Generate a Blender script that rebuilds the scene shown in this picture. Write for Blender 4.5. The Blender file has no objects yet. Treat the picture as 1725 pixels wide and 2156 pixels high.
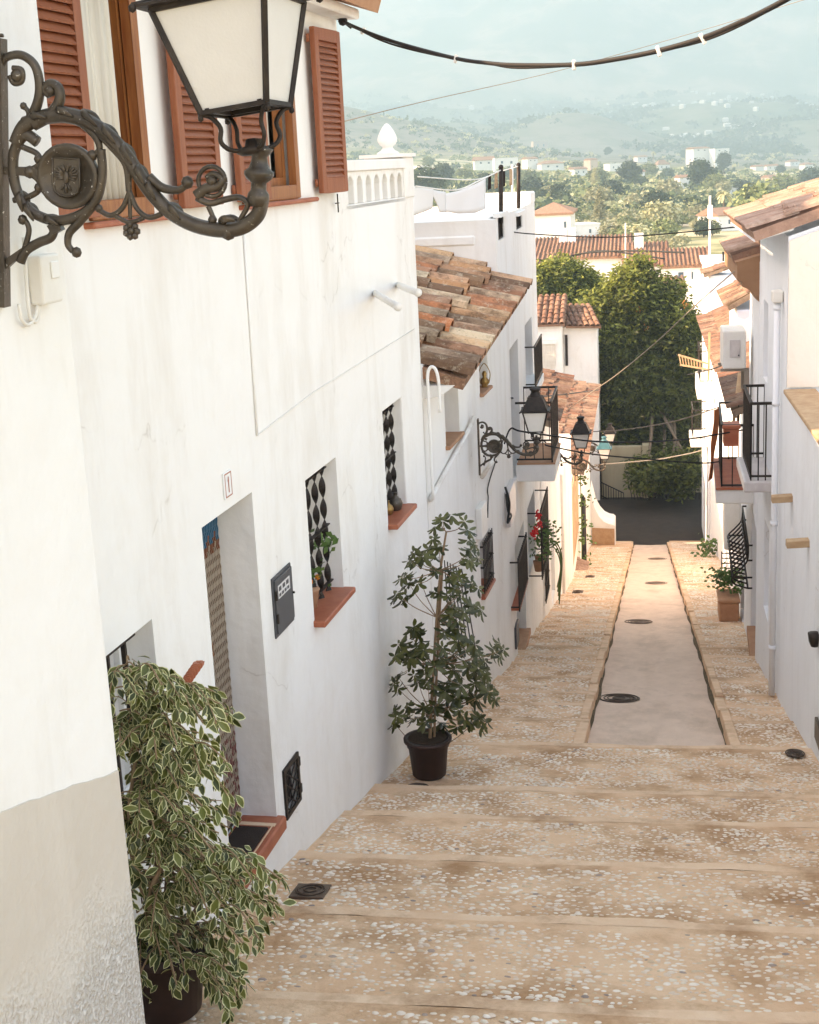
import bpy, bmesh, math, random
import numpy as np
from mathutils import Vector, Matrix
sc = bpy.context.scene
col = sc.collection
random.seed(7); rng = np.random.default_rng(7)

# ------------------------------------------------------------------ camera
# measured from the photograph: focal length, pitch, roll (vanishing points), street axis = +Y, up = +Z, eye at the origin
F = 2949.0; CX, CY = 862.5, 1078.0; WPX, HPX = 1725.0, 2156.0
_d = Vector((1452 - CX, 12998 - CY, F)).normalized()
_px = 1346 - CX
_s = Vector((_px, -(_d.x * _px + _d.z * F) / _d.y, F)).normalized()
_u = -_d
_r = _s.cross(_u)
def ray(x, y):
    q = Vector((x - CX, y - CY, F)); return Vector((_r.dot(q), _s.dot(q), _u.dot(q)))
cam = bpy.data.cameras.new('camera'); camo = bpy.data.objects.new('camera', cam); col.objects.link(camo)
cam.sensor_fit = 'VERTICAL'; cam.sensor_height = 36.0; cam.lens = 36.0 * F / HPX
cam.clip_start = 0.05; cam.clip_end = 30000
cr = Vector((_r.x, _s.x, _u.x)); cd = Vector((_r.y, _s.y, _u.y)); cf = Vector((_r.z, _s.z, _u.z))
camo.matrix_world = Matrix(((cr.x, -cd.x, -cf.x, 0), (cr.y, -cd.y, -cf.y, 0), (cr.z, -cd.z, -cf.z, 0), (0, 0, 0, 1)))
sc.camera = camo
# ------------------------------------------------------------------ light
SUN_EL, SUN_AZ = math.radians(35), math.radians(-100)      # azimuth from +Y, negative = left of the street
w = bpy.data.worlds.new('World'); sc.world = w; w.use_nodes = True
nt = w.node_tree; nt.nodes.clear()
sky = nt.nodes.new('ShaderNodeTexSky'); sky.sky_type = 'NISHITA'; sky.sun_disc = False
sky.sun_elevation = SUN_EL; sky.sun_rotation = SUN_AZ
sky.air_density = 1.0; sky.dust_density = 1.2; sky.ozone_density = 1.0; sky.altitude = 100
bg = nt.nodes.new('ShaderNodeBackground'); bg.inputs[1].default_value = 0.15
wo = nt.nodes.new('ShaderNodeOutputWorld')
nt.links.new(sky.outputs[0], bg.inputs[0]); nt.links.new(bg.outputs[0], wo.inputs[0])
sl = bpy.data.lights.new('sun', 'SUN'); sl.energy = 2.5; sl.angle = math.radians(0.55); sl.color = (1.0, 0.90, 0.78)
so = bpy.data.objects.new('sun', sl); col.objects.link(so)
sdir = Vector((math.sin(SUN_AZ) * math.cos(SUN_EL), math.cos(SUN_AZ) * math.cos(SUN_EL), math.sin(SUN_EL)))
so.rotation_euler = (-sdir).to_track_quat('-Z', 'Y').to_euler(); so.location = sdir * 60
vs = sc.view_settings
vs.view_transform = 'Standard'; vs.look = 'None'; vs.gamma = 1.0; vs.use_curve_mapping = False
vs.exposure = 2.52
vs.use_white_balance = True; vs.white_balance_temperature = 10000; vs.white_balance_tint = 22
cy = sc.cycles
cy.use_denoising = True; cy.max_bounces = 9; cy.diffuse_bounces = 6; cy.glossy_bounces = 3; cy.transmission_bounces = 4
cy.transparent_max_bounces = 8; cy.volume_bounces = 1; cy.caustics_reflective = False; cy.caustics_refractive = False
cy.sample_clamp_indirect = 8.0

# ------------------------------------------------------------------ helpers
ORG = {}
def new_obj(name, mesh, parent=None, loc=None):
    o = bpy.data.objects.new(name, mesh); col.objects.link(o)
    if parent is not None: o.parent = parent; ORG[o.name] = ORG[parent.name]
    else: ORG[o.name] = Vector((0, 0, 0))
    if loc is not None: o.location = loc
    return o
def tag(o, label, cat, group=None, kind=None):
    if label: o['label'] = label
    if cat: o['category'] = cat
    if group: o['group'] = group
    if kind: o['kind'] = kind
    return o
def thing(name, label, cat, loc=(0, 0, 0), rz=0.0, group=None):
    o = bpy.data.objects.new(name, None); col.objects.link(o); o.empty_display_size = 0.1
    o.location = loc; o.rotation_euler = (0, 0, rz); ORG[o.name] = Vector(loc)
    return tag(o, label, cat, group)
def struct(o): o['kind'] = 'structure'; return o

class MB:
    """collects geometry for ONE mesh object"""
    def __init__(s): s.v = []; s.f = []; s.sm = []; s.uv = {}
    def add(s, vs_, fs, smooth=False):
        n = len(s.v); s.v.extend([tuple(v) for v in vs_])
        for f in fs: s.f.append(tuple(i + n for i in f)); s.sm.append(smooth)
        return n
    def quad(s, a, b, c, d): s.add((a, b, c, d), ((0, 1, 2, 3),))
    def poly(s, pts): s.add(pts, (tuple(range(len(pts))),))
    def hexa(s, p):      # 8 corners: bottom 0-3, top 4-7
        s.add(p, ((0, 3, 2, 1), (4, 5, 6, 7), (0, 1, 5, 4), (1, 2, 6, 5), (2, 3, 7, 6), (3, 0, 4, 7)))
    def box(s, x0, x1, y0, y1, z0, z1):
        s.hexa(((x0, y0, z0), (x1, y0, z0), (x1, y1, z0), (x0, y1, z0), (x0, y0, z1), (x1, y0, z1), (x1, y1, z1), (x0, y1, z1)))
    def obox(s, c, ax, ay, az):   # centre and three half axes
        c, ax, ay, az = Vector(c), Vector(ax), Vector(ay), Vector(az)
        s.hexa([c - ax - ay - az, c + ax - ay - az, c + ax + ay - az, c - ax + ay - az, c - ax - ay + az, c + ax - ay + az, c + ax + ay + az, c - ax + ay + az])
    def bar(s, a, b, wx, wy=None, up=(0, 0, 1)):
        a, b = Vector(a), Vector(b); t = (b - a); L = t.length
        if L < 1e-6: return
        t /= L; up = Vector(up)
        if abs(t.dot(up)) > 0.95: up = Vector((1, 0, 0)) if abs(t.x) < 0.9 else Vector((0, 1, 0))
        x = t.cross(up).normalized(); y = x.cross(t)
        s.obox((a + b) / 2, x * wx / 2, y * (wy or wx) / 2, t * L / 2)
    def prism(s, pts, ext):
        n = len(pts); e = Vector(ext); p = [Vector(q) for q in pts]
        s.add(p + [q + e for q in p], [tuple(range(n))[::-1], tuple(range(n, 2 * n))] + [(i, (i + 1) % n, n + (i + 1) % n, n + i) for i in range(n)])
    def tube(s, pts, rad, n=8, cap=True, up=(0, 0, 1), flat=1.0):
        p = [Vector(q) for q in pts]; m = len(p)
        rs = rad if hasattr(rad, '__len__') else [rad] * m
        vs_ = []; prev = None
        for i in range(m):
            t = (p[min(i + 1, m - 1)] - p[max(i - 1, 0)])
            t = t.normalized() if t.length > 1e-9 else Vector((0, 0, 1))
            if prev is None:
                u = Vector(up)
                if abs(t.dot(u)) > 0.95: u = Vector((1, 0, 0))
                x = t.cross(u).normalized()
            else:
                x = prev - t * prev.dot(t); x = x.normalized() if x.length > 1e-6 else t.cross(Vector(up)).normalized()
            prev = x; y = t.cross(x)
            for k in range(n):
                a = 2 * math.pi * k / n
                vs_.append(p[i] + (x * math.cos(a) + y * math.sin(a) * flat) * rs[i])
        fs = [(i * n + k, i * n + (k + 1) % n, (i + 1) * n + (k + 1) % n, (i + 1) * n + k) for i in range(m - 1) for k in range(n)]
        if cap: fs += [tuple(range(n))[::-1], tuple(range((m - 1) * n, m * n))]
        s.add(vs_, fs, True)
    def lathe(s, prof, n=16, c=(0, 0, 0), ax=(0, 0, 1), cap=True):
        c = Vector(c); az = Vector(ax).normalized(); x = az.orthogonal().normalized(); y = az.cross(x)
        vs_ = [c + az * z + (x * math.cos(2 * math.pi * k / n) + y * math.sin(2 * math.pi * k / n)) * r for r, z in prof for k in range(n)]
        m = len(prof)
        fs = [(i * n + k, i * n + (k + 1) % n, (i + 1) * n + (k + 1) % n, (i + 1) * n + k) for i in range(m - 1) for k in range(n)]
        if cap: fs += [tuple(range(n))[::-1], tuple(range((m - 1) * n, m * n))]
        s.add(vs_, fs, True)
    def ball(s, c, r, n=10, sq=(1, 1, 1)):
        c = Vector(c); vs_ = []; m = n // 2 + 1
        for i in range(m):
            th = math.pi * i / (m - 1)
            for k in range(n):
                a = 2 * math.pi * k / n
                vs_.append(c + Vector((math.sin(th) * math.cos(a) * r * sq[0], math.sin(th) * math.sin(a) * r * sq[1], math.cos(th) * r * sq[2])))
        s.add(vs_, [(i * n + k, i * n + (k + 1) % n, (i + 1) * n + (k + 1) % n, (i + 1) * n + k) for i in range(m - 1) for k in range(n)], True)
    def build(s, name, mat, parent=None, bevel=0.0, merge=False, loc=None, seg=1):
        me = bpy.data.meshes.new(name)
        off = ORG[parent.name] if (parent is not None and loc is None) else Vector((0, 0, 0))
        me.from_pydata([(v[0] - off.x, v[1] - off.y, v[2] - off.z) for v in s.v], [], s.f)
        me.polygons.foreach_set('use_smooth', s.sm)
        if merge or bevel:
            bm = bmesh.new(); bm.from_mesh(me); bmesh.ops.remove_doubles(bm, verts=bm.verts, dist=1e-4)
            bmesh.ops.recalc_face_normals(bm, faces=bm.faces); bm.to_mesh(me); bm.free()
        for m in (mat if isinstance(mat, (list, tuple)) else [mat]): me.materials.append(m)
        me.update()
        o = new_obj(name, me, parent, loc)
        if bevel:
            b = o.modifiers.new('bevel', 'BEVEL'); b.width = bevel; b.segments = seg; b.limit_method = 'ANGLE'; b.angle_limit = math.radians(50)
        return o
def spline(pts, n=6):
    p = [Vector(q) for q in pts]; out = []
    for i in range(len(p) - 1):
        a, b, c, d = p[max(i - 1, 0)], p[i], p[i + 1], p[min(i + 2, len(p) - 1)]
        for k in range(n):
            t = k / n
            out.append(0.5 * ((2 * b) + (c - a) * t + (2 * a - 5 * b + 4 * c - d) * t * t + (3 * b - a - 3 * c + d) * t ** 3))
    out.append(p[-1]); return out
def lerp(a, b, t): return a + (b - a) * t
def copy_tree(o, parent=None):
    c = o.copy(); col.objects.link(c); c.parent = parent
    ORG[c.name] = ORG.get(o.name, Vector((0, 0, 0)))
    for ch in [x for x in col.objects if x.parent == o]: copy_tree(ch, c)
    return c

# ------------------------------------------------------------------ materials
def mat(name, base, rough=0.8, var=None, vscale=4.0, bump=0.0, bscale=60.0, metal=0.0, spec=0.3, detail=6, stretch=None, var2=None, v2scale=0.6, v2lo=.52, v2hi=.68, coord='Object'):
    """Principled with noise-mixed colours and noise bump"""
    m = bpy.data.materials.new(name); m.use_nodes = True; t = m.node_tree; N = t.nodes; L = t.links
    p = N['Principled BSDF']; p.inputs['Roughness'].default_value = rough; p.inputs['Metallic'].default_value = metal
    p.inputs['Specular IOR Level'].default_value = spec
    p.inputs['Base Color'].default_value = (*base, 1)
    geo = N.new('ShaderNodeTexCoord'); src = geo.outputs[coord]
    if stretch:
        mp = N.new('ShaderNodeMapping'); mp.inputs['Scale'].default_value = stretch; L.new(src, mp.inputs[0]); src = mp.outputs[0]
    cur = None
    if var:
        n = N.new('ShaderNodeTexNoise'); n.inputs['Scale'].default_value = vscale; n.inputs['Detail'].default_value = detail; n.inputs['Roughness'].default_value = 0.65
        L.new(src, n.inputs['Vector'])
        r = N.new('ShaderNodeValToRGB'); r.color_ramp.elements[0].position = 0.35; r.color_ramp.elements[1].position = 0.68
        r.color_ramp.elements[0].color = (*base, 1); r.color_ramp.elements[1].color = (*var, 1)
        L.new(n.outputs['Fac'], r.inputs[0]); cur = r.outputs[0]
    if var2:
        n = N.new('ShaderNodeTexNoise'); n.inputs['Scale'].default_value = v2scale; n.inputs['Detail'].default_value = 8; n.inputs['Roughness'].default_value = 0.7
        L.new(src, n.inputs['Vector'])
        mr = N.new('ShaderNodeMapRange'); mr.inputs[1].default_value = v2lo; mr.inputs[2].default_value = v2hi; L.new(n.outputs['Fac'], mr.inputs[0])
        mx = N.new('ShaderNodeMix'); mx.data_type = 'RGBA'; L.new(mr.outputs[0], mx.inputs[0])
        if cur: L.new(cur, mx.inputs[6])
        else: mx.inputs[6].default_value = (*base, 1)
        mx.inputs[7].default_value = (*var2, 1); cur = mx.outputs[2]
    if cur: L.new(cur, p.inputs['Base Color'])
    if bump:
        n = N.new('ShaderNodeTexNoise'); n.inputs['Scale'].default_value = bscale; n.inputs['Detail'].default_value = 5; n.inputs['Roughness'].default_value = 0.6
        L.new(src, n.inputs['Vector'])
        b = N.new('ShaderNodeBump'); b.inputs['Strength'].default_value = 1.0; b.inputs['Distance'].default_value = bump
        L.new(n.outputs['Fac'], b.inputs['Height']); L.new(b.outputs[0], p.inputs['Normal'])
    return m
M = {}
def stucco(name, c, stain, amt=.5, bump=.004):
    m = mat(name, c, .9, bump=bump, bscale=14, spec=.15)
    t = m.node_tree; N, L = t.nodes, t.links; p = N['Principled BSDF']; tc = N['Texture Coordinate']
    mp = N.new('ShaderNodeMapping'); mp.inputs['Scale'].default_value = (1.2, 1.2, .35); L.new(tc.outputs['Object'], mp.inputs[0])
    n = N.new('ShaderNodeTexNoise'); n.inputs['Scale'].default_value = 1.6; n.inputs['Detail'].default_value = 9; n.inputs['Roughness'].default_value = .7; L.new(mp.outputs[0], n.inputs['Vector'])
    mr = N.new('ShaderNodeMapRange'); mr.inputs[1].default_value = .48; mr.inputs[2].default_value = .82; mr.inputs[4].default_value = amt; L.new(n.outputs['Fac'], mr.inputs[0])
    mx = N.new('ShaderNodeMix'); mx.data_type = 'RGBA'; mx.inputs[6].default_value = (*c, 1); mx.inputs[7].default_value = (*stain, 1)
    L.new(mr.outputs[0], mx.inputs[0]); L.new(mx.outputs[2], p.inputs['Base Color'])
    # hairline cracks and old drips in the limewash
    nd_ = N.new('ShaderNodeTexNoise'); nd_.inputs['Scale'].default_value = 3.0; nd_.inputs['Detail'].default_value = 6; L.new(tc.outputs['Object'], nd_.inputs['Vector'])
    va = N.new('ShaderNodeVectorMath'); va.operation = 'MULTIPLY_ADD'; va.inputs[1].default_value = (.55, .55, .55); L.new(nd_.outputs['Color'], va.inputs[0]); L.new(tc.outputs['Object'], va.inputs[2])
    vo = N.new('ShaderNodeTexVoronoi'); vo.feature = 'DISTANCE_TO_EDGE'; vo.inputs['Scale'].default_value = .55; L.new(va.outputs[0], vo.inputs['Vector'])
    m1 = N.new('ShaderNodeMapRange'); m1.inputs[1].default_value = .0; m1.inputs[2].default_value = .006; m1.inputs[3].default_value = 1; m1.inputs[4].default_value = 0; L.new(vo.outputs['Distance'], m1.inputs[0])
    m2 = N.new('ShaderNodeMapRange'); m2.inputs[1].default_value = .52; m2.inputs[2].default_value = .6; m2.inputs[4].default_value = .38; L.new(n.outputs['Fac'], m2.inputs[0])
    mm = N.new('ShaderNodeMath'); mm.operation = 'MULTIPLY'; L.new(m1.outputs[0], mm.inputs[0]); L.new(m2.outputs[0], mm.inputs[1])
    mx2 = N.new('ShaderNodeMix'); mx2.data_type = 'RGBA'; L.new(mm.outputs[0], mx2.inputs[0]); L.new(mx.outputs[2], mx2.inputs[6]); mx2.inputs[7].default_value = (.40, .34, .28, 1)
    mp3 = N.new('ShaderNodeMapping'); mp3.inputs['Scale'].default_value = (7, 7, .35); L.new(tc.outputs['Object'], mp3.inputs[0])
    n3 = N.new('ShaderNodeTexNoise'); n3.inputs['Scale'].default_value = 1.0; n3.inputs['Detail'].default_value = 5; L.new(mp3.outputs[0], n3.inputs['Vector'])
    m3 = N.new('ShaderNodeMapRange'); m3.inputs[1].default_value = .60; m3.inputs[2].default_value = .78; m3.inputs[4].default_value = .35 * amt; L.new(n3.outputs['Fac'], m3.inputs[0])
    mx3 = N.new('ShaderNodeMix'); mx3.data_type = 'RGBA'; L.new(m3.outputs[0], mx3.inputs[0]); L.new(mx2.outputs[2], mx3.inputs[6]); mx3.inputs[7].default_value = (*stain, 1)
    L.new(mx3.outputs[2], p.inputs['Base Color'])
    n2 = N.new('ShaderNodeTexNoise'); n2.inputs['Scale'].default_value = 2.3; n2.inputs['Detail'].default_value = 3; L.new(tc.outputs['Object'], n2.inputs['Vector'])
    b2 = N.new('ShaderNodeBump'); b2.inputs['Distance'].default_value = .03; L.new(n2.outputs['Fac'], b2.inputs['Height'])
    for nd in N:
        if nd.type == 'BUMP' and nd != b2: L.new(b2.outputs[0], nd.inputs['Normal'])
    return m
M['stucco'] = stucco('white_limewash', (.83, .81, .77), (.66, .60, .52), .75)
M['stuccoR'] = stucco('limewash_cooled_against_bounce', (.80, .82, .84), (.66, .66, .66), .5)  # white limewash tinted bluish to offset warm light bounced off the paving
M['stucco_old'] = stucco('weathered_limewash', (.80, .77, .72), (.50, .40, .30), .8, .008)
M['cream'] = stucco('cream_render', (.80, .70, .60), (.72, .60, .50), .5)
M['dado'] = stucco('grey_beige_render', (.60, .54, .465), (.74, .69, .62), .95, .011)
def rough_dado():
    m = stucco('grey_beige_render', (.585, .52, .445), (.69, .63, .555), .95, .006); t = m.node_tree; N, L = t.nodes, t.links; p = N['Principled BSDF']; tc = N['Texture Coordinate']
    src = p.inputs['Base Color'].links[0].from_socket
    def no(sc_, d): n = N.new('ShaderNodeTexNoise'); n.inputs['Scale'].default_value = sc_; n.inputs['Detail'].default_value = d; L.new(tc.outputs['Object'], n.inputs['Vector']); return n.outputs['Fac']
    def mr(s_, a, b): q = N.new('ShaderNodeMapRange'); q.inputs[1].default_value = a; q.inputs[2].default_value = b; L.new(s_, q.inputs[0]); return q.outputs[0]
    sx = N.new('ShaderNodeSeparateXYZ'); L.new(tc.outputs['Object'], sx.inputs[0])
    ad = N.new('ShaderNodeMath'); ad.operation = 'MULTIPLY_ADD'; ad.inputs[1].default_value = .55; L.new(no(2.2, 4), ad.inputs[0]); L.new(sx.outputs[2], ad.inputs[2])
    low = mr(ad.outputs[0], ROUGH_Z + .12, ROUGH_Z - .16)                       # the foot of the wall is roughcast: a different plaster
    mu = N.new('ShaderNodeMath'); mu.operation = 'MULTIPLY'; L.new(low, mu.inputs[0]); L.new(mr(no(60, 4), .36, .62), mu.inputs[1])
    mx = N.new('ShaderNodeMix'); mx.data_type = 'RGBA'; L.new(mu.outputs[0], mx.inputs[0]); L.new(src, mx.inputs[6]); mx.inputs[7].default_value = (.74, .70, .645, 1); L.new(mx.outputs[2], p.inputs['Base Color'])
    b = N.new('ShaderNodeBump'); b.inputs['Distance'].default_value = .010; L.new(mu.outputs[0], b.inputs['Height']); L.new(p.inputs['Normal'].links[0].from_socket, b.inputs['Normal']); L.new(b.outputs[0], p.inputs['Normal'])
    return m
ROUGH_Z = 1.30
M['dado'] = rough_dado()
M['iron'] = mat('wrought_iron', (.022, .016, .014), .55, (.05, .035, .025), 14, metal=.3, bump=.0006, bscale=90)
M['cast'] = mat('cast_iron_brown', (.048, .036, .025), .40, (.10, .075, .052), 9, metal=.35, bump=.002, bscale=70, var2=(.66, .63, .56), v2scale=80, v2lo=.645, v2hi=.67, spec=.55)
M['teal'] = mat('teal_painted_iron', (.03, .11, .13), .5, (.05, .16, .18), 9)
M['terra'] = mat('terracotta_glazed', (.36, .085, .04), .5, (.46, .14, .07), 6, bump=.001, bscale=40, spec=.4)
M['terrapale'] = mat('terracotta_pale', (.42, .20, .11), .75, (.50, .27, .16), 7, bump=.002, bscale=30)
M['wood'] = mat('painted_shutter_wood', (.27, .074, .031), .5, (.35, .108, .048), 5, bump=.0012, bscale=50, stretch=(6, 6, .8), spec=.35)
M['pine'] = mat('varnished_window_wood', (.25, .072, .022), .42, (.40, .15, .05), 5, bump=.001, bscale=40, stretch=(7, 7, .5), spec=.4)
M['curtain'] = mat('curtain_cloth', (.74, .70, .62), .9, (.66, .60, .50), 6, stretch=(3, 3, .3))
M['glassd'] = mat('dark_window_glass', (.02, .02, .022), .08, spec=.5)
M['milk'] = mat('frosted_lantern_glass', (.72, .69, .64), .4, (.66, .63, .58), 3, bump=.0012, bscale=120)
M['plastic'] = mat('white_pvc', (.80, .79, .75), .45, (.72, .69, .63), 4)
M['cable'] = mat('black_cable', (.016, .014, .013), .6)
M['cablew'] = mat('tan_cable', (.30, .25, .20), .7)  # tan, paler than the black cable
M['pot'] = mat('dark_plastic_pot', (.035, .017, .014), .45, (.05, .025, .02), 6)
M['soil'] = mat('soil', (.06, .035, .02), .95, bump=.01, bscale=60)
M['cover'] = mat('cast_iron_cover', (.10, .065, .048), .6, (.15, .10, .07), 12, metal=.4, bump=.002, bscale=50)
M['brick'] = mat('tan_brick', (.42, .25, .14), .85, (.52, .35, .21), 8, bump=.003, bscale=40)
M['marble'] = mat('grey_marble', (.62, .58, .56), .35, (.50, .45, .44), 5, stretch=(2, .6, 1))
M['grey'] = mat('grey_painted_metal', (.075, .075, .078), .5, (.09, .088, .088), 5)
M['paper'] = mat('sticker_paper', (.62, .60, .58), .6)
M['white'] = mat('glossy_white', (.8, .8, .78), .4)
M['bark'] = mat('bark', (.13, .085, .055), .9, (.22, .16, .11), 9, bump=.01, bscale=25, stretch=(3, 3, .6))
M['stem'] = mat('tan_stem', (.34, .22, .13), .8, (.26, .16, .09), 12)
M['stone'] = mat('exposed_masonry', (.40, .24, .13), .95, (.55, .38, .24), 5, bump=.03, bscale=9, var2=(.18, .10, .06), v2scale=3)
M['green'] = mat('green_painted_wood', (.07, .12, .07), .5)
M['cloth'] = mat('white_laundry', (.80, .79, .77), .9)
M['orange'] = mat('orange_towel', (.55, .17, .06), .95, bump=.004, bscale=60)
M['brass'] = mat('brass_oil_lamp', (.35, .20, .07), .35, metal=.7)
M['redflower'] = mat('red_petals', (.62, .02, .02), .6)
M['orangefruit'] = mat('orange_petals', (.75, .22, .02), .6)
M['blackbrown'] = mat('doormat_fibre', (.03, .018, .014), .95, bump=.004, bscale=120)
def tile_mat(name, cols, lichen, dark):
    m = bpy.data.materials.new(name); m.use_nodes = True; t = m.node_tree; N, L = t.nodes, t.links; p = N['Principled BSDF']
    p.inputs['Roughness'].default_value = .9; p.inputs['Specular IOR Level'].default_value = .15
    g = N.new('ShaderNodeNewGeometry'); r = N.new('ShaderNodeValToRGB'); L.new(g.outputs['Random Per Island'], r.inputs[0])
    r.color_ramp.elements[0].color = (*cols[0], 1); r.color_ramp.elements[1].color = (*cols[-1], 1)
    for i, c in enumerate(cols[1:-1]):
        e = r.color_ramp.elements.new((i + 1) / (len(cols) - 1)); e.color = (*c, 1)
    tc = N.new('ShaderNodeTexCoord'); cur = r.outputs[0]
    for sc_, lo, hi, c, amt in ((2.6, .45, .62, dark, .75), (11, .54, .66, lichen, .5), (38, .56, .70, dark, .8)):
        n = N.new('ShaderNodeTexNoise'); n.inputs['Scale'].default_value = sc_; n.inputs['Detail'].default_value = 8; n.inputs['Roughness'].default_value = .75
        L.new(tc.outputs['Object'], n.inputs['Vector'])
        mr = N.new('ShaderNodeMapRange'); mr.inputs[1].default_value = lo; mr.inputs[2].default_value = hi; mr.inputs[4].default_value = amt; L.new(n.outputs['Fac'], mr.inputs[0])
        mx = N.new('ShaderNodeMix'); mx.data_type = 'RGBA'; L.new(mr.outputs[0], mx.inputs[0]); L.new(cur, mx.inputs[6]); mx.inputs[7].default_value = (*c, 1); cur = mx.outputs[2]
    L.new(cur, p.inputs['Base Color'])
    b = N.new('ShaderNodeBump'); b.inputs['Distance'].default_value = .008; L.new(n.outputs['Fac'], b.inputs['Height']); L.new(b.outputs[0], p.inputs['Normal'])
    return m
M['tile'] = tile_mat('old_roof_tile_lifted_for_shade', [(.54, .25, .12), (.70, .44, .26), (.36, .15, .085), (.72, .55, .37), (.60, .20, .085), (.40, .26, .18), (.76, .60, .41), (.20, .11, .07), (.30, .17, .10)], (.70, .58, .43), (.10, .055, .035))  # tile colours brightened for the eave roof that lies in shade
M['tilesun'] = tile_mat('old_roof_tile_darkened_for_sun', [(.22, .12, .08), (.30, .19, .13), (.16, .08, .055), (.33, .24, .17), (.25, .11, .07), (.20, .13, .10)], (.34, .28, .23), (.07, .042, .032))  # darker copy of the tile for roofs in sun, holding their brightness down
M['tilepale'] = tile_mat('pale_roof_tile', [(.42, .26, .19), (.46, .31, .24), (.38, .22, .16), (.50, .36, .29)], (.46, .37, .31), (.24, .14, .10))
M['tilefar'] = tile_mat('brown_roof_tile', [(.26, .13, .085), (.32, .18, .12), (.22, .10, .065)], (.36, .26, .19), (.12, .07, .05))

def tile_roof(name, m, P0, P1, U, L_, parent=None, pitch=.22, row=.36, r=.105, step=0.0, seed=1, under=True, thick=.10, edge=True):
    """barrel tiles laid from the eave P0-P1 up the slope U for L_ metres"""
    rr = random.Random(seed); P0, P1, U = Vector(P0), Vector(P1), Vector(U).normalized()
    E = (P1 - P0); W = E.length; E.normalize(); Nn = E.cross(U)
    if Nn.z < 0: Nn = -Nn
    mb = MB(); nc = max(1, int(round(W / pitch))); nr = max(1, int(math.ceil(L_ / row)))
    if under:
        d = -Nn * thick
        mb.hexa([P0 + d, P1 + d, P1 + d + U * L_, P0 + d + U * L_, P0, P1, P1 + U * L_, P0 + U * L_])
    K = 5
    for i in range(nc):
        for j in range(nr):
            c = P0 + E * (W * (i + .5) / nc + rr.uniform(-.012, .012)) + Nn * (.012 + (step if j >= 1 else 0) + rr.uniform(0, .012))
            s0 = j * row - (.05 if j == 0 else .02) + rr.uniform(-.09, .09) * (j > 0); s1 = min((j + 1) * row + .06, L_ + .03)
            if s1 <= s0: continue
            sk = rr.uniform(-.02, .02); lift = .026
            ring = []
            for s_, rad, h in ((s0, r, lift), (s1, r * .82, 0.0)):
                cc = c + U * s_ + E * (sk * (s_ - s0)) + Nn * h
                ring.append([cc + E * (math.cos(math.pi * k / K) * rad) + Nn * (math.sin(math.pi * k / K) * rad * .8) for k in range(K + 1)])
            t_ = .016
            inner = [c + U * s0 + Nn * lift + E * (math.cos(math.pi * k / K) * (r - t_)) + Nn * (math.sin(math.pi * k / K) * (r - t_) * .8 - .004) for k in range(K + 1)]
            vs_ = ring[0] + ring[1] + inner; n = K + 1
            fs = [(k, k + 1, n + k + 1, n + k) for k in range(K)] + [(k, 2 * n + k, 2 * n + k + 1, k + 1) for k in range(K)]
            mb.add(vs_, fs, False)
    return mb.build(name, m, parent)

# ================================================================== GROUND
SL = .2235; Z0 = -2.53
def gz(Y): return Z0 - SL * Y
def rampL(Y): return lerp(-.555, -.35, (Y - 12) / 33)
def rampR(Y): return lerp(.77, .87, (Y - 12) / 33)
STEPS = [-2.6, -1.4, -.2, 1.0, 2.2, 3.4, 4.6, 5.8, 7.05, 8.2, 9.3, 10.2, 12.0]
y_ = 12.0
while y_ < 49.5: y_ += 1.05 + .25 * math.sin(y_ * 1.7); STEPS.append(y_)
RISE = .045
def tread_z(Y):
    for a, b in zip(STEPS, STEPS[1:]):
        if a <= Y <= b: return lerp(gz(a) - RISE, gz(b), (Y - a) / (b - a))
    return gz(Y)
M['mortar'] = mat('earthy_mortar', (.71, .435, .27), .95, (.81, .56, .38), 2.6, bump=.014, bscale=34, var2=(.43, .235, .125), v2scale=1.6, v2lo=.44, v2hi=.66, spec=.1)
M['nose'] = mat('cement_step_edge', (.71, .46, .30), .95, (.79, .56, .39), 5, bump=.006, bscale=30, var2=(.44, .26, .155), v2scale=1.6, v2lo=.50, v2hi=.68, spec=.1)
M['pebble'] = None
def ground_noise(x, y): return .006 * math.sin(3.1 * x + 1.7 * y) + .005 * math.sin(5.3 * y - 4.1 * x) + .003 * math.sin(11 * x + 7 * y)
def strip(mb, xa, xb, ya, yb, za, zb, nx):
    n = len(mb.v); ny = 4; vs_ = []
    for j in range(ny + 1):
        y = lerp(ya, yb, j / ny)
        for i in range(nx + 1):
            x = lerp(xa(y), xb(y), i / nx); vs_.append((x, y, lerp(za, zb, j / ny) + (ground_noise(x, y) if 0 < j < ny else 0)))
    q = nx + 1
    mb.add(vs_, [(j * q + i, j * q + i + 1, (j + 1) * q + i + 1, (j + 1) * q + i) for j in range(ny) for i in range(nx)], True)
pav, nos = MB(), MB()
def pave(xa, xb, steps, nx):
    for a, b in zip(steps, steps[1:]):
        nw = .095 if a < 12 else .08
        nw = min(nw, (b - a) * .3)
        za, zb = gz(a) - RISE, gz(b); k = (b - a - nw) / (b - a); zm = lerp(za, zb, k)
        strip(pav, xa, xb, a, b - nw, za, zm, nx)
        # the nosing: cement strip 4 mm proud, with its riser
        n = []; N_ = nx
        for i in range(N_ + 1):
            t = i / N_
            x0, x1 = lerp(xa(b - nw), xb(b - nw), t), lerp(xa(b), xb(b), t)
            wob = .018 * math.sin(x1 * 4 + b * 3) + .010 * math.sin(x1 * 11 + b)
            n += [(x0, b - nw + wob * .5, zm - .002), (x1, b + wob, zb + .006), (x1, b + wob + .012, zb - RISE - .03)]
        vs_ = n; fs = []
        for i in range(N_):
            o = i * 3
            fs += [(o, o + 3, o + 4, o + 1), (o + 1, o + 4, o + 5, o + 2)]
        nos.add(vs_, fs, False)
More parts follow.
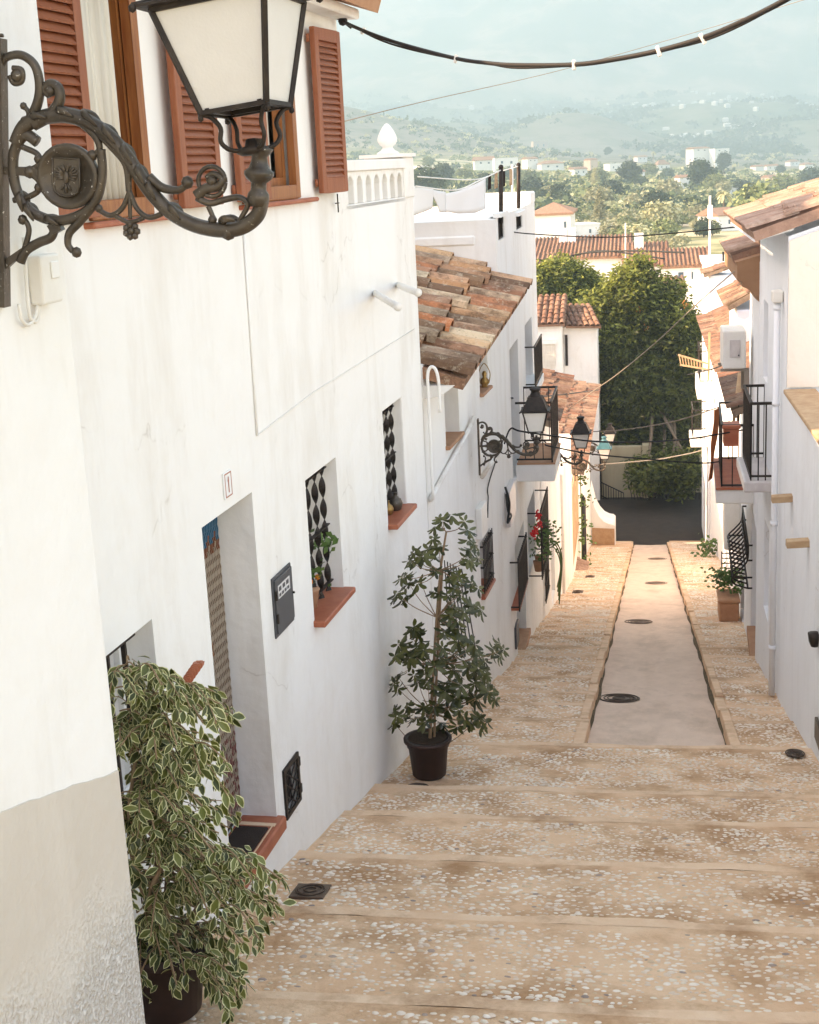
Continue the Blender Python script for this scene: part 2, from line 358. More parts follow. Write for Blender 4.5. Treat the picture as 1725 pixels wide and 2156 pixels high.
lo = [s for s in STEPS if s <= 12.0]; hi = [s for s in STEPS if s >= 12.0]
pave(lambda y: -3.2, lambda y: 1.9, lo, 26)
KW = .075
pave(lambda y: -2.6, lambda y: rampL(y) - KW, hi, 8)
pave(lambda y: rampR(y) + KW, lambda y: 3.0, hi, 8)
struct(pav.build('cobbled_pavement', M['mortar'])); struct(nos.build('step_edges', M['nose']))
# kerb stones either side of the ramp: a real step
kb = MB(); rk = random.Random(4)
for side in (-1, 1):
    y = 12.0
    while y < 49.5:
        L_ = rk.uniform(.55, 1.1); y2 = min(y + L_, 50.0)
        f = rampL if side < 0 else rampR
        j0 = rk.uniform(-.012, .012); j1 = rk.uniform(-.012, .02)
        def c(yy, o, dz): return (f(yy) + side * (o + (j0 if o < .05 else 0)), yy, gz(yy) + dz + j1)
        g = .004
        kb.hexa([c(y + g, -.01, -.3), c(y + g, KW + .02, -.3), c(y2 - g, KW + .02, -.3), c(y2 - g, -.01, -.3), c(y + g, 0, -.004), c(y + g, KW + .02, -.004), c(y2 - g, KW + .02, -.004), c(y2 - g, 0, -.004)])
        y = y2
struct(kb.build('kerb_stones', M['nose'], bevel=.007))
M['ramp'] = mat('worn_concrete_ramp', (.78, .585, .46), .9, (.69, .505, .39), 3.0, bump=.009, bscale=60, var2=(.56, .405, .305), v2scale=1.3, v2lo=.50, v2hi=.72, stretch=(1.6, .7, 1), spec=.2)
rm = MB(); vs_ = []; NY = 60
for j in range(NY + 1):
    y = lerp(11.9, 50.5, j / NY)
    for i in range(7):
        t = i / 6; vs_.append((lerp(rampL(y) - .05, rampR(y) + .05, t), y, gz(y) - .115 - .02 * (1 - abs(2 * t - 1)) + .004 * math.sin(y * 2 + t * 5)))
rm.add(vs_, [(j * 7 + i, j * 7 + i + 1, (j + 1) * 7 + i + 1, (j + 1) * 7 + i) for j in range(NY) for i in range(6)], True)
struct(rm.build('concrete_ramp', M['ramp']))
gd = MB(); rg = random.Random(6); M['dirt'] = mat('gutter_dirt', (.16, .105, .06), 1.0, (.09, .065, .035), 6, bump=.01, bscale=40)
for f, s in ((rampL, 1), (rampR, -1)):
    V = []; n = 150
    for i in range(n + 1):
        y = lerp(12.02, 50, i / n); w_ = .024 + .006 * rg.random() + .010 * math.sin(y * 1.3) + .008 * math.sin(y * 3.7 + 1); z = gz(y) - .108
        V += [(f(y) - s * .01, y, z + .02), (f(y) + s * w_, y, z - .004)]
    gd.add(V, [(2 * i, 2 * i + 1, 2 * i + 3, 2 * i + 2) for i in range(n)])
struct(gd.build('gutter_dirt', M['dirt']))
# lower cross road, asphalt
M['asphalt'] = mat('old_asphalt', (.030, .022, .017), .95, (.044, .033, .026), 3, bump=.012, bscale=30, var2=(.020, .015, .012), v2scale=.3)
rd = MB()
vs_ = []
for j in range(9):
    for i in range(15): vs_.append((-20 + i * 3, 49 + j * 1.4, -13.74 - .05 * j * .4 + .0 * i))
rd.add(vs_, [(j * 15 + i, j * 15 + i + 1, (j + 1) * 15 + i + 1, (j + 1) * 15 + i) for j in range(8) for i in range(14)], True)
struct(rd.build('lower_road', M['asphalt']))
# pebbles set in the mortar
def pebble_mat():
    m = bpy.data.materials.new('river_pebble'); m.use_nodes = True; t = m.node_tree; N, L = t.nodes, t.links; p = N['Principled BSDF']
    g = N.new('ShaderNodeNewGeometry'); r = N.new('ShaderNodeValToRGB'); L.new(g.outputs['Random Per Island'], r.inputs[0]); r.color_ramp.interpolation = 'CONSTANT'
    cs = [(0, (.82, .70, .57)), (.2, (.88, .79, .68)), (.4, (.72, .57, .45)), (.55, (.84, .73, .61)), (.72, (.64, .48, .33)), (.84, (.78, .69, .56)), (.975, (.30, .24, .21))]
    r.color_ramp.elements[0].color = (*cs[0][1], 1); r.color_ramp.elements[1].position = cs[1][0]; r.color_ramp.elements[1].color = (*cs[1][1], 1)
    for q, c in cs[2:]: e = r.color_ramp.elements.new(q); e.color = (*c, 1)
    tc = N.new('ShaderNodeTexCoord'); n = N.new('ShaderNodeTexNoise'); n.inputs['Scale'].default_value = 1.1; n.inputs['Detail'].default_value = 6; L.new(tc.outputs['Object'], n.inputs['Vector'])
    mr = N.new('ShaderNodeMapRange'); mr.inputs[1].default_value = .38; mr.inputs[2].default_value = .66; mr.inputs[4].default_value = .5; L.new(n.outputs['Fac'], mr.inputs[0])
    mx = N.new('ShaderNodeMix'); mx.data_type = 'RGBA'; L.new(mr.outputs[0], mx.inputs[0]); L.new(r.outputs[0], mx.inputs[6]); mx.inputs[7].default_value = (.66, .47, .34, 1)
    L.new(mx.outputs[2], p.inputs['Base Color']); p.inputs['Roughness'].default_value = .8; p.inputs['Specular IOR Level'].default_value = .12
    return m
M['pebble'] = pebble_mat()
def noise2(x, y):
    return (math.sin(1.3 * x + 2.1 * y + 1) + math.sin(2.7 * x - 1.1 * y + 4) + math.sin(-.9 * x + 3.3 * y) + math.sin(4.1 * x + 1.9 * y + 2)) / 4
def pebbles(name, label, areas, far=False):
    V, Fc = [], []; rp = random.Random(11)
    for (xa, xb, ya, yb, dens, size) in areas:
        for a, b in zip(STEPS, STEPS[1:]):
            if b <= ya or a >= yb: continue
            b2 = b - (.17 if a < 12 else .12); y0 = a + .03
            if b2 <= y0: continue
            wdt = xb((a + b) / 2) - xa((a + b) / 2); n = int(dens * wdt * (b2 - y0))
            # jittered grid so that pebbles keep apart
            gx = max(1, int(math.sqrt(n * wdt / (b2 - y0)))); gy = max(1, int(n / gx))
            for iy in range(gy):
                for ix in range(gx):
                    y = y0 + (b2 - y0) * (iy + rp.uniform(.1, .9)) / gy
                    x = lerp(xa(y), xb(y), (ix + rp.uniform(.1, .9)) / gx)
                    if noise2(x * 1.1, y * 1.2) > rp.uniform(.5, 1.4): continue
                    if rp.random() < .08: continue
                    s = size * rp.uniform(.5, 1.3); el = rp.uniform(.5, .85); an = rp.gauss(0, .35); h = s * rp.uniform(.22, .42)
                    z = tread_z(y) + ground_noise(x, y) * .9 - .002
                    ca, sa = math.cos(an), math.sin(an); base = len(V); k = 7 if not far else 5
                    ph = rp.uniform(0, 6.28); w1 = rp.uniform(.0, .16)
                    for (q, zz) in (((1.0, -.002), (.72, h * .7)) if not far else ((1.0, 0.0),)):
                        for i in range(k):
                            t = 2 * math.pi * i / k; rr_ = s * q * (1 + w1 * math.sin(2 * t + ph) + w1 * .7 * math.sin(3 * t + ph * 2))
                            lx, ly = rr_ * math.cos(t), rr_ * math.sin(t) * el
                            xx, yy = x + lx * ca - ly * sa, y + lx * sa + ly * ca
                            V.append((xx, yy, z + zz - SL * .86 * (yy - y)))
                    V.append((x, y, z + h)); top = len(V) - 1
                    if not far:
                        Fc += [(base + i, base + (i + 1) % k, base + k + (i + 1) % k, base + k + i) for i in range(k)]
                        Fc += [(base + k + i, base + k + (i + 1) % k, top) for i in range(k)]
                    else: Fc += [(base + i, base + (i + 1) % k, top) for i in range(k)]
    me = bpy.data.meshes.new(name); me.from_pydata(V, [], Fc); me.polygons.foreach_set('use_smooth', [True] * len(Fc)); me.materials.append(M['pebble'])
    o = new_obj(name, me); tag(o, label, 'pebbles', kind='stuff'); return o
pebbles('pebbles', 'pale river pebbles set in the brown mortar of the wide steps in front', [(lambda y: -2.35, lambda y: 1.5, 4.6, 8.2, 520, .0205), (lambda y: -2.2, lambda y: 1.5, 8.2, 12.0, 720, .0185)])
pebbles('pebbles', 'small pebbles set in the two pavements beside the concrete ramp', [(lambda y: -1.9, lambda y: rampL(y) - KW - .03, 12.0, 24, 620, .024), (lambda y: rampR(y) + KW + .03, lambda y: 1.75, 12.0, 24, 620, .024),
    (lambda y: -1.9, lambda y: rampL(y) - KW - .03, 24, 46, 420, .032), (lambda y: rampR(y) + KW + .03, lambda y: 2.2, 24, 49, 420, .032)], far=True)
# metal covers
M['coverpale'] = mat('dusty_cover', (.22, .16, .12), .8, (.30, .22, .17), 12, bump=.002, bscale=50)
def cover(name, label, cat, x, y, w, l, rnd=True, ramp=False, group=None):
    cm = M['coverpale'] if y > 20 else M['cover']
    z = (gz(y) - .115 - .02 * (1 - abs(2 * (x - rampL(y)) / (rampR(y) - rampL(y)) - 1)) - .008) if ramp else tread_z(y) + .004
    t = thing(name, label, cat, (x, y, z), 0, group); sl_ = -SL if ramp else -.19
    f = MB()
    if rnd:
        n = 28
        for (r0, r1, h0, h1) in ((1.0, .86, .006, .006), (.84, .0, .002, .004)):
            a = [Vector((math.cos(2 * math.pi * i / n) * w / 2 * r0, math.sin(2 * math.pi * i / n) * l / 2 * r0, h0 + sl_ * math.sin(2 * math.pi * i / n) * l / 2 * r0)) for i in range(n)]
            b = [Vector((math.cos(2 * math.pi * i / n) * w / 2 * r1, math.sin(2 * math.pi * i / n) * l / 2 * r1, h1 + sl_ * math.sin(2 * math.pi * i / n) * l / 2 * r1)) for i in range(n)]
            f.add(a + b, [(i, (i + 1) % n, n + (i + 1) % n, n + i) for i in range(n)])
        o = f.build('cover_plate', cm, t, loc=(0, 0, .006))
        g = MB()
        for rr_ in (.3, .55, .72, .93):
            g.tube([(math.cos(2 * math.pi * i / n) * w / 2 * rr_, math.sin(2 * math.pi * i / n) * l / 2 * rr_, .010 + sl_ * math.sin(2 * math.pi * i / n) * l / 2 * rr_) for i in range(n + 1)], .006, 4)
        g.build('raised_ring', cm, t, loc=(0, 0, .006))
    else:
        dz = sl_ * l / 2
        f.hexa([(-w / 2, -l / 2, -.02 - dz), (w / 2, -l / 2, -.02 - dz), (w / 2, l / 2, -.02 + dz), (-w / 2, l / 2, -.02 + dz), (-w / 2, -l / 2, .008 - dz), (w / 2, -l / 2, .008 - dz), (w / 2, l / 2, .008 + dz), (-w / 2, l / 2, .008 + dz)])
        f.build('frame_plate', M['cover'], t, loc=(0, 0, .004), bevel=.003)
        g = MB(); n = 24
        for rr_ in (.35, .7, .82):
            g.tube([(math.cos(2 * math.pi * i / n) * w / 2 * rr_, math.sin(2 * math.pi * i / n) * l / 2 * rr_, .014 + sl_ * math.sin(2 * math.pi * i / n) * l / 2 * rr_) for i in range(n + 1)], .005, 4)
        g.build('raised_ring', M['cover'], t, loc=(0, 0, .004))
    return t
cover('manhole_cover', 'square iron cover with a ring pattern set in the pebbles below the doorstep', 'manhole cover', -1.99, 7.42, .21, .24, False)
cover('manhole_cover', 'small round iron cover on the ground beside the dark plant pot', 'manhole cover', -1.80, 10.22, .2, .26)
cover('manhole_cover', 'small oval iron cover near the foot of the right white wall', 'manhole cover', 1.30, 11.72, .17, .3)
cover('manhole_cover', 'largest round manhole cover, at the near left edge of the concrete ramp', 'manhole cover', -.28, 15.3, .48, .62, ramp=True)
cover('manhole_cover', 'round manhole cover in the middle of the ramp where it turns pale', 'manhole cover', -.08, 23.6, .5, .7, ramp=True)
cover('manhole_cover', 'round manhole cover far down the ramp, the darker of the two there', 'manhole cover', .32, 32.2, .55, .8, ramp=True)
cover('manhole_cover', 'farthest manhole cover, a dark sliver close to the bottom of the ramp', 'manhole cover', .45, 41.5, .6, .9, ramp=True)
cover('manhole_cover', 'small square iron lid on the left pavement, nearer of two', 'manhole cover', -1.35, 28.4, .22, .4, False)
cover('manhole_cover', 'small square iron lid on the left pavement, farther of two', 'manhole cover', -1.25, 32.6, .22, .4, False)
# ================================================================== WALLS
class Wall:
    """a straight facade X = x0 + k (Y - y0); side +1 looks to +X (left houses), -1 to -X"""
    def __init__(s, x0, y0, k, side=1):
        s.x0, s.y0, s.k, s.side = x0, y0, k, side
        s.n = Vector((1, -k, 0)).normalized() * side; s.t = Vector((k, 1, 0)).normalized()
    def X(s, Y): return s.x0 + s.k * (Y - s.y0)
    def pt(s, Y, z, off=0.0): return Vector((s.X(Y), Y, z)) + s.n * off
    def hit(s, x, y, off=0.0):
        q = ray(x, y); P = Vector((s.x0, s.y0, 0)) + s.n * off
        return q * (P.dot(s.n) / q.dot(s.n))
    def yz(s, x, y, off=0.0): h = s.hit(x, y, off); return h.y, h.z
def facade(mb, W, Y0, Y1, z0, z1, holes=(), depth=5.0, back=True, off=0.0, top=True):
    """front with rectangular holes (Ya,Yb,za,zb,depth of the reveal) + sides, back and top"""
    ys = sorted(set([Y0, Y1] + [h[i] for h in holes for i in (0, 1)])); zs = sorted(set([z0, z1] + [h[i] for h in holes for i in (2, 3)]))
    P = lambda Y, z, o=0.0: W.pt(Y, z, off + o)
    for a, b in zip(ys, ys[1:]):
        for c, d in zip(zs, zs[1:]):
            my, mz = (a + b) / 2, (c + d) / 2
            if any(h[0] < my < h[1] and h[2] < mz < h[3] for h in holes): continue
            mb.quad(P(a, c), P(b, c), P(b, d), P(a, d))
    for h in holes:
        a, b, c, d, e = h
        mb.quad(P(a, c), P(a, d), P(a, d, -e), P(a, c, -e)); mb.quad(P(b, c), P(b, c, -e), P(b, d, -e), P(b, d))
        mb.quad(P(a, d), P(b, d), P(b, d, -e), P(a, d, -e)); mb.quad(P(a, c), P(a, c, -e), P(b, c, -e), P(b, c))
    if back:
        mb.quad(P(Y0, z0), P(Y0, z1), P(Y0, z1, -depth), P(Y0, z0, -depth)); mb.quad(P(Y1, z0), P(Y1, z0, -depth), P(Y1, z1, -depth), P(Y1, z1))
        mb.quad(P(Y0, z0, -depth), P(Y0, z1, -depth), P(Y1, z1, -depth), P(Y1, z0, -depth))
        if top: mb.quad(P(Y0, z1), P(Y1, z1), P(Y1, z1, -depth), P(Y0, z1, -depth))
def panel(mb, W, Ya, Yb, za, zb, o0, o1):
    """a block on the wall between offsets o0 and o1"""
    mb.hexa([W.pt(Ya, za, o0), W.pt(Yb, za, o0), W.pt(Yb, za, o1), W.pt(Ya, za, o1), W.pt(Ya, zb, o0), W.pt(Yb, zb, o0), W.pt(Yb, zb, o1), W.pt(Ya, zb, o1)])
def frame(mb, W, Ya, Yb, za, zb, o0, o1, wd):
    panel(mb, W, Ya, Ya + wd, za, zb, o0, o1); panel(mb, W, Yb - wd, Yb, za, zb, o0, o1)
    panel(mb, W, Ya + wd, Yb - wd, za, za + wd, o0, o1); panel(mb, W, Ya + wd, Yb - wd, zb - wd, zb, o0, o1)
def twisted(mb, p0, p1, w_=.028, th=.005, turns=6, seg=10, ph=0.0):
    p0, p1 = Vector(p0), Vector(p1); ax = (p1 - p0); L_ = ax.length; ax.normalize(); x = ax.orthogonal().normalized(); y = ax.cross(x)
    n = turns * seg; vs_ = []
    for i in range(n + 1):
        a = math.pi * i / seg + ph; c = p0 + ax * L_ * i / n
        d = x * math.cos(a) + y * math.sin(a); e = x * -math.sin(a) + y * math.cos(a)
        vs_ += [c - d * w_ / 2 - e * th / 2, c + d * w_ / 2 - e * th / 2, c + d * w_ / 2 + e * th / 2, c - d * w_ / 2 + e * th / 2]
    mb.add(vs_, [(i * 4 + k, i * 4 + (k + 1) % 4, i * 4 + 4 + (k + 1) % 4, i * 4 + 4 + k) for i in range(n) for k in range(4)], False)
def window_unit(par, W, Ya, Yb, za, zb, rec, fm='pine', glass='glassd', fw=.05, mull=True, name='window'):
    f = MB(); frame(f, W, Ya, Yb, za, zb, -rec - .05, -rec, fw)
    if mull: panel(f, W, (Ya + Yb) / 2 - .02, (Ya + Yb) / 2 + .02, za + fw, zb - fw, -rec - .045, -rec - .005)
    o = f.build(name, M[fm], par)
    g = MB(); panel(g, W, Ya + fw * .5, Yb - fw * .5, za + fw * .5, zb - fw * .5, -rec - .04, -rec - .03); g.build('pane', M[glass], o)
    return o
def sill(par, W, Ya, Yb, z, rec, out=.06, th=.03, m='terra', drop=.0, ov=.03):
    b = MB()
    b.hexa([W.pt(Ya - ov, z - th - drop, out), W.pt(Yb + ov, z - th - drop, out), W.pt(Yb + ov, z - th, -rec), W.pt(Ya - ov, z - th, -rec),
            W.pt(Ya - ov, z - drop, out), W.pt(Yb + ov, z - drop, out), W.pt(Yb + ov, z, -rec), W.pt(Ya - ov, z, -rec)])
    return b.build('sill', M[m], par, bevel=.008)
def bar_grille(name, label, W, Ya, Yb, za, zb, off, nb, group=None, twist=False, th=.012, rails=2, out=0.0, mat_='iron', cat='window grille', tw=.03):
    t = thing(name, label, cat, W.pt((Ya + Yb) / 2, za, off), 0, group)
    bs = MB()
    for i in range(rails):
        z = lerp(za + .06, zb - .06, i / max(1, rails - 1)) if rails > 1 else (za + zb) / 2
        rl = MB(); rl.bar(W.pt(Ya, z, off), W.pt(Yb, z, off), .03, .008)
        if out > 0:
            rl.bar(W.pt(Ya, z, -.02), W.pt(Ya, z, off), .012, .02); rl.bar(W.pt(Yb, z, -.02), W.pt(Yb, z, off), .012, .02)
        rl.build('cross_rail', M[mat_], t)
    for i in range(nb):
        Y = lerp(Ya, Yb, (i + .5) / nb) if not out else lerp(Ya, Yb, i / (nb - 1))
        if twist: twisted(bs, W.pt(Y, za, off), W.pt(Y, zb, off), w_=tw, turns=twist)
        else: bs.bar(W.pt(Y, za, off), W.pt(Y, zb, off), th)
    bs.build('grille_bars', M[mat_], t)
    return t

# ------------------------------------------------------------------ house with the foreground lamp (nearest, left)
WF = Wall(-1.832, 4.36, .06, 1)
fgh = thing('house', 'nearest white house on the left, grey dado along its foot, carrying the biggest lamp', 'house', WF.pt(4.36, gz(4.3)))
m_ = MB()
CY_ = 4.36
m_.quad(WF.pt(-4, -4.6), WF.pt(CY_, -4.6), WF.pt(CY_, 4.2), WF.pt(-4, 4.2))
e1, e2 = WF.pt(CY_, 0), Vector((-2.62, 4.72, 0))
nn = 1
m_.quad((e1.x, e1.y, -4.6), (e2.x, e2.y, -4.6), (e2.x, e2.y, 4.2), (e1.x, e1.y, 4.2))
m_.quad((e2.x, e2.y, -4.6), (-8, 4.9, -4.6), (-8, 4.9, 4.2), (e2.x, e2.y, 4.2))
b0 = WF.pt(-4, 0)
m_.quad((b0.x, b0.y, 4.2), (e1.x, e1.y, 4.2), (-8, 4.9, 4.2), (-8, -4, 4.2)); m_.quad((b0.x, b0.y, -4.6), (b0.x, b0.y, 4.2), (-8, -4, 4.2), (-8, -4, -4.6))
m_.quad((-8, -4, -4.6), (-8, -4, 4.2), (-8, 4.9, 4.2), (-8, 4.9, -4.6))
m_.build('wall', M['stucco'], fgh, bevel=.02, seg=2)
dm = MB()      # render dado, 8 mm proud, its top following the street
_y1, _z1 = WF.yz(235, 1625); _y0, _z0 = WF.yz(0, 1710)
def dz(Y): return _z1 + (_z1 - _z0) / (_y1 - _y0) * (Y - _y1)
ny = 150; front = []
for i in range(ny + 1):
    Y = lerp(-4, CY_ - .019, i / ny); front.append(Y)
for a, b in zip(front, front[1:]):
    wa, wb = [.003 * math.sin(q * 7) + .0025 * math.sin(q * 17.3 + 1) + .002 * math.sin(q * 41) for q in (a, b)]
    dm.hexa([WF.pt(a, -4.5, .001), WF.pt(b, -4.5, .001), WF.pt(b, -4.5, .005), WF.pt(a, -4.5, .005), WF.pt(a, dz(a) + wa, .001), WF.pt(b, dz(b) + wb, .001), WF.pt(b, dz(b) + wb - .002, .005), WF.pt(a, dz(a) + wa - .002, .005)])
dm.build('dado', M['dado'], fgh)

jb = thing('junction_box', 'white plastic junction box on the nearest wall beside the foot of the big lamp bracket', 'junction box', WF.hit(80, 590))
ya_, yb2 = WF.hit(58, 590).y, WF.hit(100, 590).y; zt_, zl_ = WF.hit(80, 535).z, WF.hit(80, 640).z
b_ = MB(); panel(b_, WF, ya_, yb2, zl_, zt_, .001, .05); b_.build('casing', M['plastic'], jb, bevel=.008, seg=2)
b_ = MB(); panel(b_, WF, lerp(ya_, yb2, .45), lerp(ya_, yb2, .85), lerp(zl_, zt_, .5), lerp(zl_, zt_, .85), .05, .056); b_.build('cover', M['white'], jb, bevel=.004)
for k_, pts_ in enumerate(([(50, 500), (54, 560), (58, 620), (64, 668), (78, 676), (84, 642)], [(40, 640), (46, 672), (60, 684), (74, 668), (80, 642)])):
    b_ = MB(); b_.tube(spline([WF.hit(x, y, .02) for x, y in pts_], 5), .006, 6); tag(b_.build('cable', M['plastic']), ('white painted wire looping under the junction box beside the big lamp, the longer one', 'white painted wire looping under the junction box beside the big lamp, the shorter one')[k_], 'cable')

# ------------------------------------------------------------------ second house (left): shutters, door, grilles, terrace
W2 = Wall(-2.28, 7.82, .0605, 1)
h2 = thing('house', 'second white house on the left, with brown shutters, bead curtain door and a balustraded terrace', 'house', W2.pt(7.4, gz(7.4)))
ZB = -6.2
UW1 = (6.02, 6.66, -.17, 1.02, .10); UW2 = (8.06, 9.12, -.17, 1.02, .10)
BW = (5.35, 6.245, -3.0, -2.095, .17); DR = (6.99, 7.82, -3.93, -1.83, .24)
GW1 = (8.88, 9.645, -3.0, -2.005, .26); GW2 = (11.1, 11.805, -2.90, -1.94, .26)
VT = (7.98, 8.305, -4.04, -3.69, .06)
m_ = MB()
facade(m_, W2, 4.8, 10.35, ZB, 1.55, [BW, DR, GW1, UW1, UW2, VT], depth=4.2)
facade(m_, W2, 10.35, 12.62, ZB, -.27, [GW2], depth=4.2)
m_.build('wall', M['stucco'], h2, bevel=.014, merge=True, seg=2)
# roof of the main part, only its eave corner peeps into the picture
e0 = W2.pt(4.8, 1.17, .30); e1_ = W2.pt(10.52, 1.17, .30)
sl_ = (W2.n * -1 + Vector((0, 0, .34))).normalized()
tile_roof('roof', M['terrapale'], e0, e1_, sl_, 4.6, h2, seed=3)
s_ = MB(); panel(s_, W2, 4.8, 10.40, 1.03, 1.10, .002, .16); s_.build('cornice', M['stucco'], h2, bevel=.01)
# terrace balustrade: pierced parapet with arched openings, corner post and finial
bl = MB()
zb0, zb1 = -.27, .055
P = lambda Y, z, o: W2.pt(Y, z, o)
panel(bl, W2, 10.35, 12.33, -.02, .06, -.20, .02)             # coping rail
panel(bl, W2, 10.35, 12.30, -.30, -.262, -.18, .0)
N_ = 7; a0 = 10.40; dw = (12.31 - a0) / N_
for i in range(N_ + 1): panel(bl, W2, a0 + i * dw - .045, a0 + i * dw + .045, -.262, -.02, -.16, -.01)
for i in range(N_):     # arched heads
    ya, yb = a0 + i * dw + .045, a0 + (i + 1) * dw - .045; c_ = (ya + yb) / 2; r_ = (yb - ya) / 2
    for k in range(6):
        t0, t1 = math.pi * k / 6, math.pi * (k + 1) / 6
        y0, y1 = c_ - r_ * math.cos(t0), c_ - r_ * math.cos(t1); z0, z1 = -.13 + r_ * .8 * math.sin(t0), -.13 + r_ * .8 * math.sin(t1)
        bl.hexa([P(y0, z0, -.16), P(y1, z1, -.16), P(y1, z1, -.01), P(y0, z0, -.01), P(y0, -.019, -.16), P(y1, -.019, -.16), P(y1, -.019, -.01), P(y0, -.019, -.01)])
bl.build('balustrade', M['stucco'], h2, bevel=.006)
bp = MB(); panel(bp, W2, 10.36, 12.29, -.27, -.03, -.215, -.165); bp.build('balustrade_backing', M['stucco'], h2)
ps = MB(); panel(ps, W2, 12.30, 12.66, -.275, .075, -.36, .012); ps.build('corner_post', M['stucco'], h2, bevel=.012)
fn = MB(); fc = W2.pt(12.46, .075, -.17)
panel(fn, W2, 12.25, 12.66, .075, .105, -.38, .035)
fn.lathe([(r_ * .62, .03 + (z_ - .03) * .60) for r_, z_ in [(.16, .03), (.16, .05), (.10, .085), (.075, .115), (.075, .135), (.115, .165), (.138, .21), (.14, .245), (.125, .30), (.095, .36), (.06, .415), (.03, .45), (.008, .465)]], 18, fc)
fn.build('finial', M['stucco'], h2)
# rain spouts
def spout(label, x, y, x2, y2):
    h = W2.hit(x, y); q = ray(x2, y2); t = (h.x + .42) / q.x; e = q * t
    o = MB(); d = (e - h); o.tube([h - d.normalized() * .05, h + d * .5, e], .026, 12); o.tube([e - d.normalized() * .012, e + d.normalized() * .012], .031, 12)
    tag(o.build('rain_spout', M['stucco']), label, 'drain spout', 'white spouts sticking out of the terrace wall')
spout('white rain spout sticking out of the terrace wall, the upper one with a tile lip', 838, 600, 880, 616)
spout('white rain spout sticking out of the terrace wall, the lower one to the left', 789, 617, 838, 646)
# bent white pipe at the corner
pp = MB(); c0 = W2.pt(12.62, -2.3, .06)
pp.tube(spline([c0 + Vector((0, .0, -.75)), c0 + Vector((0, .0, .2)), c0 + Vector((0, .0, .42)), c0 + Vector((.03, .0, .50)), c0 + Vector((.075, 0, .48)), c0 + Vector((.10, 0, .36)), c0 + Vector((.10, 0, .08))], 5), .015, 8)
tag(pp.build('vent_pipe', M['stucco']), 'white bent pipe shaped like a walking stick at the corner of the tiled roof', 'pipe')
# thin conduits on the wall
cc = MB(); cc.tube([W2.pt(8.0, -.34, .008), W2.pt(7.99, -.9, .008), W2.pt(7.97, -1.52, .008)], .007, 6); cc.tube([W2.pt(7.97, -1.52, .008), W2.pt(9.2, -1.46, .006), W2.pt(12.4, -1.42, .006)], .004, 5)
tag(cc.build('wall_cable', M['stucco']), 'thin whitewashed cable running down and along the wall of the second house', 'cable')
# upper windows
def shutter(W, Ya, Yb, za, zb, o0, o1, name='shutter', parent=None, label=None, ang=0.0, hinge_near=True):
    """louvred shutter panel; ang swings the far edge off the wall"""
    def pt(Y, z, o):
        dy = (Y - Ya) if hinge_near else (Y - Yb)
        return W.pt((Ya if hinge_near else Yb) + dy * math.cos(ang), z, o + abs(dy) * math.sin(ang))
    def blk(mb, a, b, c, d, e, f): mb.hexa([pt(a, c, e), pt(b, c, e), pt(b, c, f), pt(a, c, f), pt(a, d, e), pt(b, d, e), pt(b, d, f), pt(a, d, f)])
    s = MB(); st = .075
    blk(s, Ya, Ya + st, za, zb, o0, o1); blk(s, Yb - st, Yb, za, zb, o0, o1)
    blk(s, Ya + st, Yb - st, za, za + .10, o0, o1); blk(s, Ya + st, Yb - st, zb - .08, zb, o0, o1)
    o = s.build(name, M['wood'], parent, bevel=.004)
    if label: o['label'] = label
    l = MB(); z = za + .105
    while z < zb - .09:
        l.hexa([pt(Ya + st, z + .030, o0 + .002), pt(Yb - st, z + .030, o0 + .002), pt(Yb - st, z - .008, o1 - .004), pt(Ya + st, z - .008, o1 - .004),
                pt(Ya + st, z + .040, o0 + .004), pt(Yb - st, z + .040, o0 + .004), pt(Yb - st, z, o1 + .002), pt(Ya + st, z, o1 + .002)])
        z += .041
    l.build('louvres', M['wood'], o)
    for zz in (za + .07, zb - .07):
        h_ = MB(); yy = Ya if hinge_near else Yb
        h_.tube([pt(yy, zz - .025, o0 - .012), pt(yy, zz + .025, o0 - .012)], .012, 6); h_.build('hinge', M['wood'], o)
    return o
ZS0, ZS1 = -.155, .92
shutter(W2, 5.42, 5.98, ZS0, ZS1, .03, .065, parent=h2)
shutter(W2, 6.93, 7.50, ZS0, ZS1, .05, .085, parent=h2)
shutter(W2, 7.86, 8.40, ZS0, ZS1, .03, .065, parent=h2)
shutter(W2, 9.5, 10.03, ZS0, ZS1, .04, .075, parent=h2, ang=.06)
for (a, b, c, d, e) in (UW1, UW2):
    fr = MB(); frame(fr, W2, a - .03, b + .03, c + .0, d, -.03, .02, .085); fr.build('window_casing', M['pine'], h2, bevel=.004)
    wn = MB()
    if a < 7: frame(wn, W2, 6.44, b - .02, c + .08, d - .05, -.12, -.04, .055)
    else: frame(wn, W2, a + .05, b - .05, c + .08, d - .05, -.10, -.05, .055); panel(wn, W2, (a + b) / 2 - .035, (a + b) / 2 + .035, c + .1, d - .07, -.098, -.052)
    wo_ = wn.build('window_sash', M['pine'], h2, bevel=.003)
    gl = MB(); panel(gl, W2, a + .07, b - .07, c + .1, d - .07, -.20, -.19); gl.build('window_back', M['blackbrown'], wo_)
    sill(h2, W2, a - .06, b + .26 if a < 7 else b + .3, c - .005, .03, .055, .028)
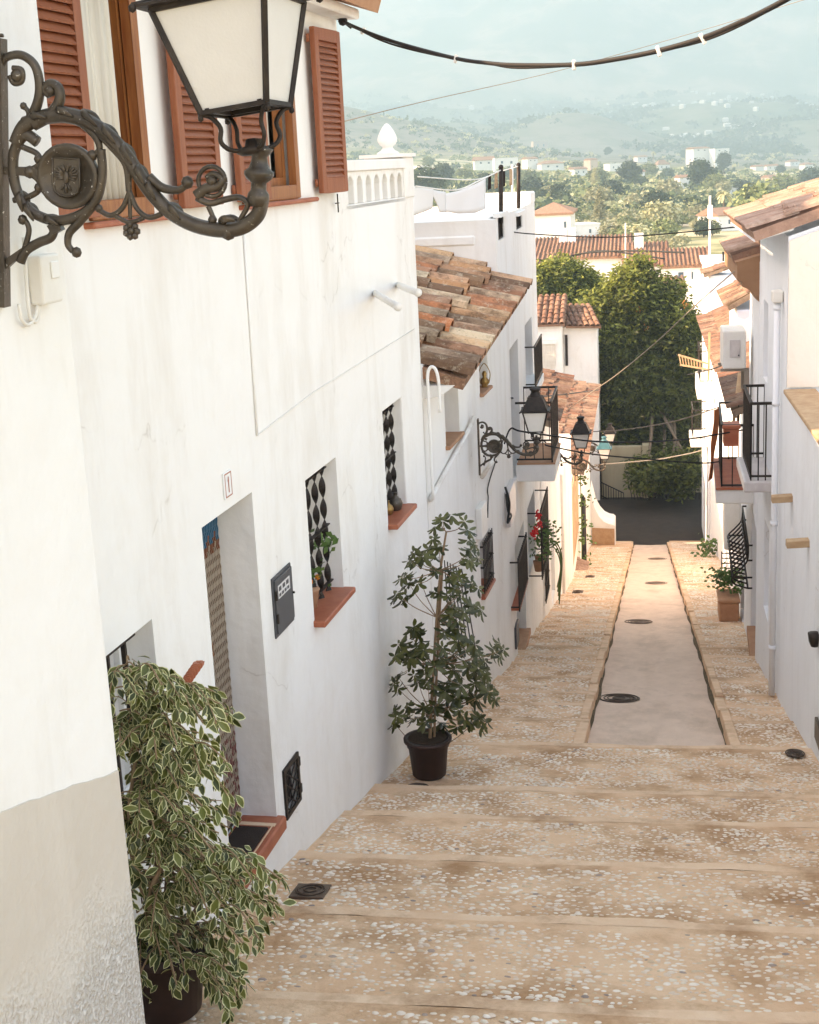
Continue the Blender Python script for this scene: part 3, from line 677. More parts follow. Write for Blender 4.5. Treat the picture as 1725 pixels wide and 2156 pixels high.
# the curtain behind the first window
cu = MB(); n = 40; vs_ = []
for j in (0, 1):
    for i in range(n + 1):
        Y = lerp(6.085, 6.44, i / n); o = -.035 + .018 * math.sin(i * 1.15) + .01 * math.sin(i * 2.7 + 1)
        vs_.append(W2.pt(Y, (-.1, 1.0)[j], o))
cu.add(vs_, [(i, i + 1, n + 2 + i, n + 1 + i) for i in range(n)], True)
cuo = cu.build('curtain', M['curtain']); tag(cuo, 'pale curtain hanging in folds inside the shuttered window behind the big lamp', 'curtain')
so_ = cuo.modifiers.new('thick', 'SOLIDIFY'); so_.thickness = .004
cu2 = MB(); vs_ = []
for j in (0, 1):
    for i in range(n + 1):
        vs_.append(W2.pt(lerp(8.16, 9.02, i / n), (-.06, .96)[j], -.145 + .015 * math.sin(i * 1.3)))
cu2.add(vs_, [(i, i + 1, n + 2 + i, n + 1 + i) for i in range(n)], True)
cuo = cu2.build('curtain', M['curtain']); tag(cuo, 'pale curtain inside the window behind the lamp stem', 'curtain')
# small wrought catch hanging under the last shutter
ct = MB(); ct.tube([W2.pt(10.0, -.17, .03), W2.pt(10.0, -.30, .03)], .005, 5); ct.tube([W2.pt(9.93, -.235, .03), W2.pt(10.03, -.235, .03)], .004, 5)
tag(ct.build('shutter_catch', M['iron']), 'small dark shutter catch on the wall under the shutter nearest the terrace', 'shutter catch')
# basement window behind the bush: frame with bars
t = bar_grille('window_grille', 'dark barred grille in the low window behind the variegated bush', W2, 5.36, 6.12, -3.0, -2.12, -.06, 4, th=.022, rails=0)
r_ = MB(); r_.bar(W2.pt(5.36, -2.125, -.06), W2.pt(6.13, -2.125, -.06), .035, .03); r_.bar(W2.pt(6.13, -2.3, -.06), W2.pt(6.13, -2.42, -.06), .03, .05); r_.build('top_rail', M['iron'], t)
window_unit(h2, W2, 5.36, 6.235, -2.99, -2.10, .165, fm='white', glass='paper', name='low_window')
# the door
dd = MB(); panel(dd, W2, 7.0, 7.81, -3.92, -1.84, -.30, -.245); dd.build('door', M['blackbrown'], h2)
th = MB()
panel(th, W2, 6.95, 7.85, -4.02, -3.925, -.235, .055)
tho = th.build('doorstep', M['terra'], h2, bevel=.012)
ed = MB(); panel(ed, W2, 7.68, 7.72, -3.9245, -3.920, -.2, .03); panel(ed, W2, 7.02, 7.68, -3.9245, -3.920, .010, .018); ed.build('grout_line', M['nose'], tho)
mt = MB(); panel(mt, W2, 6.93, 7.64, -3.923, -3.905, -.2, .005)
tag(mt.build('doormat', M['blackbrown'], bevel=.005), 'black doormat on the orange tiled doorstep', 'doormat')
ds = MB()
panel(ds, W2, 6.6, 7.66, -4.5, -3.99, -.02, .02); ds.build('doorstep_base', M['stucco'], h2)
# bead curtain
bc = MB(); rb = random.Random(5); cols = []
bm_ = bpy.data.materials.new('painted_beads'); bm_.use_nodes = True; N_, L_ = bm_.node_tree.nodes, bm_.node_tree.links
at_ = N_.new('ShaderNodeAttribute'); at_.attribute_name = 'bead'; L_.new(at_.outputs['Color'], N_['Principled BSDF'].inputs['Base Color']); N_['Principled BSDF'].inputs['Roughness'].default_value = .35
bcols = []
for i in range(30):
    Y = 7.02 + i * .0265
    z = -1.84; k = 0
    while z > -3.86:
        h = .030; f = (-1.84 - z) / 2.02
        yy = i / 29
        zig = .012 * ((i % 4) - 1.5)
        if f + zig < .115: c = (.02, .13, .22)
        elif f + zig < .145: c = (.22, .07, .03)
        elif abs(yy - (.25 + .35 * ((f * 2.2) % 1.0))) < .09 and f > .34: c = (.52, .30, .03)
        elif abs(yy - (.25 + .35 * ((f * 2.2) % 1.0))) < .13 and f > .34: c = (.28, .10, .03)
        elif f > .74 and rb.random() < .35: c = (.25, .09, .07)
        else: c = (.40, .31, .23) if (k % 2) else (.30, .22, .16)
        x_ = .006 * (1 if k % 2 else -1)
        c0 = W2.pt(Y + x_, z, -.225); c1 = W2.pt(Y - x_, z - h, -.225)
        n0 = len(bc.f); bc.bar(c0, c1, .011, .009); bcols += [c] * (len(bc.f) - n0)
        z -= h; k += 1
bo = bc.build('bead_curtain', bm_)
at = bo.data.color_attributes.new('bead', 'FLOAT_COLOR', 'CORNER')
arr = np.repeat(np.array([(*c, 1) for c in bcols], dtype=np.float32), [len(f) for f in bc.f], axis=0); at.data.foreach_set('color', arr.ravel())
tag(bo, 'bead curtain with a blue band on top hanging in the doorway', 'bead curtain')
rl_ = MB(); rl_.tube([W2.pt(7.0, -1.84, -.225), W2.pt(7.8, -1.84, -.225)], .012, 6); rl_.build('curtain_rail', M['iron'], bo)
# house number
hn = MB(); panel(hn, W2, 7.35, 7.475, -1.765, -1.615, .001, .012)
ho = tag(hn.build('house_number', M['white'], bevel=.003), 'white tile with the number 1 above the door with the bead curtain', 'house number')
b_ = MB(); frame(b_, W2, 7.36, 7.465, -1.758, -1.622, .012, .0135, .006); panel(b_, W2, 7.410, 7.420, -1.735, -1.645, .012, .014); b_.poly([W2.pt(7.411, -1.647, .0138), W2.pt(7.396, -1.668, .0138), W2.pt(7.398, -1.672, .0138), W2.pt(7.411, -1.658, .0138)]); b_.build('digit', M['terra'], ho)
# meter cabinet
mc = thing('meter_cabinet', 'dark grey metal meter cabinet with a white sticker between the door and the grilled window', 'meter box', W2.pt(8.23, -2.82))
b_ = MB(); panel(b_, W2, 8.035, 8.415, -2.825, -2.435, .001, .012); b_.build('cabinet_frame', M['grey'], mc, bevel=.003)
b_ = MB(); panel(b_, W2, 8.055, 8.40, -2.80, -2.455, .012, .022); dro = b_.build('cabinet_door', M['grey'], mc, bevel=.003)
b_ = MB(); panel(b_, W2, 8.10, 8.34, -2.585, -2.50, .0225, .0235)
st_ = b_.build('sticker', M['paper'], dro)
b_ = MB()
for k in range(4): panel(b_, W2, 8.115 + k * .055, 8.155 + k * .055, -2.575, -2.555, .0236, .0240)
for k in range(3): panel(b_, W2, 8.115 + k * .075, 8.165 + k * .075, -2.54, -2.512, .0236, .0240)
b_.build('print', M['grey'], st_)
b_ = MB(); b_.tube([W2.pt(8.392, -2.63, .022), W2.pt(8.392, -2.63, .034)], .008, 8); b_.build('lock', M['iron'], dro)
for zz in (-2.55, -2.70): b_ = MB(); panel(b_, W2, 8.05, 8.065, zz - .03, zz + .03, .018, .03); b_.build('hinge', M['iron'], dro)
# vent grille near the ground: pierced plate
vg = thing('vent_grille', 'black cast iron vent grille near the ground to the right of the door', 'vent grille', W2.pt(8.14, -4.04))
b_ = MB(); frame(b_, W2, 7.985, 8.30, -4.035, -3.695, .001, .014, .03); panel(b_, W2, 8.29, 8.325, -3.80, -3.74, .002, .014); panel(b_, W2, 8.29, 8.325, -3.99, -3.93, .002, .014); b_.build('vent_frame', M['iron'], vg)
b_ = MB()
for k in range(7):
    f = k / 6
    for sgn in (-1, 1):
        y0, y1 = 8.01, 8.275; z0 = lerp(-4.2, -3.72, f); z1 = z0 + .17 * sgn
        za_, zb_ = (z0, z1)
        pts = []
        for q in range(9):
            t = q / 8; zz = lerp(za_, zb_, t)
            if -4.02 < zz < -3.71: pts.append(W2.pt(lerp(y0, y1, t), zz, .006))
        if len(pts) > 1: b_.tube(pts, .006, 4)
b_.build('lattice', M['iron'], vg)
b_ = MB(); panel(b_, W2, 7.99, 8.30, -4.03, -3.70, -.059, -.05); b_.build('vent_back', M['blackbrown'], vg)
# grilled windows with terracotta sills
for (a, b, c, d, e), lb, nb, nt in ((GW1, 'twisted iron bars of the grilled window over the red sill right of the meter cabinet', 4, 6), (GW2, 'twisted iron bars of the second grilled window, the one next to the tiled roof', 4, 6)):
    window_unit(h2, W2, a + .005, b - .005, c + .005, d - .005, e - .01, fm='white', glass='curtain', name='grilled_window')
    sill(h2, W2, a, b, c + .016, e - .02, .085, .045, ov=.025)
    g = bar_grille('window_grille', lb, W2, a + .01, b - .01, c + .02, d - .01, -.085, nb, twist=nt, rails=3, tw=.05)
# potted flowers and jugs on those sills
def leafy(mb, c, n, r, ls, rr, flat=.6):
    c = Vector(c)
    for _ in range(n):
        d = Vector((rr.gauss(0, 1), rr.gauss(0, 1), rr.gauss(.3, 1) * flat + .2)); p = c + d * r * .5; a = Vector((rr.gauss(0, 1), rr.gauss(0, 1), rr.gauss(0, .6))).normalized(); b = a.orthogonal().normalized()
        mb.add([p, p + a * ls * .5 + b * ls * .3, p + a * ls, p + a * ls * .5 - b * ls * .3], ((0, 1, 2, 3),))
M['leafg'] = mat('green_leaves', (.06, .12, .025), .5, (.12, .20, .05), 9)
rr = random.Random(9)
pt_ = thing('flower_pot', 'orange flowers potted behind the twisted bars of the window right of the meter cabinet', 'potted plant', W2.pt(9.2, -2.99, -.11))
b_ = MB(); b_.lathe([(.05, 0), (.07, .13), (.078, .14), (.072, .15)], 14, W2.pt(9.15, -2.99, -.11)); b_.build('pot', M['terrapale'], pt_)
b_ = MB(); leafy(b_, W2.pt(9.15, -2.76, -.11), 60, .13, .06, rr); leafy(b_, W2.pt(9.45, -2.62, -.06), 26, .1, .075, rr); b_.build('foliage', M['leafg'], pt_)
b_ = MB()
for k in range(16): b_.ball(W2.pt(9.15 + rr.uniform(-.2, .25), -2.80 + rr.uniform(-.1, .16), -.13 + rr.uniform(-.02, .06)), .022, 6)
b_.build('blossom', M['orangefruit'], pt_)
for k, (yy, hh, ml, lb) in enumerate(((11.58, 1.0, 'cast', 'largest round jug on the sill of the second grilled window'), (11.42, .8, 'brass', 'brass coloured small jug on the sill of the second grilled window, in the middle'), (11.22, .75, 'pot', 'darkest small jug at the near end of the sill of the second grilled window'))):
    b_ = MB(); b_.lathe([(.03, 0), (.055, .03), (.065, .07), (.05, .11), (.02, .13), (.018, .16), (.026, .165)], 14, W2.pt(yy, -2.895, -.05 - .03 * k)); b_.tube(spline([W2.pt(yy + .05, -2.83, -.05 - .03 * k), W2.pt(yy + .09, -2.79, -.05 - .03 * k), W2.pt(yy + .02, -2.755, -.05 - .03 * k)], 4), .006, 5)
    for v in range(len(b_.v)):
        q = b_.v[v]; b0 = W2.pt(yy, -2.895, -.05 - .03 * k); b_.v[v] = tuple(b0 + (Vector(q) - b0) * hh)
    tag(b_.build('jug', M[ml]), lb, 'jug', 'jugs on the second grilled window sill')
# ================================================================== STREET LAMPS
def build_lamp(label, loc, rz, roofm='iron', detail=True, group='wall lamps along the left side of the street'):
    """bracket in the local XZ plane (x away from the wall), origin at the middle of the wall bar"""
    K_ = .000857
    def q(x, y, d=0.0): return Vector(((x - 415) * K_, d, -(y - 900) * K_))
    t = thing('street_lamp', label, 'street lamp', loc, rz, group)
    m = MB(); n = 8 if detail else 4
    def cv(pts, r0, r1=None, flat=1.0, seg=None):
        s = spline([q(*p) for p in pts], seg or (7 if detail else 3)); k = len(s)
        r1 = r0 if r1 is None else r1
        m.tube(s, [lerp(r0, r1, i / (k - 1)) * K_ for i in range(k)], n, up=(0, 1, 0), flat=flat)
    # main arm, with a leaf-like ridge laid over it
    cv([(468, 800), (500, 742), (560, 712), (640, 700), (720, 716), (790, 755), (850, 812), (900, 880), (950, 940), (1010, 990), (1090, 1024), (1180, 1034), (1250, 1020), (1300, 980), (1315, 930)], 25, 25)
    cv([(500, 735), (600, 698), (690, 700), (770, 738), (840, 798), (890, 862), (930, 915)], 24, 15)
    cv([(560, 715), (660, 712), (740, 742), (810, 800), (850, 850), (860, 930)], 15, 9)
    cv([(930, 880), (975, 910), (1030, 915), (1060, 895)], 18, 10)
    m.ball(q(1062, 888), 22 * K_, 8); m.ball(q(1205, 1040), 27 * K_, 8)
    # big ring round the medallion and the heart-shaped loops by the wall
    cv([(765, 800), (770, 880), (755, 950), (720, 1000), (650, 1035), (580, 1040), (510, 1010), (470, 950), (458, 880), (465, 820), (500, 770), (545, 790)], 16, 20)
    cv([(458, 800), (500, 812), (545, 830), (550, 860), (520, 880), (455, 885)], 10); cv([(458, 985), (500, 975), (545, 950), (550, 920), (520, 897), (455, 892)], 10)
    m.ball(q(548, 845), 17 * K_, 8); m.ball(q(548, 938), 17 * K_, 8); m.bar(q(420, 889), q(560, 889), 26 * K_)
    m.ball(q(517, 889), 22 * K_, 8); cv([(700, 720), (745, 760), (760, 800), (735, 825)], 16, 9); m.ball(q(735, 822), 19 * K_, 8)
    # scrolls above
    cv([(472, 790), (515, 730), (548, 660), (553, 600), (535, 545), (490, 518), (440, 528), (418, 560)], 20, 12)
    cv([(460, 560), (492, 565), (492, 598), (466, 606), (452, 584)], 9, 12); m.ball(q(478, 584), 24 * K_, 10)
    cv([(530, 735), (590, 700), (622, 655), (618, 615), (590, 603), (572, 622), (590, 640)], 22, 13); m.ball(q(590, 625), 20 * K_, 8)
    cv([(510, 740), (515, 700), (500, 680)], 10, 8); m.ball(q(497, 678), 13 * K_, 8)
    cv([(440, 520), (412, 545), (410, 470), (430, 460)], 8, 6)
    # scrolls below
    cv([(480, 1185), (500, 1130), (512, 1080), (500, 1050), (485, 1045)], 11, 9); m.ball(q(490, 1047), 18 * K_, 8)
    cv([(480, 1190), (500, 1150), (545, 1120), (590, 1098), (605, 1060), (608, 1035)], 17, 15); m.bar(q(590, 1075), q(625, 1055), 34 * K_)
    cv([(735, 985), (690, 1040), (655, 1080), (650, 1118), (668, 1140)], 17, 11); m.ball(q(680, 1142), 19 * K_, 8)
    # pendant under the arm
    cv([(868, 840), (862, 890), (864, 940)], 11, 9); cv([(864, 930), (840, 985), (800, 1012), (760, 998)], 9, 9); cv([(864, 930), (892, 985), (935, 1010), (985, 990)], 9, 9)
    m.ball(q(758, 992), 15 * K_, 8); m.ball(q(985, 985), 15 * K_, 8); cv([(864, 930), (868, 1020)], 8, 7)
    cv([(815, 1012), (864, 1030), (915, 1012)], 8, 8)
    for k in range(7):
        a = math.pi * 2 * k / 7; m.ball(q(872 + 20 * math.cos(a), 1058 + 20 * math.sin(a)), 13 * K_, 6)
    m.ball(q(872, 1058), 15 * K_, 6)
    # snail ring on the arm, and the small leaves beside the stem
    m.tube([q(1145 + 46 * math.cos(a), 880 + 48 * math.sin(a)) for a in [2 * math.pi * i / 20 for i in range(21)]], 8 * K_, 6, up=(0, 1, 0))
    cv([(1095, 930), (1125, 905), (1165, 895), (1180, 870), (1150, 855), (1125, 870)], 20, 8); m.ball(q(1145, 878), 20 * K_, 8)
    cv([(1095, 935), (1140, 950), (1190, 935), (1240, 925), (1268, 945), (1250, 985), (1235, 1010)], 12, 8); cv([(1135, 960), (1150, 990), (1160, 1005)], 9, 8); m.ball(q(1150, 1003), 16 * K_, 8)
    # stem and cup
    m.lathe([(.024, 0), (.032, .02), (.03, .035), (.022, .045), (.022, .065), (.035, .075), (.042, .086), (.042, .095), (.03, .105), (.024, .12), (.022, .135), (.034, .15), (.038, .158), (.016, .162), (.016, .185)], 12 if detail else 6, q(1303, 950))
    # wall bar and clamps
    m.hexa([q(402, 1345, -.022), q(432, 1345, -.022), q(432, 1345, .022), q(402, 1345, .022), q(402, 470, -.022), q(432, 470, -.022), q(432, 470, .022), q(402, 470, .022)])
    m.hexa([q(405, 1240, -.01), q(470, 1180, -.01), q(470, 1180, .01), q(405, 1240, .01), q(405, 1200, -.01), q(490, 1140, -.01), q(490, 1140, .01), q(405, 1200, .01)])
    if detail:     # acanthus leaves along the arm
        for (x, y, a, L_) in ((520, 720, .2, 60), (610, 690, -.1, 60), (700, 690, -.5, 60), (770, 730, -.7, 60), (835, 785, -.85, 60), (885, 850, -.9, 55), (925, 900, -.9, 50), (1000, 970, -.6, 50), (1180, 1010, .3, 50), (480, 960, -1.2, 50), (500, 1000, -.8, 50), (570, 1040, -.2, 50)):
            for sgn in (-1, 1):
                p0 = q(x, y, 0); p1 = q(x + L_ * math.cos(a) * .5, y - L_ * math.sin(a) * .5 - 8, sgn * 32 * K_); p2 = q(x + L_ * math.cos(a) * 1.15, y - L_ * math.sin(a) * 1.15 + 6, sgn * 26 * K_)
                m.tube(spline([p0, p1, p2], 4), [16 * K_ * f for f in (1, 1, .95, .9, .8, .7, .55, .4, .2)], 6, up=(0, 1, 0), flat=.6)
    m.build('bracket', M['cast'], t, loc=(0, 0, 0))
    if detail:     # lobed leaf edges hanging under the arm and round the ring
        for (x, y, a, s_) in ((640, 742, 5.2, 1), (675, 752, 5.1, 1), (708, 770, 5.0, 1.1), (738, 795, 4.9, 1.1), (780, 800, 4.6, 1), (812, 832, 4.5, 1.1), (836, 868, 4.4, 1), (850, 905, 4.4, .8), (900, 905, 4.2, .9), (940, 955, 4.2, .9), (480, 800, 2.4, 1), (470, 835, 2.9, .9), (470, 950, 3.5, .9), (490, 990, 3.9, 1), (530, 1020, 4.3, 1), (575, 1036, 4.6, 1), (600, 700, 1.8, .8), (660, 690, 1.4, .8), (540, 640, .4, .8), (550, 605, .2, .7), (1010, 1000, 4.4, .8), (1060, 1025, 4.5, .8), (1225, 1000, 1.2, 1), (1262, 975, 1.0, .9)):
            p0 = q(x, y); d = Vector((math.cos(a), 0, math.sin(a))); m.tube([p0, p0 + d * .014 * s_, p0 + d * .026 * s_], [.012 * s_, .011 * s_, .004], 7, up=(0, 1, 0), flat=.75)
    # medallion with shield and eagle relief
    m = MB(); mc_ = q(652, 895)
    for sgn in (1,):
        m.lathe([(.088, -.014), (.092, -.008), (.092, .008), (.088, .014), (.078, .014), (.074, .009), (.001, .009)], 28 if detail else 12, mc_, (0, -1, 0))
        m.lathe([(.078, -.014), (.074, -.009), (.001, -.009)], 28 if detail else 12, mc_, (0, -1, 0))
    mo = m.build('medallion', M['cast'], t, loc=(0, 0, 0))
    m = MB()
    sh = [(-.040, .050), (.040, .050), (.040, -.02), (.034, -.042), (.018, -.052), (0, -.055), (-.018, -.052), (-.034, -.042), (-.040, -.02)]
    for s0, y0, y1 in ((1.0, -.008, -.016),):
        m.prism([mc_ + Vector((x * s0, y0, z * s0)) for x, z in sh], (0, y1 - y0, 0))
    if detail:
        m.tube([mc_ + Vector((x, -.0175, z)) for x, z in sh + sh[:1]], .0028, 5)
        m.ball(mc_ + Vector((0, -.0165, -.002)), .013, 8, (.8, .5, 1.5))
        for sg in (-1, 1):
            m.tube(spline([mc_ + Vector((sg * .004, -.0185, .014)), mc_ + Vector((sg * .008, -.020, .028)), mc_ + Vector((sg * .016, -.0185, .03))], 3), [.004, .004, .0035, .0035, .003, .003, .0015][:7], 5)
            for k in range(5):
                a = .9 - k * .42; m.tube([mc_ + Vector((sg * .008, -.0175, .008 - k * .003)), mc_ + Vector((sg * (.012 + .022 * math.cos(a)), -.0195, .008 + .024 * math.sin(a)))], [.0048, .003], 5)
            m.tube([mc_ + Vector((sg * .004, -.0175, -.02)), mc_ + Vector((sg * .014, -.0185, -.038))], .003, 5)
        m.tube([mc_ + Vector((0, -.0175, -.02)), mc_ + Vector((0, -.0185, -.044))], [.004, .006], 5)
    m.build('crest', M['cast'], mo, loc=(0, 0, 0))
    # ---- lantern, its parts share the pivot at the stem top
    piv = q(1300, 790); parts = []
    hb, ht, hz0, hz1 = 108 * K_, 182 * K_, (790 - 665) * K_, (790 - 355) * K_
    fr = MB()
    for sx in (-1, 1):
        for sy in (-1, 1):
            fr.bar((sx * hb, sy * hb, hz0), (sx * ht, sy * ht, hz1), 15 * K_)
            c_ = [(sx * .012, sy * .012, .0), (sx * .045, sy * .045, .006), (sx * .062, sy * .062, .03), (sx * .058, sy * .058, .065), (sx * .075, sy * .075, .095), (sx * hb * 1.05, sy * hb * 1.05, hz0 - .004)]
            fr.tube(spline(c_, 4), .0065, 6)
            fr.ball((sx * hb * 1.02, sy * hb * 1.02, hz0 - .014), .009, 6)
    for (h, z, w_) in ((hb, hz0, 14 * K_), (ht, hz1, 16 * K_)):
        for a in (-1, 1): fr.bar((-h, a * h, z), (h, a * h, z), w_); fr.bar((a * h, -h, z), (a * h, h, z), w_)
    fr.lathe([(.03, -.012), (.045, -.004), (.045, .004), (.02, .012), (.014, .03)], 10, (0, 0, 0))
    f1 = fr.build('lantern_frame', M['iron'], t, loc=piv); parts.append(f1)
    gl = MB(); i0, i1 = hb - .004, ht - .004
    pb = [(-i0, -i0, hz0), (i0, -i0, hz0), (i0, i0, hz0), (-i0, i0, hz0)]; pt = [(-i1, -i1, hz1), (i1, -i1, hz1), (i1, i1, hz1), (-i1, i1, hz1)]
    for k in range(4):
        k2 = (k + 1) % 4; gl.quad(pb[k], pb[k2], pt[k2], pt[k])
    g1 = gl.build('lantern_glass', M['milk'], t, loc=piv); parts.append(g1)
    so = g1.modifiers.new('thick', 'SOLIDIFY'); so.thickness = .003
    if detail:     # bottom ring with the lamp seat
        bt = MB(); bt.bar((-hb * .8, -hb * .8, hz0 + .004), (hb * .8, -hb * .8, hz0 + .004), .012); bt.bar((-hb * .8, hb * .8, hz0 + .004), (hb * .8, hb * .8, hz0 + .004), .012); bt.bar((-hb * .8, -hb, hz0 + .004), (-hb * .8, hb, hz0 + .004), .012); bt.bar((hb * .8, -hb, hz0 + .004), (hb * .8, hb, hz0 + .004), .012)
        parts.append(bt.build('bottom_rim', M['iron'], t, loc=piv))
    rf = MB(); z0, z1, z2 = hz1 + .004, hz1 + 26 * K_, (790 - 140) * K_; he, h2_ = 222 * K_, 100 * K_
    def ring(h, z): return [(-h, -h, z), (h, -h, z), (h, h, z), (-h, h, z)]
    rs = [ring(ht * 1.02, z0), ring(he, z0 + .002), ring(he, z0 + .010), ring(ht * 1.0, z1), ring(h2_, z2), ring(h2_ * .9, z2 + .006)]
    for a, b in zip(rs, rs[1:]):
        for k in range(4): rf.quad(a[k], a[(k + 1) % 4], b[(k + 1) % 4], b[k])
    rf.poly(rs[-1])
    rf.lathe([(.095 * .9, z2 + .002), (.07, z2 + .02), (.056, z2 + .05), (.054, z2 + .075), (.062, z2 + .082), (.072, z2 + .09), (.074, z2 + .108), (.05, z2 + .118), (.02, z2 + .124)], 14, (0, 0, 0))
    for k in range(4):
        for a, b, r in ((rs[2], rs[3], .006), (rs[3], rs[4], .006)): rf.tube([a[k], b[k]], r, 5)
        rf.ball(rs[1][k], .012, 6)
    parts.append(rf.build('lantern_roof', M[roofm], t, loc=piv))
    return t, parts
def lamp_at(label, W, Yl, xl, yl, roofm='iron', detail=True):
    """stands the lantern's bottom centre on the ray through (xl, yl) at depth Yl; the bar sits on wall W"""
    p = ray(xl, yl); p = p * (Yl / p.y)
    X = W.X(Yl) + .012
    s = (p.x - X) / .758                   # small differences in reach between the lamps
    t, parts = build_lamp(label, Vector((X, Yl, p.z - .2)), 0, roofm, detail)
    t.scale = (s, s, s); t.location = Vector((X, Yl, p.z - .2014 * s)); ORG[t.name] = t.location.copy()
    return t
W3 = Wall(-1.99, 12.62, .0605, 1)
# the big lamp: bracket square to the near wall
L1, LP = build_lamp('largest street lamp, close up at the top left, its scrolled bracket on the nearest house', (0, 0, 0), 0)
L1.location = (-1.807, 3.90, .034); L1.rotation_euler = (0, .109, 0); ORG[L1.name] = Vector(L1.location)
_R = Matrix.Rotation(-.095, 4, 'Z') @ Matrix.Rotation(-.022, 4, 'X') @ Matrix.Rotation(-.104, 4, 'Y')
_w = Matrix.Translation(Vector((-1.068, 3.896, .172))) @ _R @ Matrix.Translation(Vector((0, 0, -.107 * 1.033))) @ Matrix.Scale(1.033, 4)
_Li = Matrix.LocRotScale(L1.location, L1.rotation_euler, None).inverted()
for p in LP: p.matrix_local = _Li @ _w
W3x = lambda Y: -1.74
LW3 = Wall(-1.745, 15, .0, 1)
lamp_at('second largest street lamp, on its scrolled bracket right in front of the white balcony', LW3, 14.75, 1129, 907)
lamp_at('third street lamp down the street, hanging in front of the brown tiled roof', Wall(-1.66, 22.6, 0), 22.6, 1224, 941, detail=False)
lamp_at('lamp with the blue-green hood, the lower of the two in front of the dark tree', Wall(-1.62, 33.5, 0), 33.5, 1273, 965, 'teal', False)
lamp_at('farthest small lamp, just above the one with the blue-green hood', Wall(-1.70, 42, 0), 42, 1285, 930, 'iron', False)

# ================================================================== THIRD HOUSE (tiled eave, terrace, balcony)
h3 = thing('house', 'third white house on the left with the mossy tiled eave, roof terrace and small balcony', 'house', W3.pt(16, gz(16)))
YT = 17.2
W3b = Wall(-1.715, YT, .004, 1)
def rect(W, xl, xr, yt, yb, ref='r', dep=.25):
    """opening from pixels: near edge xl, far edge xr, top and bottom read at the far edge"""
    Ya = W.hit(xl, (yt + yb) / 2).y; Yb = W.hit(xr, (yt + yb) / 2).y
    x = xr if ref == 'r' else xl
    return (Ya, Yb, W.yz(x, yb)[1], W.yz(x, yt)[1], dep)
wA = rect(W3, 936, 966, 797, 914, dep=.3); wB = rect(W3, 1009, 1027, 738, 815, dep=.25)
g1 = rect(W3, 1011, 1033, 1108, 1224, dep=.2)
m_ = MB()
facade(m_, W3, 12.64, YT, -8.2, -1.78, [wA, wB, g1], depth=4.5)
bd = rect(W3b, 1076, 1094, 706, 990, dep=.3)
o2 = rect(W3b, 1106, 1121, 663, 792, dep=.3)
gd = rect(W3b, 1086, 1106, 1085, 1338, dep=.3)
gw = rect(W3b, 1074, 1083, 1120, 1240, dep=.15)
gg = rect(W3b, 1111, 1127, 1022, 1170, dep=.2)
YE = 23.4
def clampz(h): return h
v1 = rect(W3b, 1049, 1062, 452, 500, dep=.12); v2 = rect(W3b, 1087, 1100, 449, 478, dep=.12)
holes = [bd, o2, gd, gg, v1, v2]
facade(m_, W3b, YT, YE, -9.5, -.68, holes, depth=5.5)
m_.build('wall', M['stucco'], h3, bevel=.014, merge=True, seg=2)
print('openings', [tuple(round(q, 2) for q in h) for h in (wA, wB, g1, bd, o2, gd, gg, v1, v2)])
tp = MB()     # terrace parapet steps and coping
tp.box(-6.5, -1.97, YT - .02, YT + .22, -.98, -.86); tp.build('parapet_coping', M['stucco'], h3, bevel=.02)
for v in (v1, v2): tp = MB(); panel(tp, W3b, v[0] - .1, v[1] + .1, v[3], v[3] + .05, -.05, .05); tp.build('grille_lintel', M['stucco'], h3)
tp = MB(); panel(tp, W3b, YE - .75, YE + .02, -.68, -.50, -.9, .01)
tp.build('terrace_block', M['stucco'], h3, bevel=.02)
# tiled eave roof
E0 = Vector((-1.99 + .40, 12.66, -1.93)); E1 = Vector((-1.715 + .36, YT - .03, -1.50))
tile_roof('roof', M['tile'], E0, E1, Vector((-1, .06, .30)), 3.4, h3, pitch=.29, row=.50, r=.130, step=.05, seed=2)
sf = MB(); sf.hexa([(-1.99 + .0, 12.66, -2.10), (-1.99 + .16, 12.66, -2.08), (-1.715 + .14, YT - .03, -1.64), (-1.715, YT - .03, -1.66), (-1.99, 12.66, -1.98), (-1.99 + .30, 12.66, -1.98), (-1.715 + .27, YT - .03, -1.55), (-1.715, YT - .03, -1.55)])
sf.build('cornice', M['stucco'], h3)
for h in (wA, wB): sill(h3, W3, h[0], h[1], h[2] + .014, h[4] - .01, .05, .04, 'terrapale'); window_unit(h3, W3, h[0], h[1], h[2], h[3], h[4] - .01, fm='white', glass='glassd')
sill(h3, W3, g1[0], g1[1], g1[2] + .014, .18, .05, .04, 'terra')
window_unit(h3, W3, g1[0], g1[1], g1[2], g1[3], .18, fm='white')
for v in (v1, v2):
    fr_ = MB(); frame(fr_, W3b, v[0], v[1], v[2], v[3], -.1, -.02, .02)
    n = 9
    for k in range(n): fr_.bar(W3b.pt(lerp(v[0], v[1], (k + .5) / n), v[2], -.06), W3b.pt(lerp(v[0], v[1], (k + .5) / n), v[3], -.06), .03, .02)
    fr_.build('terrace_grille', M['iron'], h3)
for h in (bd, o2): window_unit(h3, W3b, h[0], h[1], h[2], h[3], h[4] - .02, fm='white', name='balcony_door')
d_ = MB(); panel(d_, W3b, gd[0], gd[1], gd[2], gd[3], -.29, -.25); d_.build('door', M['green'], h3)
sill(h3, W3b, gd[0], gd[1], gd[2] + .014, .25, .06, .09, 'terrapale')
window_unit(h3, W3b, gg[0], gg[1], gg[2], gg[3], .18, fm='white')
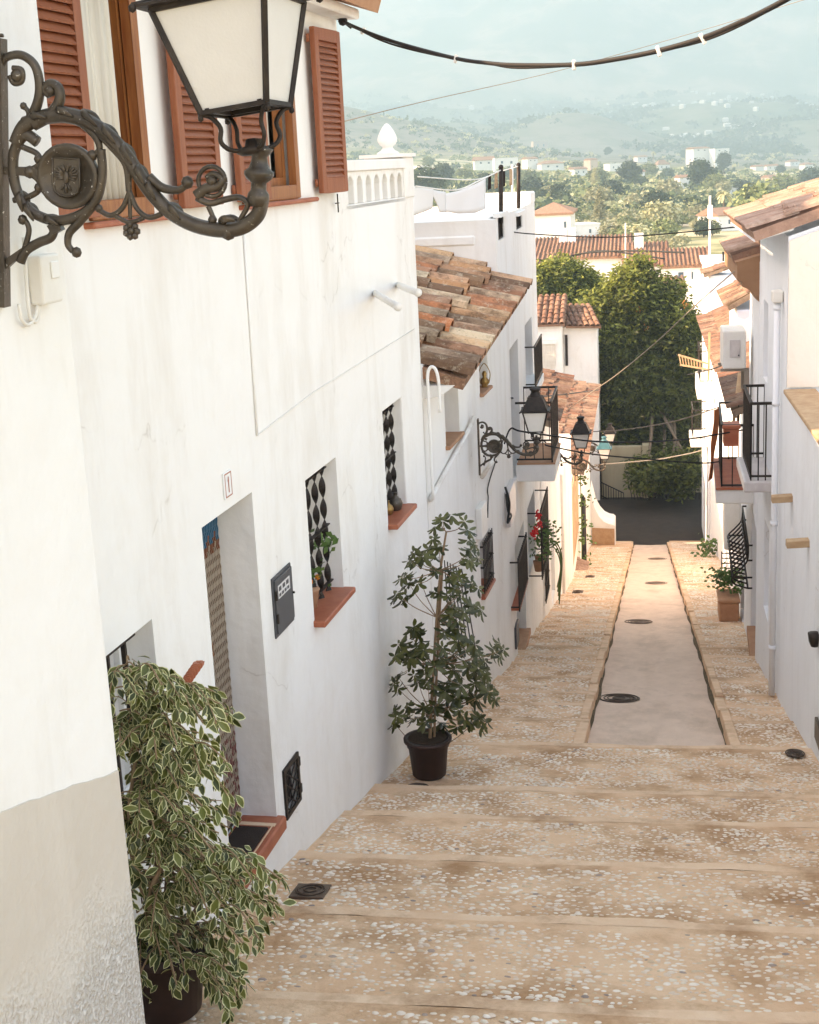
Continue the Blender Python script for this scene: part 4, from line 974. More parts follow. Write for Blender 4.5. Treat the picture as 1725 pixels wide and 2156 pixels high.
# balcony
by0 = 18.95; by1 = 20.35
bz = W3b.yz(1083, 985)[1] - .02
bx = .52
s_ = MB(); panel(s_, W3b, by0, by1, bz - .26, bz - .02, -.02, bx); sb_ = s_.build('balcony_slab', M['stucco'], h3, bevel=.01)
s_ = MB(); panel(s_, W3b, by0, by1, bz - .02, bz + .004, .005, bx + .01); s_.build('balcony_tiles', M['terrapale'], sb_)
r_ = MB(); rt = bz + .84; i_ = .03
c_ = [W3b.pt(by0 + i_, 0, .0), W3b.pt(by0 + i_, 0, bx - i_), W3b.pt(by1 - i_, 0, bx - i_), W3b.pt(by1 - i_, 0, .0)]
at = lambda p, z: Vector((p.x, p.y, z))
for a, b in zip(c_, c_[1:]):
    for z, w_ in ((rt, .028), (bz + .05, .022)): r_.bar(at(a, z), at(b, z), w_)
    n = 4 if (a - b).length < .8 else 13
    for k in range(1, n + 1): p = a + (b - a) * k / n; r_.bar(at(p, bz + .05 if k < n else bz), at(p, rt), .012 if k < n else .022)
r_.build('railing', M['iron'], sb_)
# far small balcony on the same house
b2 = MB(); z2 = o2[2]; panel(b2, W3b, o2[0] - .1, o2[1] + .15, z2 - .12, z2, .0, .16); b2.build('balcony_slab', M['stucco'], h3)
r2 = MB()
for z in (z2 + .06, z2 + .62): r2.bar(W3b.pt(o2[0] - .08, z, .14), W3b.pt(o2[1] + .13, z, .14), .022); r2.bar(W3b.pt(o2[0] - .08, z, 0), W3b.pt(o2[0] - .08, z, .14), .02)
for k in range(14): Y = lerp(o2[0] - .08, o2[1] + .13, k / 13); r2.bar(W3b.pt(Y, z2, .14), W3b.pt(Y, z2 + .62, .14), .012)
r2.build('railing', M['iron'], h3)
# grilles on the third house
bar_grille('window_grille', 'flat dark grille on the low window right behind the potted tree', W3, g1[0] + .05, g1[1] - .02, g1[2] + .03, g1[3], .03, 8, th=.012, rails=3, out=.03)
gw1 = rect(W3b, 1073, 1093, 1116, 1230)
bar_grille('window_grille', 'dark box grille standing out beside the green door', W3b, gw1[0], gw1[1], W3b.yz(1093, 1232)[1], gw1[3], .11, 13, th=.018, rails=2, out=.11)
sl2 = MB(); panel(sl2, W3b, gw1[0], gw1[1], gw1[2] - .0, gw1[2] + .03, .0, .12); sl2.build('sill', M['terra'], h3)
g_ = bar_grille('window_grille', 'tall dark box grille holding red geraniums under the balcony', W3b, gg[0] - .02, gg[1] + .1, gg[2] - .03, gg[3], .20, 16, th=.018, rails=2, out=.20)
rr = random.Random(21)
gp = thing('geranium', 'red geraniums and trailing stems growing out of the tall grille under the balcony', 'potted plant', W3b.pt(gg[0] + .3, gg[2] + .1, .15))
for dy in (.25, .55): b_ = MB(); b_.lathe([(.06, 0), (.085, .15), (.09, .16)], 12, W3b.pt(gg[0] + dy, gg[2] + .03, .13)); b_.build('pot', M['terrapale'], gp)
b_ = MB()
for k in range(5): leafy(b_, W3b.pt(gg[0] + .1 + .17 * k, gg[2] + .32 + rr.uniform(-.05, .3), .2), 50, .2, .07, rr)
for k in range(5): s0 = W3b.pt(gg[0] + .2 + .1 * k, gg[2] + .35, .22); b_.tube(spline([s0, s0 + Vector((.15, rr.uniform(-.1, .2), .05)), s0 + Vector((.24, .1, -.25)), s0 + Vector((.18, .1, -.6 - .1 * k))], 5), .009, 5)
b_.build('foliage', M['leafg'], gp)
b_ = MB()
for (x, y, n) in ((1133, 1085, 9), (1137, 1103, 5), (1129, 1116, 4), (1125, 1122, 8)):
    h = W3b.hit(x, y, .42 - .01 * n)
    for k in range(n * 3): b_.ball(h + Vector((rr.gauss(0, .018), rr.gauss(0, .03), rr.gauss(0, .024))), .015, 6)
b_.build('blossom', M['redflower'], gp)
# oil lamp on the little sill
ol = MB(); c0 = W3.pt(wB[1] - .12, wB[2] + .01, -.02)
ol.lathe([(.05, 0), (.03, .02), (.055, .05), (.05, .09), (.02, .12), (.03, .16), (.015, .19)], 12, c0); ol.tube(spline([c0 + Vector((.05, 0, .05)), c0 + Vector((.065, 0, .17)), c0 + Vector((0, 0, .28)), c0 + Vector((-.065, 0, .17)), c0 + Vector((-.05, 0, .05))], 5), .006, 5)
tag(ol.build('oil_lamp', M['brass']), 'small brass hand lantern on the window sill just below the tiled eave', 'lantern')
# far end panel, boxes and bundled cables on that wall
def cable(name, label, pts, r, m='cable', cat='cable', group=None, seg=8):
    b = MB(); b.tube(spline(pts, seg), r, 6); return tag(b.build(name, M[m]), label, cat, group)
cable('cable_bundle', 'whitewashed bundle of cables slanting up the wall to the second lamp', [W3.hit(907, 1052, .03), W3.hit(935, 1000, .03), W3.hit(965, 945, .04), W3.hit(990, 900, .05), W3.hit(998, 880, .05)], .028, 'stucco_old')
cable('cable_bundle', 'whitewashed cable sagging between the lamp bracket and the balcony', [W3.hit(1015, 1005, .03), W3b.hit(1035, 975, .05), W3b.hit(1055, 950, .05), W3b.hit(1062, 935, .05)], .026, 'stucco_old')
cable('cable_bundle', 'tangle of black cables hanging from the grey box under the balcony', [W3b.hit(1066, 1040, .04), W3b.hit(1070, 1075, .06), W3b.hit(1076, 1085, .07), W3b.hit(1069, 1100, .05), W3b.hit(1073, 1060, .08), W3b.hit(1064, 1025, .03)], .016)
cable('cable', 'thin black wire hanging down the wall to the grille behind the potted tree', [W3b.hit(1062, 920, .02), W3.hit(1030, 1015, .02), W3.hit(1028, 1050, .02), W3.hit(1027, 1090, .02)], .008)
for (x0, x1, y0, y1, lb, mm) in ((1001, 1014, 1052, 1120, 'white cable cover box under the second lamp bracket', 'plastic'), (1062, 1075, 1005, 1082, 'pale grey junction box on the wall left of the balcony slab', 'marble')):
    W_ = W3 if x0 < 1040 else W3b
    r = rect(W_, x0, x1, y0, y1, dep=0); b_ = MB(); panel(b_, W_, r[0], r[1], r[2], r[3], .001, .07); tag(b_.build('junction_box', M[mm], bevel=.008), lb, 'junction box')
r = rect(W3b, 1083, 1089, 1300, 1350, dep=0); b_ = MB(); panel(b_, W3b, r[0], r[1], r[2], r[3], .001, .03); tag(b_.build('meter_cabinet', M['grey'], bevel=.005), 'small dark meter hatch near the ground before the green door', 'meter box')
# terrace: poles, washing line, washing
def post(label, x, y0, y1, Y, r=.022, m='iron', name='clothes_post'):
    a = ray(x, y0); a = a * (Y / a.y); b = MB(); t = ray(x, y1); t = t * (Y / t.y); b.tube([(a.x, a.y, a.z), (t.x, t.y, t.z)], r, 8); b.ball(t, r * 1.2, 8)
    return tag(b.build(name, M[m]), label, 'post', 'posts of the washing line on the roof terrace')
post('dark iron washing line post on the terrace, left of the pair', 1055, 470, 352, 18.0, .028)
post('dark iron washing line post on the terrace, right of the pair', 1092, 452, 347, 20.8, .028)
post('thin white pole leaning on the terrace between the two dark posts', 1079, 436, 350, 20.2, .016, 'plastic')
def seg3(x, y, Y): q = ray(x, y); return q * (Y / q.y)
cable('washing_line', 'nearer white washing line across the roof terrace', [seg3(876, 392, 14.0), seg3(960, 400, 16), seg3(1010, 380, 17), seg3(1055, 358, 18)], .008, 'plastic', 'washing line')
cable('washing_line', 'farther white washing line across the roof terrace', [seg3(880, 372, 15.0), seg3(1000, 378, 18), seg3(1050, 362, 20), seg3(1092, 350, 20.8)], .008, 'plastic', 'washing line')
def sheet(name, label, pts, m='cloth', wob=.03, seed=1):
    """hanging cloth: pts = (x, ytop, ybottom, Y) columns"""
    rs = random.Random(seed); b = MB(); cols_ = []; S = 4
    for (p, q_) in zip(pts, pts[1:]):
        for k in range(S):
            t = k / S; cols_.append([lerp(p[i], q_[i], t) for i in range(4)])
    cols_.append(list(pts[-1])); vs_ = []; R_ = 6
    for i, c in enumerate(cols_):
        for j in range(R_ + 1):
            v = seg3(c[0], lerp(c[1], c[2], j / R_), c[3]); vs_.append(v + Vector((0, wob * math.sin(i * 1.1 + j * .4 + seed) * j / R_, 0)))
    n = R_ + 1
    b.add(vs_, [(i * n + j, (i + 1) * n + j, (i + 1) * n + j + 1, i * n + j + 1) for i in range(len(cols_) - 1) for j in range(R_)], True)
    o = b.build(name, M[m]); s = o.modifiers.new('thick', 'SOLIDIFY'); s.thickness = .006; return tag(o, label, 'laundry', 'washing on the roof terrace')
sheet('bed_sheet', 'white sheet on the terrace washing line, right piece reaching up to the dark post', [(935, 408, 445, 16.2), (965, 402, 450, 16.6), (1000, 388, 448, 17), (1022, 376, 440, 17.4)])
sheet('bed_sheet', 'white sheet on the terrace washing line, left piece beside the finial', [(868, 392, 455, 13.8), (890, 394, 447, 14.6), (908, 395, 440, 15.4), (912, 397, 420, 15.6)], seed=2)
sheet('bed_sheet', 'white sheet on the terrace washing line, the slanting middle piece', [(912, 400, 412, 15.6), (925, 402, 446, 15.9), (938, 404, 448, 16.2)], seed=3)
for k, (x, y0, y1, Y, lb) in enumerate(((1031, 367, 400, 17.6, 'first dark sock-like garment on the washing line from the left'), (1045, 364, 398, 18.4, 'second dark garment on the washing line, half behind the left post'), (1061, 360, 394, 19.0, 'third dark garment on the washing line'), (1076, 356, 392, 19.6, 'fourth dark garment on the washing line, next to the right post'))):
    sheet('hanging_garment', lb, [(x - 3, y0, y1, Y), (x + 3, y0, y1 - 3, Y)], 'stone' if k % 2 else 'blackbrown', .01, k)
# ================================================================== FARTHER LEFT HOUSES
W4 = Wall(-1.68, 23.4, .004, 1)
h4 = thing('house', 'small white house behind the first left balcony, with a steep strip of mossy tiles', 'house', W4.pt(26, gz(26)))
m_ = MB(); d4 = rect(W4, 1160, 1168, 1100, 1250, dep=.2); w4 = rect(W4, 1144, 1153, 1152, 1246, dep=.12)
facade(m_, W4, YE, 28.2, -10.5, -4.42, [d4, w4], depth=5); m_.build('wall', M['stucco'], h4, bevel=.014, merge=True)
d_ = MB(); panel(d_, W4, d4[0], d4[1], d4[2], d4[3], -.19, -.15); d_.build('door', M['white'], h4)
window_unit(h4, W4, w4[0], w4[1], w4[2], w4[3], .1)
bar_grille('window_grille', 'narrow dark grille low on the left wall past the geraniums', W4, w4[0] + .03, w4[1] - .03, w4[2] + .03, w4[3] - .03, .03, 8, th=.014, rails=3)
tile_roof('roof', M['tilesun'], (-1.42, 23.5, -4.36), (-1.40, 28.3, -4.36), (-1, 0, .30), 3.0, h4, pitch=.24, seed=5, r=.1)
W5 = Wall(-1.60, 28.2, -.01, 1)
h5 = thing('house', 'low white house on the left with a bare parapet, between the two tiled roofs', 'house', W5.pt(30, gz(30)))
m_ = MB(); facade(m_, W5, 28.2, 32.6, -11.5, -6.3, [], depth=5); m_.build('wall', M['stucco_old'], h5, bevel=.03, merge=True, seg=2)
W6 = Wall(-1.70, 32.6, -.006, 1)
h6 = thing('house', 'long old house on the left with a big sagging tiled roof and bare ochre masonry', 'house', W6.pt(38, gz(38)))
m_ = MB(); facade(m_, W6, 32.6, 47.2, -14.5, -7.72, [], depth=5.5); m_.build('wall', M['stucco_old'], h6, bevel=.03, merge=True, seg=2)
m_ = MB(); panel(m_, W6, 32.7, 36.4, -9.6, -7.75, .002, .05); m_.build('bare_masonry', M['stone'], h6)
m_ = MB(); panel(m_, W6, 37.2, 47.22, -14.4, -7.9, .002, .03); m_.build('limewashed_front', M['stucco'], h6)
tile_roof('roof', M['tilesun'], (-1.42, 34.6, -7.66), (-1.40, 47.3, -7.55), (-1, 0, .20), 3.6, h6, pitch=.24, row=.42, seed=6, r=.1)
tile_roof('lean_to_roof', M['tilepale'], (-1.48, 32.8, -10.55), (-1.50, 36.2, -10.55), (-1, 0, .5), .45, h6, pitch=.22, row=.25, seed=8)
for i, (Y, z1) in enumerate(((37.6, -9.0), (38.6, -9.3))):
    b = MB(); b.tube([W6.pt(Y, z1, .12), W6.pt(Y, z1 - 3.0 + i, .12)], .05, 8); b.tube([W6.pt(Y, z1 - .3, 0), W6.pt(Y, z1 - .3, .12)], .02, 5)
    tag(b.build('downpipe', M['cable']), ('dark downpipe on the long old house, the longer of the two' if i == 0 else 'dark downpipe on the long old house, the shorter of the two'), 'downpipe')
rr = random.Random(31)
b = MB()
for k in range(5): leafy(b, W6.pt(36.6 + rr.uniform(-.2, .2), -8.3 - .6 * k, .15), 30, .3, .12, rr)
b.tube(spline([W6.pt(36.6, -7.9, .1), W6.pt(36.7, -9.5, .12), W6.pt(36.5, -11, .1)], 5), .012, 5)
tag(b.build('climbing_plant', M['leafg']), 'thin green climber hanging beside the dark downpipes', 'plant')
b = MB(); panel(b, W6, 46.7, 46.95, -9.2, -8.4, .03, .08); nb_ = tag(b.build('house_number', M['white']), 'white plate with the number 11 high on the end of the long old house', 'house number')
b = MB()
for dx in (.05, .15): panel(b, W6, 46.72 + dx, 46.76 + dx, -9.1, -8.85, .08, .09)
b.tube([W6.pt(46.76, -8.75, .085), W6.pt(46.83, -8.6, .085), W6.pt(46.9, -8.75, .085)], .02, 5); b.build('digit', M['grey'], nb_)
# bench-like buttress at the end of that house
bt = thing('buttress', 'low white masonry bench with a swooping top at the foot of the left house row', 'buttress', (-1.35, 47.8, gz(47.5)))
pr = [(-1.76, -13.4), (-.93, -13.4), (-.93, -12.42), (-1.0, -12.36), (-1.15, -12.33), (-1.32, -12.24), (-1.48, -12.05), (-1.62, -11.75), (-1.70, -11.4), (-1.76, -11.1)]
m_ = MB(); m_.prism([(x, 47.25, z) for x, z in pr], (0, 1.5, 0)); m_.build('masonry', M['stucco'], bt)
m_ = MB(); m_.prism([(x, 47.24, z) for x, z in [(-1.72, -13.1), (-.95, -13.1), (-.95, -12.50), (-1.72, -12.46)]], (0, -.015, 0)); m_.build('panel', M['brick'], bt)
# ================================================================== CROSSING: garden wall, gate, railings, pillar
gw_ = thing('garden_wall', 'ochre garden wall in deep shade behind the crossing, under the big tree', 'garden wall', (-.5, 57.6, -14))
m_ = MB(); m_.box(-1.66, .02, 57.5, 57.8, -14.6, -11.7); m_.box(.02, .3, 57.3, 57.9, -14.6, -11.6); m_.box(.3, 5.0, 58.3, 58.6, -14.6, -12.3); M['ochre'] = stucco('ochre_garden_wall', (.40, .34, .23), (.28, .22, .14), .8); m_.build('wall', M['ochre'], gw_, bevel=.03)
m_ = MB(); m_.box(-2.7, -1.66, 57.2, 57.5, -14.6, -11.0); gd_ = m_.build('gate', M['blackbrown']); tag(gd_, 'tall dark brown gate beside the ochre garden wall', 'gate')
m_ = MB(); m_.box(-2.92, -2.7, 56.9, 57.2, -14.6, -8.8); tag(m_.build('gate_pillar', M['stucco'], bevel=.02), 'slim white pillar left of the dark brown gate', 'pillar')
uphill_blocker = thing('house', 'unseen tall house uphill behind the tiled eave, added to shade the right walls', 'house', (-9, 14, -3))  # added out of view to keep the sun off the near right walls
m_ = MB(); m_.box(-12.5, -6.3, 10.9, 18.6, -4, 4.4); m_.build('wall', M['stucco'], uphill_blocker, bevel=.03)
tile_roof('roof', M['tilefar'], (-12.5, 10.7, 4.45), (-6.2, 10.7, 4.45), (0, 1, .2), 4.0, uphill_blocker, seed=52)
crossing_blocker = thing('house', 'unseen plain house along the cross street, added to shade the crossing', 'house', (-9, 52, -14))
m_ = MB(); m_.box(-16, -6.2, 47.5, 57, -15, -5.7); m_.build('wall', M['stucco'], crossing_blocker, bevel=.03)
tile_roof('roof', M['tilefar'], (-16, 47.3, -5.65), (-6.1, 47.3, -5.65), (0, 1, .12), 4.8, crossing_blocker, seed=51)
# the cross street house above is added, out of view, to shade the crossing
def rail(name, label, A, B, h0, h1, n, leanA=0.0):
    A, B = Vector(A), Vector(B); b = MB()
    for z in (h0, h1): b.bar(A + Vector((0, 0, z)), B + Vector((0, 0, z)), .04)
    for k in range(n + 1): p = A.lerp(B, k / n); b.bar(p + Vector((0, 0, h0 - .1)), p + Vector((leanA, 0, h1)), .028)
    return tag(b.build(name, M['iron']), label, 'railing')
rail('gate_fence', 'upright iron railing to the right of the garden wall, beside the tree trunk', (.85, 57.0, -14.1), (2.6, 57.0, -14.1), .12, 1.35, 12)
rail('ramp_railing', 'iron railing sloping up to the right along the garden ramp', (-.35, 57.05, -14.25), (.95, 56.8, -13.6), .12, .85, 12, -.12)
rail('ramp_railing', 'iron railing sloping down from the dark brown gate', (-1.68, 57.2, -13.75), (-.75, 57.1, -14.2), .05, .62, 9)
kb_ = MB(); kb_.box(-3, 5, 55.9, 57.6, -14.5, -13.98); struct(kb_.build('far_pavement', M['nose'], bevel=.03))
# ================================================================== RIGHT SIDE
WR0 = Wall(1.445, 14, -.012, -1)
r0 = thing('house', 'nearest white wall on the right with a tan brick coping along its top', 'house', WR0.pt(11, gz(11)))
m_ = MB(); facade(m_, WR0, 3.0, 14.42, -6.5, -2.42, [], depth=4); m_.build('wall', M['stuccoR'], r0, bevel=.02, merge=True, seg=2)
m_ = MB(); panel(m_, WR0, 3.0, 14.45, -2.42, -2.375, -.30, .02); m_.build('coping', M['brick'], r0, bevel=.008)
wr = rect(WR0, 1723, 1722, 1500, 1548)
for i, (x, y) in enumerate(((1660, 1049), (1695, 1143))):
    h = WR0.hit(x + 8, y); b = MB()
    b.obox(h + Vector((-.085, 0, 0)), (.11, 0, .006), (0, .06, 0), (0, 0, .032)); o = b.build('projecting_brick', M['brick'], bevel=.006)
    tag(o, ('tan brick stub sticking out of the right wall, the higher and farther one' if i == 0 else 'tan brick stub sticking out of the right wall, the lower and nearer one'), 'brick')
b = MB(); h = WR0.hit(1723, 1347); b.lathe([(.03, 0), (.05, .05), (.06, .12), (.02, .13)], 10, h + Vector((-.03, 0, -.06))); b.bar(h, h + Vector((-.05, 0, .05)), .02)
tag(b.build('wall_light', M['iron']), 'small black wall lamp half cut off at the right edge of the photo', 'wall lamp')
b = MB(); ya, za = WR0.yz(1722, 1552); panel(b, WR0, ya - .6, ya, za, za + .19, .002, .03); tag(b.build('meter_cabinet', M['cast'], bevel=.006), 'dark hatch low on the near right wall at the picture edge', 'meter box')
WR1 = Wall(1.45, 14.5, .004, -1)
r1 = thing('house', 'tall white house on the right with the tiled gable, the drainpipe and the nearer balcony', 'house', WR1.pt(16, gz(16)))
U2 = rect(WR1, 1638, 1630, 655, 1012, dep=.22); U1 = rect(WR1, 1617, 1608, 628, 795, dep=.22)
O1 = rect(WR1, 1607.5, 1599, 1052, 1234, dep=.22); O2 = rect(WR1, 1619, 1609, 1086, 1280, dep=.22); O3 = rect(WR1, 1592, 1581.5, 1055, 1346, dep=.25)
print('R1', [tuple(round(q, 2) for q in h) for h in (U2, U1, O1, O2, O3)])
def fixo(h): return (min(h[0], h[1]), max(h[0], h[1]), h[2], h[3], h[4])
U1, U2, O1, O2, O3 = map(fixo, (U1, U2, O1, O2, O3))
m_ = MB()
facade(m_, WR1, 14.5, 18.0, -7.6, -.86, [U2, U1, O2], depth=5, top=False)
# gable towards the camera is closed by the roof slope
p0 = WR1.pt(14.5, -.86); m_.poly([p0, p0 + Vector((5, 0, 1.6)), p0 + Vector((5, 0, 0))])
m_.build('wall', M['stuccoR'], r1, bevel=.014, merge=True, seg=2)
gb = MB(); gy = 14.48
gb.prism([(1.455, gy, -2.36), (1.455, gy, -.90), (6.4, gy, .68), (6.4, gy, -2.36)], (0, -.02, 0)); gb.build('gable_render', M['cream'], r1)
tile_roof('roof', M['tilepale'], (1.10, 14.46, -.80), (1.10, 18.3, -.80), (1, 0, .32), 5.0, r1, pitch=.155, row=.42, r=.064, seed=11)
sf = MB(); sf.hexa([(1.12, 14.5, -.90), (1.5, 14.5, -.80), (1.5, 18.25, -.80), (1.12, 18.25, -.90), (1.12, 14.5, -.88), (1.5, 14.5, -.76), (1.5, 18.25, -.76), (1.12, 18.25, -.88)]); sf.build('eave_board', M['stuccoR'], r1)
for h in (U1, U2, O2): window_unit(r1, WR1, h[0], h[1], h[2], h[3], h[4] - .02, fm='white', glass='white')
WR2 = Wall(1.46, 18.0, .034, -1)
r2 = thing('house', 'white house on the right with the brown curved cornice and the farther balcony', 'house', WR2.pt(20, gz(20)))
O1b = fixo(rect(WR2, 1592, 1581.5, 1055, 1346, dep=.25)); bgw = fixo(rect(WR2, 1585, 1571, 1119, 1196, dep=.18)); d2 = fixo(rect(WR2, 1568, 1560, 1062, 1290, dep=.2))
m_ = MB(); facade(m_, WR2, 18.0, 20.75, -9.2, -1.36, [O1b], depth=5); facade(m_, WR2, 20.75, 23.6, -9.8, -3.9, [d2], depth=5)
m_.build('wall', M['stuccoR'], r2, bevel=.014, merge=True, seg=2)
window_unit(r2, WR2, O1b[0], O1b[1], O1b[2], O1b[3], .22, fm='white', glass='white', name='door'); b = MB(); panel(b, WR2, O1b[0], O1b[1], O1b[2], O1b[2] + .12, -.1, .05); b.build('doorstep', M['terrapale'], r2)
tile_roof('roof', M['tilepale'], (1.14, 18.32, -1.30), (1.18, 20.7, -1.30), (1, 0, .32), 4, r2, pitch=.155, row=.42, r=.064, seed=12)
cp = [(1.17, -1.36), (1.55, -1.26), (1.55, -1.95), (1.50, -1.93), (1.42, -1.78), (1.33, -1.70), (1.25, -1.66), (1.25, -1.60), (1.19, -1.58), (1.19, -1.40)]
m_ = MB(); M['cornice'] = mat('brown_cornice', (.30, .155, .085), .8, (.36, .20, .12), 3); m_.prism([(x, 18.02, z) for x, z in cp], (0, 2.7, 0)); m_.build('cornice', M['cornice'], r2)
WR3 = Wall(1.66, 23.6, .04, -1)
r3 = thing('house', 'low house on the right, its mossy roof sloping to a point over the street', 'house', WR3.pt(25, gz(25)))
m_ = MB(); facade(m_, WR3, 23.6, 28.0, -11, -3.98, [], depth=5); m_.build('wall', M['stuccoR'], r3, bevel=.014, merge=True)
tile_roof('roof', M['tilesun'], (1.30, 20.8, -3.72), (1.45, 28.1, -3.95), (1, 0, .34), 3.4, r3, pitch=.20, row=.40, r=.085, seed=13)
def stephouse(label, Ya, Yb, xe, ze, wx, rise, L_, tm, seed, z0=-14, gable=None):
    t = thing('house', label, 'house', (wx, Ya, gz(Ya))); W_ = Wall(wx, Ya, .01, -1)
    m = MB(); facade(m, W_, Ya, Yb, z0, ze - .08, [], depth=5); m.build('wall', M['stuccoR'], t, bevel=.02, merge=True)
    tile_roof('roof', M[tm], (xe, Ya - .05, ze), (xe + .02, Yb, ze), (1, 0, rise), L_, t, pitch=.22, row=.42, r=.088, seed=seed)
    return t, W_
stephouse('white house on the right, its pale tiled eave the highest of the stepped ones', 28.0, 30.6, 1.66, -2.95, 1.84, .55, 1.1, 'tilesun', 14)
stephouse('white house on the right with the second highest pale tiled eave', 30.6, 34.5, 1.74, -3.80, 1.95, .5, 1.6, 'tilesun', 15)
r6, WR6 = stephouse('white house on the right with the lowest, widest pale tiled eave and two iron balconies', 34.5, 46.5, 1.82, -5.25, 2.12, .28, 3.2, 'tilesun', 16, -15)
r7 = thing('house', 'tall narrow white house block at the far right end of the street', 'house', (2.2, 48, gz(48))); WR7 = Wall(2.2, 46.5, .004, -1)
m_ = MB(); facade(m_, WR7, 46.5, 52.4, -15.2, -3.9, [(47.2, 48.2, -13.0, -10.6, .25), (49.6, 50.6, -13.9, -11.4, .25)], depth=6); m_.build('wall', M['stuccoR'], r7, bevel=.02, merge=True)
b = MB(); panel(b, WR7, 47.2, 48.2, -13.0, -10.6, -.24, -.2); panel(b, WR7, 49.6, 50.6, -13.9, -11.4, -.24, -.2); b.build('dark_doors', M['blackbrown'], r7)
tile_roof('cap_tiles', M['tilesun'], (2.0, 46.4, -3.86), (2.02, 47.6, -3.86), (1, 0, .3), .8, r7, seed=18)
# balconies on the right
def balcony(par, W, Ya, Yb, z, out, h, nb, m='marble', slab=.13, dense=14):
    b = MB(); panel(b, W, Ya - .06, Yb + .06, z - slab, z, -.05, out + .08); s = b.build('balcony_slab', M[m], par, bevel=.02, seg=2)
    b = MB(); c_ = [W.pt(Ya, 0, 0), W.pt(Ya, 0, out), W.pt(Yb, 0, out), W.pt(Yb, 0, 0)]
    for k, (p, q_) in enumerate(zip(c_, c_[1:])):
        for zz, w_ in ((z + h, .03), (z + .05, .022)): b.bar(at(p, zz), at(q_, zz), w_)
        n = nb if k != 1 else dense
        for i in range(n + 1): v = p + (q_ - p) * i / n; b.bar(at(v, z), at(v, z + h), .014)
    b.build('railing', M['iron'], s); return s
zf = ray(1590, 1028); zf = zf * (15.85 / zf.y)
balcony(r1, WR1, 15.85, 17.1, -3.64, .24, .88, 3)
s2 = balcony(r2, WR2, 19.1, 20.9, -4.50, .42, .88, 3, 'stucco', .2)
b = MB(); panel(b, WR2, 19.02, 20.98, -4.50, -4.47, .0, .5); b.build('slab_edge_tiles', M['terra'], s2)
zb3 = WR6.yz(1484, 797)[1]
balcony(r6, WR6, 42.6, 44.8, -6.75, .45, .95, 4, 'stucco', .5)
balcony(r7, WR7, 46.9, 48.6, -9.35, .5, 1.0, 4, 'stucco', .25)
# things on and under the balconies
tw = MB(); c0 = WR2.pt(20.6, -3.62, .46)
rows = []
for j in range(9):
    f = j / 8
    for i in range(5): g = i / 4; rows.append((c0.x - .06 - .07 * f + .10 * g * (1 - .5 * f) + .01 * math.sin(j * 1.3 + i), c0.y - .3 + .25 * g, c0.z - 1.05 * f))
tw.add(rows, [(j * 5 + i, j * 5 + i + 1, j * 5 + 6 + i, j * 5 + 5 + i) for j in range(8) for i in range(4)], True)
o = tw.build('towel', M['orange']); s = o.modifiers.new('t', 'SOLIDIFY'); s.thickness = .012; tag(o, 'orange towel hanging over the rail of the farther right balcony', 'towel')
b = MB(); c0 = WR2.pt(19.2, -3.9, .30); b.box(c0.x - .10, c0.x + .10, c0.y - .15, c0.y + .15, c0.z, c0.z + .24); b.box(c0.x - .12, c0.x + .12, c0.y - .17, c0.y + .17, c0.z + .24, c0.z + .29)
tag(b.build('flower_box', M['terra'], bevel=.01), 'red brown flower box hooked on the farther right balcony rail', 'flower box')
ac = thing('air_conditioner', 'white air conditioning unit on a bracket high on the right under the tiled eaves', 'air conditioner', (1.26, 19.6, -2.92))
b = MB(); b.box(1.11, 1.42, 19.55, 20.3, -2.92, -2.40); b.build('casing', M['plastic'], ac, bevel=.015)
b = MB(); b.box(1.20, 1.34, 19.535, 19.551, -2.76, -2.52); b.box(1.215, 1.325, 19.53, 19.536, -2.745, -2.535); b.build('side_panel', M['marble'], ac, bevel=.004)
for y0 in (19.6, 20.2): b = MB(); b.box(1.08, 1.46, y0, y0 + .06, -2.96, -2.925); b.box(1.40, 1.46, y0, y0 + .06, -3.3, -2.96); b.build('bracket', M['cablew'], ac)
dp = thing('drainpipe', 'white drainpipe running down the right house front to the pavement', 'drainpipe', WR1.pt(14.92, -6, .06))
b = MB(); b.tube([WR1.pt(14.92, -1.55, .06), WR1.pt(14.92, tread_z(14.92) + .02, .06)], .034, 12); b.build('pipe', M['stuccoR'], dp)
for z in (-1.6, -2.6, -3.9, -5.3): b = MB(); b.lathe([(.041, -.025), (.041, .025)], 12, WR1.pt(14.92, z, .06)); b.build('pipe_collar', M['stuccoR'], dp)
b = MB(); c0 = WR1.pt(14.92, -1.55, .06); b.box(c0.x - .06, c0.x + .055, c0.y - .07, c0.y + .07, c0.z, c0.z + .13); b.build('hopper', M['plastic'], dp, bevel=.015)
# belly grille
bgl = thing('window_grille', 'black bellied window grille low on the right house front', 'window grille', WR2.pt(21, -5.8, .1))
bb, rb_ = MB(), MB(); ya, yb = bgw[0], bgw[1]; zt = WR2.yz(1571, 1060)[1]; zbt = WR2.yz(1578, 1196)[1]
prof = [(zt, .06), (lerp(zt, zbt, .35), .07), (lerp(zt, zbt, .55), .16), (lerp(zt, zbt, .75), .27), (lerp(zt, zbt, .9), .24), (zbt, .06)]
for k in range(11):
    Y = lerp(ya, yb, k / 10); bb.tube(spline([WR2.pt(Y, z, o) for z, o in prof], 4), .013, 5)
for z, o in (prof[0], prof[1], prof[3], prof[5]): rb_.tube([WR2.pt(ya, z, 0), WR2.pt(ya, z, o), WR2.pt(yb, z, o), WR2.pt(yb, z, 0)], .014, 5)
bb.build('grille_bars', M['iron'], bgl); rb_.build('cross_rail', M['iron'], bgl)
d_ = MB(); panel(d_, WR2, d2[0], d2[1], d2[2], d2[3], -.19, -.15); d_.build('door', M['white'], r2)
